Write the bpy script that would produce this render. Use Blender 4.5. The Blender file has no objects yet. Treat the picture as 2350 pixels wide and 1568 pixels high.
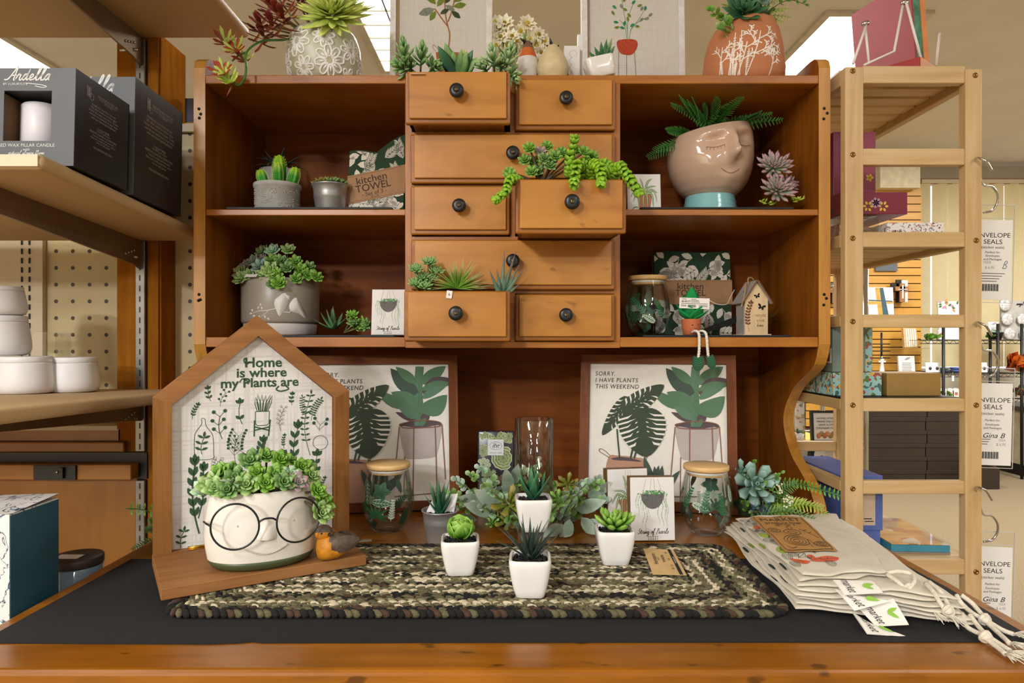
import bpy, bmesh, math, random
from mathutils import Vector, Matrix, noise as mnoise
R=math.radians; PI=math.pi; sin=math.sin; cos=math.cos
sc=bpy.context.scene; COL=sc.collection
V=Vector
def lin(c):
    c=c/255.0
    return c/12.92 if c<=.04045 else ((c+.055)/1.055)**2.4
def srgb(h):
    if isinstance(h,str):
        h=h.lstrip('#'); return tuple(lin(int(h[i:i+2],16)) for i in (0,2,4))+(1,)
    return tuple(h)+((1,) if len(h)==3 else ())
# ------------------------------------------------------------ camera, world, lights, exposure
cam=bpy.data.cameras.new('camera'); cam.lens=24; cam.sensor_width=36; cam.clip_start=.02; cam.clip_end=60
camo=bpy.data.objects.new('camera',cam); COL.objects.link(camo)
camo.location=(0,0,1.16); camo.rotation_euler=(R(90),0,0); sc.camera=camo
w=bpy.data.worlds.new('world'); sc.world=w; w.use_nodes=True
w.node_tree.nodes['Background'].inputs[0].default_value=(1.0,1.0,1.0,1)
w.node_tree.nodes['Background'].inputs[1].default_value=.44
def area(name,loc,sx,sy,power,col=(1,.9,.76),rot=(0,0,0)):
    l=bpy.data.lights.new(name,'AREA'); l.shape='RECTANGLE'; l.size=sx; l.size_y=sy; l.energy=power; l.color=col
    o=bpy.data.objects.new(name,l); COL.objects.link(o); o.location=loc; o.rotation_euler=rot; return o
CEIL=2.86
LC=(.985,.99,1.0)
for n_,x_,y_,p_ in (('key',-1.85,-1.15,105),('right',1.7,-.65,22),('rear_left',-1.9,-3.4,220),('rear_right',1.7,-3.1,50),('far_left',-2.6,-5.6,850),('far_right',1.7,-5.4,110),
    ('by_rack',1.89,4.16,85),('middle',-.49,3.55,70),('by_shelving',-3.14,4.15,60),('back_right',4.2,4.0,150),('side_right',4.4,1.2,90),('side_left',-3.4,.6,50)):
    area('ceiling_lamp_'+n_,(x_,y_,CEIL-.03),.52,1.15,p_,LC)
sc.view_settings.view_transform='Standard'; sc.view_settings.look='None'
sc.view_settings.exposure=-.56; sc.view_settings.gamma=1
try: sc.view_settings.use_curve_mapping=False
except Exception: pass
sc.cycles.max_bounces=7; sc.cycles.diffuse_bounces=3; sc.cycles.glossy_bounces=3; sc.cycles.transmission_bounces=5
sc.cycles.transparent_max_bounces=16; sc.cycles.caustics_reflective=False; sc.cycles.caustics_refractive=False
sc.cycles.sample_clamp_indirect=6
# ------------------------------------------------------------ materials
MATS={}
def node(nt,typ,ins=None,**props):
    n=nt.nodes.new(typ)
    for k,v in props.items(): setattr(n,k,v)
    for k,v in (ins or {}).items():
        s=n.inputs[k]
        if isinstance(v,bpy.types.NodeSocket): nt.links.new(v,s)
        else: s.default_value=v
    return n
def ramp(nt,fac,stops,interp='LINEAR'):
    r=nt.nodes.new('ShaderNodeValToRGB'); nt.links.new(fac,r.inputs[0]); e=r.color_ramp.elements
    r.color_ramp.interpolation=interp
    while len(e)<len(stops): e.new(.5)
    for el,(p,c) in zip(e,stops): el.position=p; el.color=srgb(c)
    return r.outputs[0]
def newmat(name):
    m=bpy.data.materials.new(name); m.use_nodes=True; nt=m.node_tree
    return m,nt,nt.nodes['Principled BSDF']
def mixc(nt,f,a,b,blend='MIX'):
    n=nt.nodes.new('ShaderNodeMix'); n.data_type='RGBA'; n.blend_type=blend
    for i,v in ((0,f),(6,a),(7,b)):
        if isinstance(v,bpy.types.NodeSocket): nt.links.new(v,n.inputs[i])
        else: n.inputs[i].default_value=v
    return n.outputs[2]
def scaled(c,k): return tuple(min(1,x*k) for x in srgb(c)[:3])+(1,)
def mat(name,col,rough=.5,metal=0,noise=.12,nscale=18,bump=0,bscale=150,coat=0,spec=.5,emit=0,sss=0):
    if name in MATS: return MATS[name]
    m,nt,b=newmat(name); c=srgb(col)
    tc=node(nt,'ShaderNodeTexCoord')
    if noise:
        nz=node(nt,'ShaderNodeTexNoise',{'Vector':tc.outputs['Object'],'Scale':nscale,'Detail':4})
        nt.links.new(ramp(nt,nz.outputs[0],[(.3,scaled(col,1-noise)),(.7,scaled(col,1+noise))]),b.inputs['Base Color'])
    else: b.inputs['Base Color'].default_value=c
    b.inputs['Roughness'].default_value=rough; b.inputs['Metallic'].default_value=metal
    b.inputs['Specular IOR Level'].default_value=spec
    if coat: b.inputs['Coat Weight'].default_value=coat; b.inputs['Coat Roughness'].default_value=.08
    if sss: b.inputs['Subsurface Weight'].default_value=sss; b.inputs['Subsurface Radius'].default_value=(.01,.006,.004); b.inputs['Subsurface Scale'].default_value=.5
    if emit: b.inputs['Emission Color'].default_value=c; b.inputs['Emission Strength'].default_value=emit
    if bump:
        n2=node(nt,'ShaderNodeTexNoise',{'Vector':tc.outputs['Object'],'Scale':bscale,'Detail':3})
        bp=node(nt,'ShaderNodeBump',{'Strength':bump,'Distance':.002,'Height':n2.outputs[0]})
        nt.links.new(bp.outputs[0],b.inputs['Normal'])
    MATS[name]=m; return m
def wood(name,cd,cm,cl,axis='x',sc_=5.,stretch=10,rough=.38,bump=.08,blotch=.25,spots=0,spec=.5):
    if name in MATS: return MATS[name]
    m,nt,b=newmat(name); tc=node(nt,'ShaderNodeTexCoord')
    s={'x':(1,stretch,stretch),'y':(stretch,1,stretch),'z':(stretch,stretch,1)}[axis]
    mp=node(nt,'ShaderNodeMapping',{'Vector':tc.outputs['Object'],'Scale':s})
    n1=node(nt,'ShaderNodeTexNoise',{'Vector':mp.outputs[0],'Scale':sc_,'Detail':7,'Roughness':.62,'Distortion':.6})
    n3=node(nt,'ShaderNodeTexNoise',{'Vector':tc.outputs['Object'],'Scale':5.5,'Detail':4})
    c=ramp(nt,n1.outputs[0],[(.28,cd),(.5,cm),(.74,cl)])
    c=mixc(nt,blotch,c,ramp(nt,n3.outputs[0],[(.3,cd),(.7,cl)]))
    if spots:
        m4=node(nt,'ShaderNodeMapping',{'Vector':tc.outputs['Object'],'Scale':(.45,1,1) if axis=='x' else (1,1,.45)}); n4=node(nt,'ShaderNodeTexNoise',{'Vector':m4.outputs[0],'Scale':38,'Detail':2}); th=.70 if spots<.7 else .655
        c=mixc(nt,ramp(nt,n4.outputs[0],[(th,(0,0,0)),(th+.06,(spots,spots,spots))]),c,scaled(cd,.35))
    nt.links.new(c,b.inputs['Base Color']); b.inputs['Roughness'].default_value=rough
    b.inputs['Specular IOR Level'].default_value=spec
    bp=node(nt,'ShaderNodeBump',{'Strength':bump,'Distance':.002,'Height':n1.outputs[0]}); nt.links.new(bp.outputs[0],b.inputs['Normal'])
    MATS[name]=m; return m
def leafmat(name,c0,c1,rough=.42,var=.18,lo=.45,hi=1.,spec=.4,trans=.12):
    "leaf colour from its foot (c0) to its tip (c1), by the leaf's own length attribute"
    if name in MATS: return MATS[name]
    m,nt,b=newmat(name); tc=node(nt,'ShaderNodeTexCoord')
    at=node(nt,'ShaderNodeAttribute',attribute_name='t')
    mr=node(nt,'ShaderNodeMapRange',{'Value':at.outputs['Fac'],'From Min':lo,'From Max':hi})
    c=mixc(nt,mr.outputs[0],srgb(c0),srgb(c1))
    nz=node(nt,'ShaderNodeTexNoise',{'Vector':tc.outputs['Object'],'Scale':45,'Detail':3})
    k=ramp(nt,nz.outputs[0],[(.3,(1-var,)*3),(.7,(1+var,)*3)])
    c=mixc(nt,1.0,c,k,'MULTIPLY')
    nt.links.new(c,b.inputs['Base Color']); b.inputs['Roughness'].default_value=rough; b.inputs['Specular IOR Level'].default_value=spec
    MATS[name]=m; return m
def glassmat(name,tint=(1,1,1,1),rough=.02,k=1.0,base=.04):
    if name in MATS: return MATS[name]
    m,nt,b=newmat(name); nt.nodes.remove(b); out=[n for n in nt.nodes if n.type=='OUTPUT_MATERIAL'][0]
    lw=node(nt,'ShaderNodeLayerWeight',{'Blend':.22})
    t=node(nt,'ShaderNodeBsdfTransparent',{'Color':tint}); g=node(nt,'ShaderNodeBsdfGlossy',{'Roughness':rough})
    f=node(nt,'ShaderNodeMath',{0:lw.outputs['Fresnel'],1:k},operation='MULTIPLY'); f2=node(nt,'ShaderNodeMath',{0:f.outputs[0],1:base},operation='ADD')
    mx=node(nt,'ShaderNodeMixShader',{0:f2.outputs[0],1:t.outputs[0],2:g.outputs[0]}); nt.links.new(mx.outputs[0],out.inputs[0])
    MATS[name]=m; return m
# ------------------------------------------------------------ mesh builder
def frame(loc,d,up=(0,0,1)):
    y=V(d).normalized(); u=V(up); x=y.cross(u)
    if x.length<1e-5: x=y.cross(V((1,.01,0)))
    x.normalize(); z=x.cross(y)
    M=Matrix.Identity(4)
    for i in range(3): M[i][0]=x[i]; M[i][1]=y[i]; M[i][2]=z[i]; M[i][3]=loc[i]
    return M
def TR(x=0,y=0,z=0): return Matrix.Translation((x,y,z))
def RX(a): return Matrix.Rotation(R(a),4,'X')
def RY(a): return Matrix.Rotation(R(a),4,'Y')
def RZ(a): return Matrix.Rotation(R(a),4,'Z')
def SC(x,y=None,z=None): return Matrix.Diagonal((x,x if y is None else y,x if z is None else z,1))
UPR=Matrix(((1,0,0,0),(0,0,-1,0),(0,1,0,0),(0,0,0,1)))   # drawing plane (u,v,out) -> x, z up, out towards -y
class MB:
    def __init__(s): s.v=[];s.f=[];s.mi=[];s.sm=[];s.t=[];s.mats=[]
    def add(s,vs,fs,m,smooth=False,M=None,t=None):
        o=len(s.v)
        if m not in s.mats: s.mats.append(m)
        k=s.mats.index(m)
        for p in vs:
            p=V(p)
            if M is not None: p=M@p
            s.v.append((p.x,p.y,p.z))
        s.t.extend(t if t else [0.]*len(vs))
        for f in fs: s.f.append([i+o for i in f]); s.mi.append(k); s.sm.append(smooth)
        return s
    def above(s,z):
        s.v=[(x,y,max(z,q)) for x,y,q in s.v]; return s
    def build(s,name,parent=None,**tags):
        me=bpy.data.meshes.new(name); me.from_pydata(s.v,[],s.f); me.update()
        for m in s.mats: me.materials.append(m)
        me.polygons.foreach_set('material_index',s.mi); me.polygons.foreach_set('use_smooth',s.sm)
        if any(s.t):
            a=me.attributes.new('t','FLOAT','POINT'); a.data.foreach_set('value',s.t)
        o=bpy.data.objects.new(name,me); COL.objects.link(o)
        if parent: o.parent=parent
        for k,v in tags.items(): o[k]=v
        return o
    # --- shapes
    def box(s,x0,x1,y0,y1,z0,z1,m,M=None,bev=0,seg=2,smooth=False):
        if not bev:
            vs=[(x,y,z) for z in (z0,z1) for y in (y0,y1) for x in (x0,x1)]
            return s.add(vs,[(0,2,3,1),(4,5,7,6),(0,1,5,4),(1,3,7,5),(3,2,6,7),(2,0,4,6)],m,smooth,M)
        bm=bmesh.new(); bmesh.ops.create_cube(bm,size=1)
        for v in bm.verts: v.co=V(((x0+x1)/2+v.co.x*(x1-x0),(y0+y1)/2+v.co.y*(y1-y0),(z0+z1)/2+v.co.z*(z1-z0)))
        bmesh.ops.bevel(bm,geom=bm.edges[:],offset=bev,segments=seg,affect='EDGES',profile=.5)
        return s.bm(bm,m,M,True if smooth is None else smooth)
    def bm(s,bm,m,M=None,smooth=False):
        bm.verts.index_update(); vs=[v.co.copy() for v in bm.verts]; fs=[[v.index for v in f.verts] for f in bm.faces]; bm.free()
        return s.add(vs,fs,m,smooth,M)
    def grid(s,fn,nu,nv,m,smooth=True,M=None,cu=False,cv=False,tf=None):
        vs=[];ts=[]
        for j in range(nv+(0 if cv else 1)):
            for i in range(nu+(0 if cu else 1)):
                vs.append(fn(i/nu,j/nv)); ts.append(tf(i/nu,j/nv) if tf else 0.)
        a=nu if cu else nu+1; b=nv if cv else nv+1
        fs=[(j*a+i,j*a+(i+1)%a,((j+1)%b)*a+(i+1)%a,((j+1)%b)*a+i) for j in range(nv) for i in range(nu)]
        return s.add(vs,fs,m,smooth,M,ts)
    def lathe(s,prof,n,m,M=None,sx=1,sy=1,smooth=True,cap0=True,cap1=True,tilt=None):
        vs=[];fs=[];k=len(prof)
        for r,z in prof:
            for i in range(n):
                a=2*PI*i/n; vs.append((r*cos(a)*sx,r*sin(a)*sy,z))
        for j in range(k-1):
            for i in range(n): fs.append((j*n+i,j*n+(i+1)%n,(j+1)*n+(i+1)%n,(j+1)*n+i))
        if cap0: fs.append(tuple(range(n-1,-1,-1)))
        if cap1: fs.append(tuple((k-1)*n+i for i in range(n)))
        if tilt: vs=[tilt(V(p)) for p in vs]
        return s.add(vs,fs,m,smooth,M)
    def rsq(s,prof,m,M=None,pw=5,n=48,smooth=True,cap0=True,cap1=True):
        "rounded-square rings"
        vs=[];fs=[];k=len(prof)
        for h,z in prof:
            for i in range(n):
                a=2*PI*i/n; c,d=cos(a),sin(a); q=(abs(c)**pw+abs(d)**pw)**(-1/pw); vs.append((h*c*q,h*d*q,z))
        for j in range(k-1):
            for i in range(n): fs.append((j*n+i,j*n+(i+1)%n,(j+1)*n+(i+1)%n,(j+1)*n+i))
        if cap0: fs.append(tuple(range(n-1,-1,-1)))
        if cap1: fs.append(tuple((k-1)*n+i for i in range(n)))
        return s.add(vs,fs,m,smooth,M)
    def tube(s,pts,r,m,n=8,M=None,smooth=True,t=None,closed=False):
        P=[V(p) for p in pts]; K=len(P); rs=r if isinstance(r,(list,tuple)) else [r]*K
        vs=[];fs=[];ts=[]; up=V((0,0,1)); prev=None
        for i in range(K):
            if closed: d=P[(i+1)%K]-P[i-1]
            else: d=P[min(i+1,K-1)]-P[max(i-1,0)]
            d.normalize()
            if prev is None:
                x=d.cross(up)
                if x.length<.05: x=d.cross(V((1,0,0)))
            else: x=prev-d*prev.dot(d)
            x.normalize(); prev=x; y=d.cross(x)
            for k in range(n):
                a=2*PI*k/n; vs.append(P[i]+(x*cos(a)+y*sin(a))*rs[i]); ts.append(t[i] if t else 0.)
        for i in range(K if closed else K-1):
            j=(i+1)%K
            for k in range(n): fs.append((i*n+k,i*n+(k+1)%n,j*n+(k+1)%n,j*n+k))
        if not closed: fs.append(tuple(range(n-1,-1,-1))); fs.append(tuple((K-1)*n+k for k in range(n)))
        return s.add(vs,fs,m,smooth,M,ts)
    def prism(s,pts,h,m,M=None,smooth=False,z0=0):
        n=len(pts)
        if sum(pts[i][0]*pts[(i+1)%n][1]-pts[(i+1)%n][0]*pts[i][1] for i in range(n))<0: pts=pts[::-1]
        vs=[(p[0],p[1],z0) for p in pts]+[(p[0],p[1],z0+h) for p in pts]
        fs=[tuple(range(n-1,-1,-1)),tuple(range(n,2*n))]+[(i,(i+1)%n,n+(i+1)%n,n+i) for i in range(n)]
        return s.add(vs,fs,m,smooth,M)
    def poly(s,pts,m,M=None,z=0):
        n=len(pts)
        if sum(pts[i][0]*pts[(i+1)%n][1]-pts[(i+1)%n][0]*pts[i][1] for i in range(n))<0: pts=pts[::-1]
        return s.add([(p[0],p[1],z) for p in pts],[tuple(range(n))],m,False,M)
    def fan(s,c,pts,m,M=None,z=0):
        n=len(pts); return s.add([(c[0],c[1],z)]+[(p[0],p[1],z) for p in pts],[(0,1+i,1+(i+1)%n) for i in range(n)],m,False,M)
    def stroke(s,pts,wd,m,M=None,z=0,closed=False):
        P=[V((p[0],p[1])) for p in pts]; K=len(P); vs=[];fs=[]
        ws=wd if isinstance(wd,(list,tuple)) else [wd]*K
        for i in range(K):
            d=(P[(i+1)%K]-P[i-1]) if closed else P[min(i+1,K-1)]-P[max(i-1,0)]
            if d.length<1e-9: d=V((1,0))
            d.normalize(); nn=V((-d.y,d.x))*ws[i]/2
            vs+=[(P[i].x+nn.x,P[i].y+nn.y,z),(P[i].x-nn.x,P[i].y-nn.y,z)]
        for i in range(K if closed else K-1):
            j=(i+1)%K; fs.append((2*i+1,2*j+1,2*j,2*i))
        return s.add(vs,fs,m,False,M)
    def ball(s,c,r,m,n=12,M=None,t=None):
        r=(r,r,r) if not isinstance(r,(tuple,list)) else r
        k=max(4,n//2); vs=[];fs=[]
        for j in range(1,k):
            a=PI*j/k
            for i in range(n): vs.append((c[0]+r[0]*sin(a)*cos(2*PI*i/n),c[1]+r[1]*sin(a)*sin(2*PI*i/n),c[2]+r[2]*cos(a)))
        vs+= [(c[0],c[1],c[2]+r[2]),(c[0],c[1],c[2]-r[2])]; T=len(vs)-2
        for j in range(k-2):
            for i in range(n): fs.append((j*n+i,(j+1)*n+i,(j+1)*n+(i+1)%n,j*n+(i+1)%n))
        for i in range(n): fs.append((T,i,(i+1)%n)); fs.append((T+1,(k-2)*n+(i+1)%n,(k-2)*n+i))
        return s.add(vs,fs,m,True,M,[t]*len(vs) if t is not None else None)
    def text(s,txt,size,m,M=None,shear=0,off=0,align='CENTER',space=1.,line=1.,sx=1.):
        vs,fs=textmesh(txt,shear,off,align,space,line)
        return s.add([(v[0]*size*sx,v[1]*size,0) for v in vs],fs,m,False,M)
    # --- leaves: foot at the origin, running along +y, upper face +z
    def leaf(s,M,L,W,m,curl=.3,fold=.15,thick=0.,n=5,shape='ovate',tw=0.):
        prof={'ovate':lambda u:sin(PI*min(1,u**.75))**.8,'lance':lambda u:(1-u)**.7*(.55+.45*min(1,u*5)),'round':lambda u:math.sqrt(max(0,1-(2*u-1)**2)),
              'spoon':lambda u:(.35+.65*u**1.2)*math.sqrt(max(0,1-max(0,(u-.62)/.38)**2.2)),'spike':lambda u:(1-u)**.85,
              'petal':lambda u:(.45+.75*u)*math.sqrt(max(0,1-max(0,(u-.55)/.45)**2))*(1-.0*u)}[shape]
        vs=[];fs=[];ts=[];y=z=0.;a=0.;st=L/n
        k=6 if thick else 3
        for i in range(n+1):
            u=i/n; h=max(prof(u),.02)*W/2
            if i: a=curl*(u-.5/n); y+=st*cos(a); z+=st*sin(a)
            nx,nz=-sin(a),cos(a)
            if thick:
                th=thick*max(.15,min(1,h/(W/2)))/2
                ring=[(-h,0),(-h*.55,th*.8),(h*.55,th*.8),(h,0),(h*.5,-th),(-h*.5,-th)]
            else: ring=[(-h,fold*h),(0,0),(h,fold*h)]
            for (x,q) in ring: vs.append((x,y+q*nx,z+q*nz)); ts.append(u)
        for i in range(n):
            for j in range(k if thick else 2):
                b=(j+1)%k; fs.append((i*k+j,i*k+b,(i+1)*k+b,(i+1)*k+j))
        if thick: fs.append(tuple(n*k+j for j in range(k)))
        return s.add(vs,fs,m,True,M,ts)
    def rosette(s,c,ax,Rr,m,layers=4,per=7,fat=.25,wid=.5,shape='spoon',lo=8,hi=75,curl=.5,seed=0,n=4,inner=.35,jit=.08):
        rnd=random.Random(seed); F=frame(c,ax,(.13,.27,.9)); B=F@RX(90)   # local z = axis
        B=Matrix.Translation(c)@(F.to_3x3().to_4x4())@RX(-90)
        for l in range(layers):
            u=l/max(1,layers-1); el=lo+(hi-lo)*u; Ll=Rr*(1-(1-inner)*u)
            k=max(3,int(per*(1-.35*u)+.5))
            for i in range(k):
                az=360*(i+.5*(l%2))/k+rnd.uniform(-8,8)
                LM=B@RZ(az)@TR(0,Rr*.06*(1-u),Rr*.10*u)@RX(el+rnd.uniform(-5,5))
                q=1+rnd.uniform(-jit,jit)
                s.leaf(LM,Ll*q,Ll*wid*q,m,curl=curl*(1-u*.5),thick=fat*Ll if fat else 0,shape=shape,n=n,fold=.25)
        return s
TXT={}
def textmesh(txt,shear,off,align,space,line):
    key=(txt,shear,off,align,space,line)
    if key in TXT: return TXT[key]
    cu=bpy.data.curves.new('txt','FONT'); cu.body=txt; cu.size=1; cu.shear=shear; cu.offset=off; cu.align_x=align; cu.align_y='CENTER'
    cu.space_character=space; cu.space_line=line; cu.resolution_u=3; cu.fill_mode='FRONT'
    ob=bpy.data.objects.new('txt',cu); COL.objects.link(ob)
    dg=bpy.context.evaluated_depsgraph_get(); me=bpy.data.meshes.new_from_object(ob.evaluated_get(dg))
    vs=[tuple(v.co) for v in me.vertices]; fs=[tuple(p.vertices) for p in me.polygons]
    bpy.data.objects.remove(ob); bpy.data.curves.remove(cu); bpy.data.meshes.remove(me)
    TXT[key]=(vs,fs); return TXT[key]
def smooth2(pts,n=4,closed=True):
    P=[V((p[0],p[1])) for p in pts]; K=len(P); out=[]
    for i in range(K if closed else K-1):
        if closed: a,b,c,d=P[i-1],P[i],P[(i+1)%K],P[(i+2)%K]
        else: a,b,c,d=P[max(i-1,0)],P[i],P[i+1],P[min(i+2,K-1)]
        for j in range(n):
            t=j/n; out.append(tuple(.5*((2*b)+(c-a)*t+(2*a-5*b+4*c-d)*t*t+(3*b-a-3*c+d)*t**3)))
    if not closed: out.append(tuple(P[-1]))
    return out
def smooth3(pts,n=4):
    P=[V(p) for p in pts]; K=len(P); out=[]
    for i in range(K-1):
        a,b,c,d=P[max(i-1,0)],P[i],P[i+1],P[min(i+2,K-1)]
        for j in range(n):
            t=j/n; out.append(.5*((2*b)+(c-a)*t+(2*a-5*b+4*c-d)*t*t+(3*b-a-3*c+d)*t**3))
    out.append(P[-1]); return out
# ------------------------------------------------------------ objects
def thing(name,label,cat,loc=(0,0,0),rz=0,group=None,rot=None):
    o=bpy.data.objects.new(name,None); o.empty_display_size=.02; COL.objects.link(o); o.location=loc
    o.rotation_euler=tuple(R(a) for a in rot) if rot else (0,0,R(rz))
    o['label']=label; o['category']=cat
    if group: o['group']=group
    return o
def tag(o,label,cat,group=None):
    o['label']=label; o['category']=cat
    if group: o['group']=group
    return o
def struct(o): o['kind']='structure'; return o
def dup(root,loc,rz=None,label=None,group=None):
    r=root.copy(); COL.objects.link(r); r.location=loc
    if rz is not None: r.rotation_euler=(0,0,R(rz))
    if label: r['label']=label
    if group: r['group']=group
    for ch in list(root.children):
        c=ch.copy(); COL.objects.link(c); c.parent=r
        for g in list(ch.children):
            d=g.copy(); COL.objects.link(d); d.parent=c
    return r
F=24/36*2350; EYE=1.16
def at(px,py,d): return V(((px-1175)/F*d,d,EYE-(py-784)/F*d))       # a point of the photograph at distance d
def sz(px,d): return px/F*d
def ond(py,h=0): return (EYE-DESK-h)*F/(py-784)                        # distance at which the desk (plus h) shows at row py
DESK=.76
# ============================================================ room shell
M_ceil=mat('ceiling_tile','#E2DCD2',.95,noise=.05,nscale=3,bump=.15,bscale=260)
M_wall=mat('painted_wall','#CDC2AC',.9,noise=.04,nscale=2)
M_carpet=mat('beige_carpet','#8C7A5C',.98,noise=.28,nscale=130,bump=.5,bscale=500)
M_lampframe=mat('lamp_frame','#CFC6B4',.6)
M_diff=mat('lamp_diffuser','#FFFBF0',.5,noise=0,emit=5.5)
M_white=mat('white_paint','#EDE9E2',.45,noise=.02)
M_black=mat('black_metal','#14120F',.45,noise=.1)
M_chrome=mat('chrome','#C9C9C6',.16,metal=1,noise=.03)
struct(MB().box(-4.5,6,-6.6,7.2,-.05,0,M_carpet).build('floor'))
struct(MB().box(-4.5,6,-6.6,7.2,CEIL,CEIL+.08,M_ceil).build('ceiling'))
struct(MB().box(-4.5,6,6.6,6.75,0,CEIL,M_wall).build('wall_back'))
struct(MB().box(-4.65,-4.5,-6.6,6.75,0,CEIL,M_wall).build('wall_left'))
struct(MB().box(6,6.15,-6.6,6.75,0,CEIL,M_wall).build('wall_right'))
def ceiling_light(x,y,wx,wy,label,louver=False):
    t=thing('ceiling_light',label,'ceiling light',(x,y,CEIL),group='recessed ceiling lights')
    f=MB(); b=.035
    for (a0,a1,b0,b1) in ((-wx/2-b,-wx/2,-wy/2-b,wy/2+b),(wx/2,wx/2+b,-wy/2-b,wy/2+b),(-wx/2,wx/2,-wy/2-b,-wy/2),(-wx/2,wx/2,wy/2,wy/2+b)): f.box(a0,a1,b0,b1,-.018,-.001,M_lampframe)
    f.build('frame',t)
    MB().box(-wx/2,wx/2,-wy/2,wy/2,-.01,-.004,M_diff).build('diffuser',t)
    if louver:
        l=MB()
        n=9
        for i in range(1,n): l.box(-wx/2,wx/2,-wy/2+wy*i/n-.004,-wy/2+wy*i/n+.004,-.02,-.011,M_lampframe)
        for i in range(1,4): l.box(-wx/2+wx*i/4-.003,-wx/2+wx*i/4+.003,-wy/2,wy/2,-.02,-.011,M_black)
        l.build('louver',t)
    return t
ceiling_light(1.89,4.16,.49,1.25,'bright recessed ceiling light behind the red photo frame on the bamboo rack')
ceiling_light(-.49,3.55,.6,1.40,'bright ceiling light with grid louver behind the flowered pot and canvases',True)
ceiling_light(-3.14,4.15,.6,1.25,'bright ceiling light seen above the dark candle boxes at the left')
# ============================================================ desk
W_desk=wood('desk_wood','#6E3E06','#92560C','#AA6A16','x',4,9,.28,.10,.35,spots=.75)
W_hutch=wood('hutch_wood','#86480A','#A86416','#BE7C28','x',4,8,.34,.06,.35,spots=.35)
W_hutchz=wood('hutch_wood_upright','#86480A','#A86416','#BE7C28','z',4,8,.34,.06,.35,spots=.35)
W_side=wood('hutch_side_edge','#9A6220','#BC8232','#D29E50','z',4,10,.36,.06,.3,spots=.3)
W_in=wood('hutch_shaded_wood','#5C2C08','#84420E','#A05A1A','x',3.5,8,.55,.06,.3,spec=.18)  # hutch wood toned darker: shade of the interior is in the colour
W_inz=wood('hutch_shaded_upright','#6A360A','#8C4E12','#A6641E','z',3.5,8,.5,.06,.35,spots=.3,spec=.1)  # same painted interior shade, for the inner side faces
W_front=wood('drawer_front_wood','#9C601A','#BC7C2C','#CE923E','x',3.2,5,.32,.05,.35,spots=.5)
W_edge=wood('drawer_edge_wood','#7E480F','#9A5E1A','#AE7226','x',4,6,.34,.05,.3)
t=thing('desk','worn honey-brown wooden desk carrying the hutch and the plant display','desk',(0,1.36,0))
d=MB(); d.box(-.728,.728,-.530,.57,DESK-.032,DESK,W_desk,bev=.007,seg=3); d.build('desktop',t)
d=MB(); d.box(-.70,.70,-.505,-.485,DESK-.16,DESK-.032,W_desk); d.build('apron',t)
for x in (-.70,.26):
    d=MB(); d.box(x,x+.44,-.485,.54,.06,DESK-.032,W_desk); d.build('pedestal',t)
    d=MB(); d.box(x+.02,x+.42,-.44,.50,0,.06,W_desk); d.build('plinth',t)
# ============================================================ hutch
HK=1.53/F
def hx(p): return (p-1175)*HK
def hz(p): return .40+(784-p)*HK
HD=.385
hutch=thing('hutch','honey-stained wooden desk hutch with open shelves, small drawers and curved sides','hutch',(0,1.53,DESK))
prof=[(0,hz(790))]+[(dy,.40-q) for dy,q in ((.022,.052),(.066,.0774),(.110,.098),(.145,.1197),(.186,.161),(.1995,.202),(.181,.2468),(.140,.2867),(.087,.3147),(.046,.342),(.024,.369),(.017,.385))]
sp=smooth2(prof,3,False)
side=sp+[(.015,0),(HD,0),(HD,hz(124)-.02),(.16,hz(124)),(.045,hz(124)),(.022,hz(127)),(.006,hz(138)),(0,hz(156))]
SIDEM=Matrix(((0,0,1,0),(1,0,0,0),(0,1,0,0),(0,0,0,1)))
for x in (-.7135,.6875):
    m=MB(); m.prism(side,.026,W_side,TR(x,0,0)@SIDEM)
    o=m.build('side_panel',hutch)
    # inner faces take the darker wood, interior shade put into its colour
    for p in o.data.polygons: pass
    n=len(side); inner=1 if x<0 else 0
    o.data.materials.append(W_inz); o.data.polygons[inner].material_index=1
    k=MB()
    for (px,py) in ((457,250),(461,262),(458,271),(457,676),(460,688),(456,690)) if x<0 else ((1893,249),(1900,260),(1892,273),(1893,676),(1898,685),(1892,700)):
        k.lathe([(0,0),(.0035,0),(.0035,-.0012),(0,-.0012)],10,M_black,TR(x+.013+((px-458)*HK if x<0 else (px-1894)*HK),-.0005,hz(py))@RX(90))
    k.build('peg_hole',hutch)
tb=MB(); tb.box(-.6875,.6875,0,HD,hz(192),hz(172),W_hutch,bev=.002); tb.build('top_board',hutch)
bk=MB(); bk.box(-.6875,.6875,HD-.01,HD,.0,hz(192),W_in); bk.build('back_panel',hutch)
TXL,TXR=hx(930),hx(1423)
for x0,x1 in ((-.6875,TXL),(TXR,.6875)):
    for a,b in ((494,480),(797,774)):
        s_=MB(); s_.box(x0,x1,.002,HD-.01,hz(a),hz(b),W_hutch,bev=.0015); s_.build('shelf',hutch)
bt=MB(); bt.box(TXL,TXR,0,HD-.01,hz(799),hz(784),W_hutch,bev=.0015); bt.build('shelf',hutch)
for x0,x1 in ((TXL,hx(945)),(hx(1409),TXR)):
    v=MB(); v.box(x0,x1,0,HD-.01,hz(784),hz(192),W_hutchz); v.build('divider',hutch)
cs=MB()
for (a,b,x0,x1) in ((312,303,945,1409),(430,424,945,1409),(552,543,945,1409),(674,666,945,1409)):
    cs.box(hx(x0),hx(x1),.001,.34,hz(a),hz(b),W_hutch)
for (a,b) in ((303,192),(543,430),(784,674)): cs.box(hx(1171),hx(1182),.001,.34,hz(a),hz(b),W_hutch)
cs.build('drawer_case',hutch)
M_knob=mat('black_knob','#1B1A19',.32,noise=.1,nscale=60,bump=.1)
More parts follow.
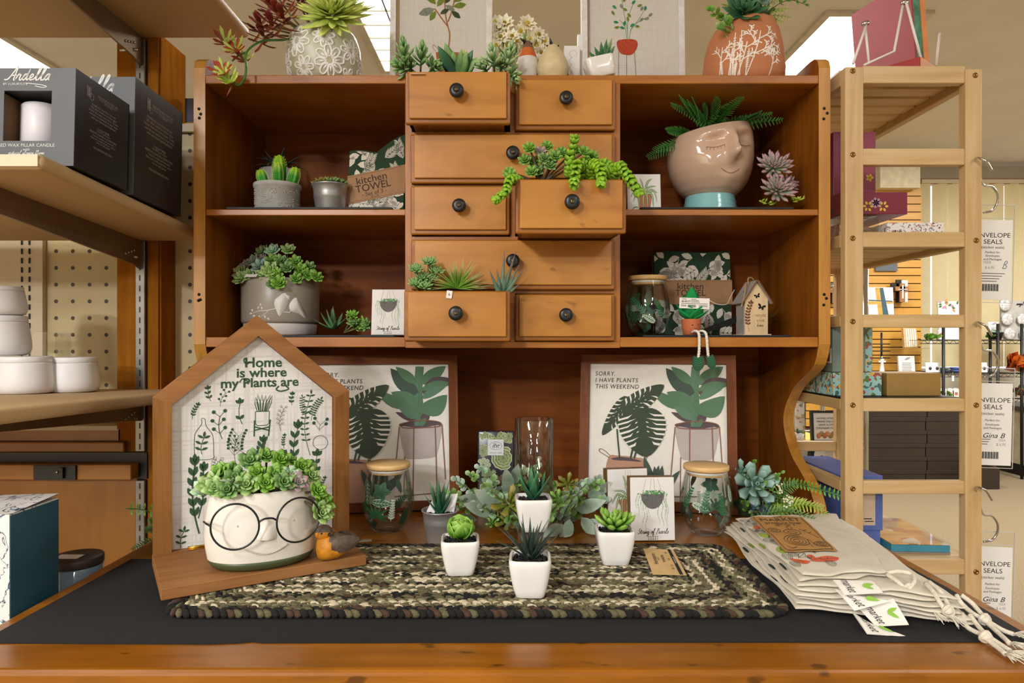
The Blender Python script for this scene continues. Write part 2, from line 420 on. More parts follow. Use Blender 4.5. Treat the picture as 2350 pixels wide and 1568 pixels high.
M_screw=mat('aged_brass_screw','#7A6A50',.4,metal=.9)
W_box=wood('drawer_box_wood','#6E3C12','#8C5520','#A56C30','y',4,8,.5)
def drawer(x0,x1,ztop,zbot,pull,droop=0,kx=None,dz=0):
    "px edges measured on the closed front; pull in metres"
    X0,X1,Z0,Z1=hx(x0),hx(x1),hz(zbot),hz(ztop)
    cx,h=(X0+X1)/2,Z1-Z0; w_=(X1-X0)/2
    A=TR(cx,-pull,Z0+dz)@TR(0,.30,0)@RX(droop)@TR(0,-.30,0)
    m=MB()
    # stepped front: outer slab and the raised, lighter face
    m.box(-w_,w_,-.014,0,0,h,W_edge,A,bev=.004,seg=3)
    m.box(-w_+.009,w_-.008,-.021,-.012,.010,h-.003,W_front,A,bev=.0018,seg=2)
    b=.007; dp=.30; hb=h-.012
    for q in (-w_+.006,w_-.006-b): m.box(q,q+b,0,dp,.004,hb,W_box,A)
    m.box(-w_+.006,w_-.006,dp-b,dp,.004,hb,W_box,A); m.box(-w_+.006,w_-.006,0,dp,.004,.010,W_box,A)
    o=m.build('drawer',hutch)
    kb=MB(); K=A@TR(0 if kx is None else kx,-.020,h*.545)@RX(90)
    kb.lathe([(.0085,0),(.0085,.004),(.0092,.008),(.0125,.014),(.0150,.019),(.0152,.025),(.0140,.0285),(.0080,.0295),(0,.0292)],24,M_knob,K)
    kb.build('knob',o)
    sb=MB(); sb.lathe([(.0048,.029),(.0048,.0312),(.0036,.0328),(0,.0334)],14,M_screw,K); sb.box(-.0042,.0042,-.0006,.0006,.0325,.0336,M_black,K@RZ(65)); sb.build('knob_screw',o)
    return o,A,h,w_
D={}
D['r1l']=drawer(941,1171,188,303,.055,dz=-.004)
D['r1r']=drawer(1182,1410,188,303,0)
D['r2']=drawer(944,1410,312,424,0)
D['r3l']=drawer(944,1170,430,541,0)
D['r3r']=drawer(1182,1409,430,541,.150,droop=3.2,dz=-.004)
D['r4']=drawer(945,1409,552,666,0)
D['r5l']=drawer(943,1171,675,784,.085)
D['r5r']=drawer(1182,1409,676,783,0)
# ============================================================ left shelving unit
W_unit=wood('shelving_wood','#7E4A14','#9A5E1C','#B0742A','z',3,9,.7,.05,.3,spec=0)
W_unitx=wood('shelving_rail','#85521A','#A2681E','#B47C2E','x',3,9,.4,.05,.3)
W_panel=wood('shelving_panel','#7E4E12','#945E18','#A46E22','z',3,5,.4,.04,.4)
M_kraft=mat('kraft_paper','#C0A074',.62,noise=.05,nscale=5,bump=.12,bscale=30)
M_brkt=mat('bronze_bracket','#85705A',.42,metal=.6,noise=.12)
M_cream=mat('cream_board','#DCCDB0',.6,noise=.03)
def pegboard_mat():
    m,nt,b=newmat('pegboard'); tc=node(nt,'ShaderNodeTexCoord'); sp=node(nt,'ShaderNodeSeparateXYZ',{0:tc.outputs['Object']})
    def fr(s):
        a=node(nt,'ShaderNodeMath',{0:s,1:1/.0428},operation='MULTIPLY'); f=node(nt,'ShaderNodeMath',{0:a.outputs[0]},operation='FRACT')
        c=node(nt,'ShaderNodeMath',{0:f.outputs[0],1:.5},operation='SUBTRACT'); return node(nt,'ShaderNodeMath',{0:c.outputs[0],1:2},operation='POWER').outputs[0]
    s=node(nt,'ShaderNodeMath',{0:fr(sp.outputs[0]),1:fr(sp.outputs[2])},operation='ADD')
    r=ramp(nt,s.outputs[0],[(.0,'#3A2A14'),(.013,'#3A2A14'),(.016,'#CDBB8C'),(1,'#CDBB8C')])
    nt.links.new(r,b.inputs['Base Color']); b.inputs['Roughness'].default_value=.45; return m
M_peg=pegboard_mat()
UD=1.675; UK=UD/F
def ux(p,d=UD): return (p-1175)/F*d
def uz(p,d=UD): return EYE-(p-784)/F*d
unit=thing('display_shelving','tall wooden wall shelving with pegboard and paper-covered shelves at the left','shelving',(-.93,UD,0))
UM=TR(.93,-UD,0)
def ub(name,mb): 
    for i,p in enumerate(mb.v): mb.v[i]=(p[0]+.93,p[1]-UD,p[2])
    return mb.build(name,unit)
m=MB(); m.box(ux(272),ux(370),UD,UD+.125,.0,uz(80),W_unit); ub('post',m)
m=MB(); m.box(ux(272),ux(314),UD-.006,UD,uz(985),uz(80),W_unit); m.box(ux(342),ux(366),UD-.006,UD,0.3,uz(80),W_unit); ub('post_moulding',m)
m=MB(); m.box(-2.6,-.735,UD+.07,UD+.08,.0,uz(548)+.28,M_peg); ub('pegboard',m)
m=MB(); m.box(-2.6,-.735,UD+.055,UD+.095,uz(548)+.28,uz(548)+.30,M_cream); ub('pegboard_cap',m)
m=MB(); m.box(-2.6,ux(62),UD+.055,UD+.0695,uz(990),uz(360),M_cream)
for xx in (14,32):
    for j in range(28): m.box(ux(xx-1.5),ux(xx+1.5),UD+.052,UD+.056,uz(995-22*j),uz(982-22*j),M_black)
ub('slotted_panel',m)
m=MB(); m.box(-2.6,ux(275),UD+.0,UD+.06,uz(1012),uz(988),W_unitx); m.box(-2.6,ux(292),UD-.015,UD+.01,uz(1036),uz(1013),W_unitx,bev=.003); ub('rail',m)
m=MB(); m.box(-2.6,ux(275),UD+.0,UD+.06,uz(988),uz(978),M_cream); ub('ledge',m)
m=MB(); m.box(-2.6,ux(343),UD-.012,UD+.01,uz(1063),uz(1037),M_black); m.box(ux(318),ux(343),UD-.012,UD,uz(1097),uz(1063),M_black); ub('black_strip',m)
m=MB(); m.box(-2.6,ux(300,1.63),1.63,UD+.01,uz(1102,1.63),uz(1067,1.63),W_unitx,bev=.002); ub('drawer_rail',m)
m=MB(); m.box(ux(80,1.629),ux(176,1.629),1.624,1.63,uz(1101,1.63),uz(1068,1.63),M_black); m.box(ux(122,1.6),ux(133,1.6),1.616,1.626,uz(1096,1.63),uz(1072,1.63),M_black); m.ball((ux(128,1.61),1.615,uz(1083,1.62)),.0035,M_chrome); ub('latch',m)
m=MB(); m.box(-2.6,ux(317),UD-.004,UD+.02,.0,uz(1050),W_panel); ub('lower_panel',m)
M_std=mat('zinc_standard','#84827C',.38,metal=.9,noise=.15)
st=MB()
for (ya,yb) in ((545,95),(1035,555),(1330,1100)):
    st.box(ux(318),ux(340),UD-.016,UD-.004,uz(ya),uz(yb),M_std,bev=.002)
    for j in range(int((ya-yb)/24)): st.box(ux(327.5),ux(330.5),UD-.0166,UD-.0158,uz(yb+24*j+19),uz(yb+24*j+6),M_black)
ub('standard',st)
def kshelf(x0,x1,d0,d1,z0,z1,th):
    "paper wrapped board from front d0 (top z0) to back d1 (top z1)"
    a=math.degrees(math.atan2(z1-z0,d1-d0)); m=MB()
    m.box(x0,x1,0,math.hypot(d1-d0,z1-z0),-th,0,M_kraft,TR(0,d0,z0)@RX(a),bev=th*.42,seg=4,smooth=None)
    return m
m=kshelf(-2.6,-.754,1.095,1.675,EYE+.303,EYE+.271,.026)
m.box(-1.6,-.760,1.0935,1.0955,EYE+.281,EYE+.300,M_cream)
ub('shelf',m)
ub('shelf',kshelf(-2.6,-.754,.96,1.675,EYE-.0985,EYE-.1165,.024))
ub('shelf',kshelf(-2.6,-.642,1.05,1.675,EYE+.768,EYE+.766,.024))
ub('shelf',MB().box(-2.6,-.752,1.0,1.675,.53,.55,W_panel))
for zt,dd in ((EYE+.742,1.05),(EYE+.247,1.15),(EYE-.139,1.05)):
    m=MB(); pr=[(UD-.006,zt),(dd,zt+ (.03 if zt<1.5 else 0)-.004),(dd,zt-.018),(dd+.1,zt-.026),(UD-.05,zt-.062),(UD-.006,zt-.075)]
    if zt<1.1: pr=[(UD-.006,zt),(dd,zt+.012),(dd,zt-.01),(UD-.1,zt-.045),(UD-.006,zt-.055)]
    m.prism(pr,.005,M_brkt,TR(ux(328),0,0)@SIDEM)
    for j in range(4): m.ball((ux(328)+.006,UD-.05-.012*j,zt-.03-.004*j),.003,M_chrome,8)
    m.tube([(ux(328)-.03,UD-.045,zt-.045),(ux(328)+.012,UD-.045,zt-.045)],.004,M_chrome)
    ub('bracket',m)
# ============================================================ bamboo rack
W_bam=wood('bamboo','#B8935E','#CCAA76','#DABE90','x',3,14,.42,.04,.2)
W_bamz=wood('bamboo_upright','#B8935E','#CCAA76','#DABE90','z',3,14,.42,.04,.2)
W_bamy=wood('bamboo_rail','#AE8A54','#C2A06A','#D0B482','y',3,14,.42,.04,.2)
M_brass=mat('brass_screw','#8E6E3A',.3,metal=1)
RD=1.5; RK=RD/F; RB=2.12
def rx(p): return (p-1175)*RK
def rz(p): return EYE+(784-p)*RK
rack=thing('bamboo_rack','tall pale bamboo storage rack with slatted shelves standing right of the hutch','rack',(rx(2095),RD,0))
def rb(name,mb):
    for i,p in enumerate(mb.v): mb.v[i]=(p[0]-rx(2095),p[1]-RD,p[2])
    return mb.build(name,rack)
XL0,XL1,XR0,XR1=rx(1940),rx(1982),rx(2216),rx(2254)
for x0,x1 in ((XL0,XL1),(XR0,XR1)):
    for y0 in (RD,RB-.024):
        m=MB(); m.box(x0,x1,y0,y0+.024,0,rz(153 if x0<.9 else 158),W_bamz,bev=.0025); rb('post',m)
for lv,(a,b) in enumerate(((150,190),(532,567),(915,945),(1285,1320))):
    for y0 in (RD+.002,RB-.022): m=MB(); m.box(XL1,XR0,y0,y0+.02,rz(b),rz(a),W_bam,bev=.002); rb('end_rail',m)
    for x0 in (XL0,XR1-.020):
        m=MB(); m.box(x0,x0+.020,RD+.024,RB-.024,rz(b)+.002,rz(a)-.003,W_bamy,bev=.002); rb('side_rail',m)
    m=MB(); n=9; L=RB-RD-.06
    for i in range(n):
        y0=RD+.03+L*i/n; m.box(XL0+.021,XR1-.021,y0,y0+L/n-.016,rz(a)-.019,rz(a)-.0015,W_bam,bev=.001)
    rb('slatted_shelf',m)
for (a,b) in ((340,378),(722,752),(1105,1135)):
    for y0 in (RD+.002,RB-.022): m=MB(); m.box(XL1,XR0,y0,y0+.02,rz(b),rz(a),W_bam,bev=.002); rb('rung',m)
    if a>400:
        m=MB(); m.box(XL0,XL0+.020,RD+.024,RB-.024,rz(b)+.002,rz(a)-.003,W_bamy,bev=.002); rb('guard_rail',m)
sc0=MB(); sc0.lathe([(.0058,0),(.0058,.001),(.0045,.0022),(.0026,.0022),(.0022,.0006),(0,.0006)],16,M_brass,RX(90)); s0=sc0.build('screw',rack)
for i,(px,py) in enumerate(((1957,163),(1957,355),(1957,547),(1957,738),(1957,930),(1957,1122),(2238,173),(2240,552),(2240,930),(2240,1313))):
    o=s0 if i==0 else s0.copy()
    if i: COL.objects.link(o); o.parent=rack
    o.location=(rx(px)-rx(2095),-.0002,rz(py))
# ============================================================ things on the desk
rnd=random.Random(7)
def onplane(o,px,py,yy=0.):
    "local (x,z) of a photo point on the plane local y=yy of an Empty"
    M=(Matrix.Translation(o.location)@o.rotation_euler.to_matrix().to_4x4()).inverted()
    a=M@V((0,0,EYE)); b=M@at(px,py,1.); d=b-a; t=(yy-a.y)/d.y; p=a+d*t; return (p.x,p.z)
# ---- felt mat
M_felt=mat('black_felt','#171615',.95,noise=.12,nscale=60,bump=.3,bscale=700)
pts=[(-.705,.903),(-.40,.900),(-.36,.9035),(-.345,.907),(-.33,.9035),(0,.905),(.70,.906),(.705,1.10),(.70,1.253),(-.697,1.25)]
tag(MB().prism(pts,.0014,M_felt,TR(0,0,DESK+.0002)).build('felt_mat'),'thin black mat spread on the desk under the braided runner','mat')
# ---- braided runner
Y0=[mat('black_wool','#15130F',.95,noise=.3,nscale=300,bump=.5,bscale=900),mat('olive_wool','#625C40',.95,noise=.3,nscale=300,bump=.5,bscale=900),
    mat('sage_wool','#86805E',.95,noise=.3,nscale=300,bump=.5,bscale=900),mat('cream_wool','#CEC0A2',.95,noise=.2,nscale=300,bump=.5,bscale=900),mat('brown_wool','#4A3426',.95,noise=.3,nscale=300,bump=.5,bscale=900)]
RUGZ=.0125
RC=(-.0515,1.1445)
def runner():
    m=MB(); W,H=.915,.333; p=.0112
    m.box(-W/2+.012,W/2-.012,-H/2+.012,H/2-.012,.0005,.007,Y0[0])
    recipe=[(0,0,1,4),(0,0,1,4),(1,2,1,3),(3,3,2,1),(1,1,2,0),(0,1,0,4),(1,1,2,0),(3,3,1,3),(1,2,1,1),(3,3,2,4),(0,1,0,1),(1,2,1,3),(3,3,1,2),(0,1,1,4),(1,3,2,0)]
    rr=random.Random(3); i=0
    while True:
        a,b=W/2-.0056-p*i,H/2-.0056-p*i
        if b<.002: break
        r=max(.001,.034-p*i*.8); r=min(r,b)
        pth=[]
        for (cx,cy,a0) in ((a-r,b-r,0),(-a+r,b-r,90),(-a+r,-b+r,180),(a-r,-b+r,270)):
            for k in range(6): an=R(a0+18*k); pth.append(V((cx+r*cos(an),cy+r*sin(an))))
        pth.append(pth[0]); acc=[0]
        for q in range(1,len(pth)): acc.append(acc[-1]+(pth[q]-pth[q-1]).length)
        L=acc[-1]; st=.0150 if i else .021; n=max(6,int(L/st)); rec=recipe[i%len(recipe)]; j=0; q=0; lastc=[0,0]
        for s_ in range(n*2):
            s=L*(s_//2+.5*(s_%2))/n
            while q<len(acc)-2 and acc[q+1]<s: q+=1
            t=(s-acc[q])/max(1e-9,acc[q+1]-acc[q]); c=pth[q].lerp(pth[q+1],min(1,t)); d=(pth[q+1]-pth[q])
            if d.length<1e-9: d=V((1,0))
            d.normalize(); nn=V((-d.y,d.x)); sd=1 if s_%2 else -1
            if i==0:
                m.ball((0,0,0),(.0122,.0056,.0060),Y0[0 if (s_//2)%2 else (1 if rr.random()<.6 else 4)],8,TR(c.x,c.y,.0062)@RZ(math.degrees(math.atan2(d.y,d.x))-38)); continue
            if rr.random()<.88 or lastc[s_%2] is None: lastc[s_%2]=rec[rr.randrange(4)]
            cc=c+nn*sd*p*.24
            m.ball((0,0,0),(.0102,.0037,.0046),Y0[lastc[s_%2]],7,TR(cc.x,cc.y,.0078+rr.uniform(-.0006,.0008))@RZ(math.degrees(math.atan2(d.y,d.x))+sd*30+rr.uniform(-6,6)))
        i+=1
    o=m.build('braided_runner'); o.location=(RC[0],RC[1],DESK+.0016)
    return tag(o,'braided oval-cornered table runner in black, olive and cream wool on the desk','table runner')
runner()
TOPZ=DESK+.0016+RUGZ
# ---- house shaped sign
W_rose=wood('rosewood_frame','#73461F','#90612F','#A4743E','z',4,9,.6,.06,.2,spec=.2)
W_rosex=wood('rosewood_board','#7E4F2A','#9C6A3C','#B07E4C','x',4,10,.6,.06,.25,spec=.25)
M_green=mat('print_green','#35543A',.8,noise=.05)
M_green2=mat('print_dark_green','#2E4A36',.8,noise=.05)
def linen_mat(name,base,line,sc_=260,amt=.5):
    m,nt,b=newmat(name); tc=node(nt,'ShaderNodeTexCoord')
    f=None
    for s in ((1,1,.03),(.03,1,1)):
        mp=node(nt,'ShaderNodeMapping',{'Vector':tc.outputs['Object'],'Scale':s}); nz=node(nt,'ShaderNodeTexNoise',{'Vector':mp.outputs[0],'Scale':sc_,'Detail':2})
        r=ramp(nt,nz.outputs[0],[(.5,(0,0,0)),(.66,(amt,)*3)])
        f=r if f is None else mixc(nt,1.,f,r,'LIGHTEN')
    nt.links.new(mixc(nt,f,srgb(base),srgb(line)),b.inputs['Base Color']); b.inputs['Roughness'].default_value=.8
    MATS[name]=m; return m
M_linen=linen_mat('linen_print','#E9E6E0','#C4BEBA',230,.5)
sign=thing('house_sign','house-shaped wooden sign reading Home is where my Plants are, with a wood ledge','sign',(-.4725,1.272,DESK+.002),rz=31.3)
SW,SE,SP,SBR=.173,.300,.445,.028
outer=[(-SW,0),(SW,0),(SW,SE),(0,SP),(-SW,SE)]
k=SBR; sl=(SP-SE)/SW; off=k*math.sqrt(1+sl*sl)
inner=[(-SW+k,k),(SW-k,k),(SW-k,SE+sl*k-off),(0,SP-off),(-SW+k,SE+sl*k-off)]
m=MB()
for i in range(5):
    j=(i+1)%5; q=[outer[i],outer[j],inner[j],inner[i]]
    m.prism(q,.030,W_rose if i in (1,4) else W_rosex,TR(0,.030,0)@UPR)
m.build('frame',sign)
m=MB(); m.prism(outer,.004,mat('board_back','#6E5038',.7),TR(0,.034,0)@UPR); m.prism([(x*.99,z) for x,z in inner],.008,M_linen,TR(0,.024,0)@UPR); m.build('panel',sign)
art=MB(); AP=TR(0,.0155,0)@UPR
def SPX(px,py): return onplane(sign,px,py,.0158)
def sline(p,w): art.stroke(smooth2([SPX(*q) for q in p],4,False),w,M_green,AP)
u=SPX(602,833); art.text('Home',.0255,M_green,AP@TR(u[0]+.002,u[1],0),off=.022,sx=1.06)
u=SPX(601,856); art.text('is where',.0245,M_green,AP@TR(u[0],u[1],0),off=.022,sx=1.08)
u=SPX(598,879); art.text('my Plants are',.0245,M_green,AP@TR(u[0],u[1],0),off=.022,sx=1.06)
sline([(566,826),(561,823),(560,830),(566,836),(574,830)],.0022); sline([(550,878),(556,870),(566,874),(570,882)],.0022); sline([(640,886),(634,894),(645,898),(662,893),(656,886)],.0028)
def leaf2(mb,M,b,tip,w,mt):
    b,tip=V(b),V(tip); d=tip-b; n=V((-d.y,d.x))*w
    mb.poly([b,b+d*.3+n*.8,b+d*.6+n,b+d*.88+n*.45,tip,b+d*.88-n*.45,b+d*.6-n,b+d*.3-n*.8],mt,M)
def dot2(mb,M,c,r,mt): mb.poly([(c[0]+r*cos(2*PI*i/8),c[1]+r*sin(2*PI*i/8)) for i in range(8)],mt,M)
def sprig(mb,M,b,tip,n,ll,lw,mt,sw=.0012,kind='leaf',bend=.1,spread=45,tipleaf=True):
    b,tip=V(b),V(tip); d=tip-b; nn=V((-d.y,d.x)); P=[b+d*t+nn*bend*sin(PI*t) for t in [i/8 for i in range(9)]]
    mb.stroke(P,sw,mt,M)
    for i in range(n):
        t=.25+.72*i/max(1,n-1); p=b+d*t+nn*bend*sin(PI*t); dd=d.normalized()
        for sg in ((1,-1) if kind!='alt' else ((1,),(-1,))[i%2]):
            a=R(spread)*sg; e=V((dd.x*cos(a)-dd.y*sin(a),dd.x*sin(a)+dd.y*cos(a)))*ll
            if kind in ('leaf','alt'): leaf2(mb,M,p,p+e,lw,mt)
            else:
                mb.stroke([p,p+e],sw*.8,mt,M)
                if kind=='dot': dot2(mb,M,p+e,lw,mt)
                else: mb.stroke([(p.x+e.x+lw*cos(2*PI*k/8),p.y+e.y+lw*sin(2*PI*k/8)) for k in range(8)],sw*.7,mt,M,closed=True)
    if tipleaf and kind in('leaf','alt'): leaf2(mb,M,P[-1],P[-1]+d.normalized()*ll,lw,mt)
S_=lambda b,t,n,ll,lw,**k: sprig(art,AP,SPX(*b),SPX(*t),n,ll*.86,lw,M_green,**{**k,'sw':k.get('sw',.0012)*.8})
S_((484,921),(478,893),3,.009,.25,sw=.001); S_((505,932),(518,902),3,.008,.0022,kind='dot',sw=.0008); S_((441,963),(454,930),5,.007,.25,sw=.001)
S_((556,974),(551,925),2,.012,.3,sw=.0014); S_((510,1008),(505,955),3,.016,.0035,kind='dot',sw=.0014); S_((670,930),(671,906),3,.008,.3,sw=.0009)
S_((712,1046),(714,905),9,.011,.20,sw=.0012,spread=75); S_((714,965),(736,918),8,.009,.22,sw=.001,spread=80); S_((706,962),(694,912),8,.007,.2,sw=.0009,spread=80)
S_((644,990),(651,938),5,.008,.0022,kind='ring',sw=.0008); S_((681,1070),(684,982),4,.020,.22,sw=.0014,spread=28); S_((652,1030),(653,1000),5,.006,.25,sw=.0009)
S_((540,1060),(548,1000),7,.020,.0026,kind='dot',sw=.0008); S_((560,1040),(536,1010),4,.010,.0022,kind='dot',sw=.0008); S_((600,1060),(604,1015),4,.017,.22,sw=.001,spread=30)
S_((654,1080),(648,1045),2,.016,.35,sw=.0012); S_((727,1095),(728,1045),3,.016,.3,sw=.0012,tipleaf=True); S_((737,1130),(745,1098),5,.007,.22,sw=.0009)
S_((457,1225),(448,1065),6,.022,.22,sw=.0035,bend=.06,spread=22); S_((455,1190),(466,1080),5,.020,.22,sw=.0026,bend=-.05,spread=22); S_((722,1210),(727,1165),4,.010,.0024,kind='ring',sw=.0008)
S_((415,1258),(422,1220),3,.012,.2,sw=.0013,spread=65); S_((463,1043),(468,1005),3,.014,.2,sw=.0012,spread=65); S_((495,1085),(500,1060),4,.010,.003,kind='ring',sw=.0008)
S_((733,990),(735,975),2,.02,.0035,kind='dot',sw=.0009)
sline([(462,962),(462,975),(447,998),(446,1045),(449,1055),(488,1053),(490,1040),(488,1000),(473,978),(470,962),(462,960)],.0009)
art.stroke(smooth2([SPX(735+17*cos(a),1016+17*sin(a)*.95) for a in [2*PI*i/10 for i in range(10)]],2),.0009,M_green,AP,closed=True)
for a in ((586,945,586,972),(586,972,590,977),(590,977,612,976),(612,976,617,971),(617,971,618,944),(586,945,618,944)): sline([a[:2],a[2:]],.0012)
for a in ((584,965,583,1002),(620,963,616,1001),(584,980,618,988),(618,980,584,988)): sline([a[:2],a[2:]],.0024)
for x,tx,ty in ((592,586,912),(596,591,905),(600,601,906),(604,610,908),(608,620,906),(611,625,908)):
    q=[SPX(x-2,944),SPX((x+tx)/2-4,(944+ty)/2),SPX(tx,ty),SPX((x+tx)/2+4,(944+ty)/2),SPX(x+3,944)]; art.stroke(q,.0013,M_green,AP)
art.build('print',sign)
LEDGZ=TOPZ-DESK-.002
m=MB(); m.box(-.176,.140,-.196,-.004,LEDGZ+.0005,LEDGZ+.018,W_rosex,bev=.0012); m.build('ledge',sign)
m=MB(); M_gold=mat('brass','#C9A24A',.3,metal=1)
for x in (-.120,.085):
    m.box(x,x+.036,-.012,-.0005,LEDGZ+.018,LEDGZ+.0195,M_gold); m.tube([(x,-.0035,LEDGZ+.021),(x+.036,-.0035,LEDGZ+.021)],.0022,M_gold)
m.build('hinge',sign)
LEDG=TOPZ+.018+.0006
# ---- succulent leaf colours
G=dict(bright=leafmat('bright_green_leaf','#558A24','#94BC50'),mid=leafmat('green_leaf','#4A763A','#90B068'),dark=leafmat('dark_green_leaf','#26543A','#4A8050'),
 pale=leafmat('pale_green_leaf','#6E9A48','#B9CF8C'),lime=leafmat('lime_leaf','#8FAE2C','#D2DE62'),blue=leafmat('blue_green_leaf','#6A8F78','#9CB9AE'),
 pink=leafmat('pink_tipped_leaf','#8FA886','#BC8298',lo=.45),red=leafmat('red_leaf','#7A4A1C','#8E2A22',lo=.1,hi=.8),olive=leafmat('olive_leaf','#6E7A2A','#96803C'),
 grey=leafmat('grey_green_leaf','#8A9E8A','#C4D0BE'),char=leafmat('charcoal_green_leaf','#26382E','#4A5A50'),yel=leafmat('yellow_green_leaf','#8CA63A','#D6D878'),
 mint=leafmat('mint_leaf','#90B890','#C8E0B8'),jade=leafmat('jade_leaf','#4A8230','#98BC58'),rust=leafmat('rust_leaf','#8A6A1E','#A8382A',lo=.0,hi=.7))
M_stem=mat('plant_stem','#6E6A3C',.7,noise=.2); M_soil=mat('black_gravel','#1A1816',.8,noise=.5,nscale=220,bump=1.,bscale=320); M_moss=mat('dark_moss','#2E3A1E',.95,noise=.4,nscale=120,bump=1,bscale=300)
M_bark=mat('brown_stem','#5E4A38',.8,noise=.2)
def gravel(mb,r,z,n,seed,M=None,sq=False,b=.0022):
    q=random.Random(seed)
    for i in range(n):
        a=q.uniform(0,2*PI); d=math.sqrt(q.random())*r
        x,y=(q.uniform(-r,r),q.uniform(-r,r)) if sq else (d*cos(a),d*sin(a))
        mb.ball((x,y,z+q.uniform(-.0006,.001)),b*q.uniform(.6,1.2),M_soil,5,M)
# ---- pot with round glasses
M_cer=mat('matte_white_ceramic','#EAE3D6',.55,noise=.03,bump=.03,bscale=120); M_potg=mat('olive_glaze','#4C5636',.4,noise=.05)
gp=thing('face_planter','white ceramic face planter wearing round wire glasses, full of rosette succulents','planter',(-.418,1.143,LEDG),rz=26)
prf=[(.070,0),(.079,.004),(.083,.010),(.0845,.0155)]
m=MB(); m.lathe(prf,48,M_potg,sy=.70); m.build('foot_band',gp)
m=MB(); m.lathe([(.0845,.0155),(.088,.035),(.0895,.055),(.0875,.080),(.083,.105),(.080,.122),(.0785,.125),(.0765,.1245),(.076,.110),(.0,.108)],56,M_cer,sy=.70,cap0=False)
def gsurf(x,z):
    r=.0895 if z<.06 else .0895-(z-.055)*.14
    return -.70*math.sqrt(max(0,r*r-x*x))
m.grid(lambda u,v:V(((u-.5)*.030*(.45+.55*sin(PI*min(1,(1-v)*.62+.0))) , gsurf(0,.055+.035*v)-.012*sin(PI*u)*((1-v)**.7)*(.3+.7*sin(PI*min(1,.25+v))), .053+.036*v)),8,8,M_cer)
m.build('pot',gp)
m=MB(); M_wire=mat('black_wire','#141312',.35)
m.tube([(x,gsurf(x,.04)-.0004,.036-.011*math.cos(PI*x/.066)+.004) for x in [(-.033+.066*i/14) for i in range(15)]],.0011,mat('smile_groove','#C9BFAE',.7)); m.build('smile',gp)
m=MB(); 
for x in (-.042,.042): m.ball((x*1.0,gsurf(x,.075),.076),.002,mat('eye_dimple','#C9BFAE',.7))
m.build('eye',gp)
m=MB()
for sg in (-1,1):
    ring=[]
    for i in range(36):
        a=2*PI*i/36; lx=.0355*cos(a); ring.append((sg*.0475+lx*cos(R(14)),-.0715+(sg*lx)*sin(R(14))*1.0+.006*(1 if sg*lx>0 else 0)*0,.080+.0355*sin(a)))
    m.tube(ring,.0016,M_wire,closed=True)
    m.tube([(sg*.082,-.0630,.083),(sg*.087,-.045,.083),(sg*.090,-.022,.081)],.0016,M_wire)
m.tube(smooth3([(-.0135,-.0795,.085),(-.006,-.081,.0895),(.006,-.081,.0895),(.0135,-.0795,.085)]),.0016,M_wire); m.build('glasses',gp)
m=MB(); q=random.Random(5)
m.lathe([(.074,.109),(.05,.116),(0,.119)],24,M_moss,sy=.7,cap0=False)
cl=[(-.078,-.03,.135,'pale'),(-.088,-.005,.142,'pale'),(-.060,-.045,.132,'mid'),(-.045,-.02,.150,'mid'),(-.07,.01,.155,'bright'),(-.03,-.045,.138,'pale'),(-.012,-.03,.158,'bright'),(.0,-.05,.139,'bright'),
 (.018,-.035,.152,'jade'),(.03,-.05,.138,'mid'),(-.02,.0,.172,'mid'),(.008,.005,.178,'jade'),(.03,-.01,.172,'bright'),(.045,-.035,.150,'mint'),(.055,-.045,.134,'pink'),(.065,-.02,.158,'bright'),(.05,.02,.165,'jade'),(.082,-.025,.140,'pale'),
 (.088,-.045,.118,'bright'),(.098,-.040,.098,'bright'),(.092,-.055,.082,'pale'),(.104,-.03,.080,'jade'),(.08,.01,.148,'mid'),(-.05,.03,.155,'jade'),(-.095,.015,.125,'mint')]
for i,(x,y,z,g) in enumerate(cl):
    x*=.93; z-=.004*(z>.14); ax=V((x*6,y*9-.75,.65)).normalized()
    m.tube([(x*.5,y*.4,.112),(x*.8,y*.8,(z+.112)/2),(x,y,z)],.002,M_bark,6)
    m.rosette((x,y,z),ax,.0185*q.uniform(.85,1.15),G[g],layers=4,per=6,fat=.14,wid=.78,lo=8,hi=74,seed=i,shape='round',jit=.12)
for i in range(26):
    a=q.uniform(0,2*PI); m.leaf(frame((-.06+q.uniform(-.03,.03),-.03+q.uniform(-.015,.02),.122+q.uniform(0,.025)),(cos(a)*.8-.5,sin(a)-.3,q.uniform(0,.8))),.022,.009,G['pale' if i%2 else 'grey'],thick=.003)
m.build('succulents',gp)
# ---- robin
M_or=mat('orange_plumage','#C47E16',.6,noise=.22,nscale=90,bump=.4,bscale=200); M_gb=mat('grey_brown_plumage','#5A4A3C',.65,noise=.25,nscale=120,bump=.6,bscale=260); M_beak=mat('dark_beak','#22201E',.4)
rb_=thing('bird_figurine','orange-breasted grey-brown bird figurine at the right end of the sign ledge','figurine',(-.296,1.150,LEDG),rz=10)
def loft(mb,rings,n,matf,M=None):
    "rings: (centre, ry, rz) ellipses across x; matf(ring index, angle) picks a material"
    pts=[]
    for (c,ry,rz_) in rings: pts.append([V((c[0],c[1]+ry*cos(2*PI*k/n),c[2]+rz_*sin(2*PI*k/n))) for k in range(n)])
    for i in range(len(rings)-1):
        for k in range(n):
            mb.add([pts[i][k],pts[i][(k+1)%n],pts[i+1][(k+1)%n],pts[i+1][k]],[(0,1,2,3)],matf(i,(k+.5)/n),True,M)
    for e,o in ((0,1),(-1,0)): mb.add(pts[e][::-1] if o else pts[e],[tuple(range(n))],matf(0 if e==0 else len(rings)-2,.75),True,M)
def weld(o,d=1e-5):
    bm=bmesh.new(); bm.from_mesh(o.data); bmesh.ops.remove_doubles(bm,verts=bm.verts[:],dist=d); bmesh.ops.recalc_face_normals(bm,faces=bm.faces[:]); bm.to_mesh(o.data); bm.free(); return o
m=MB()
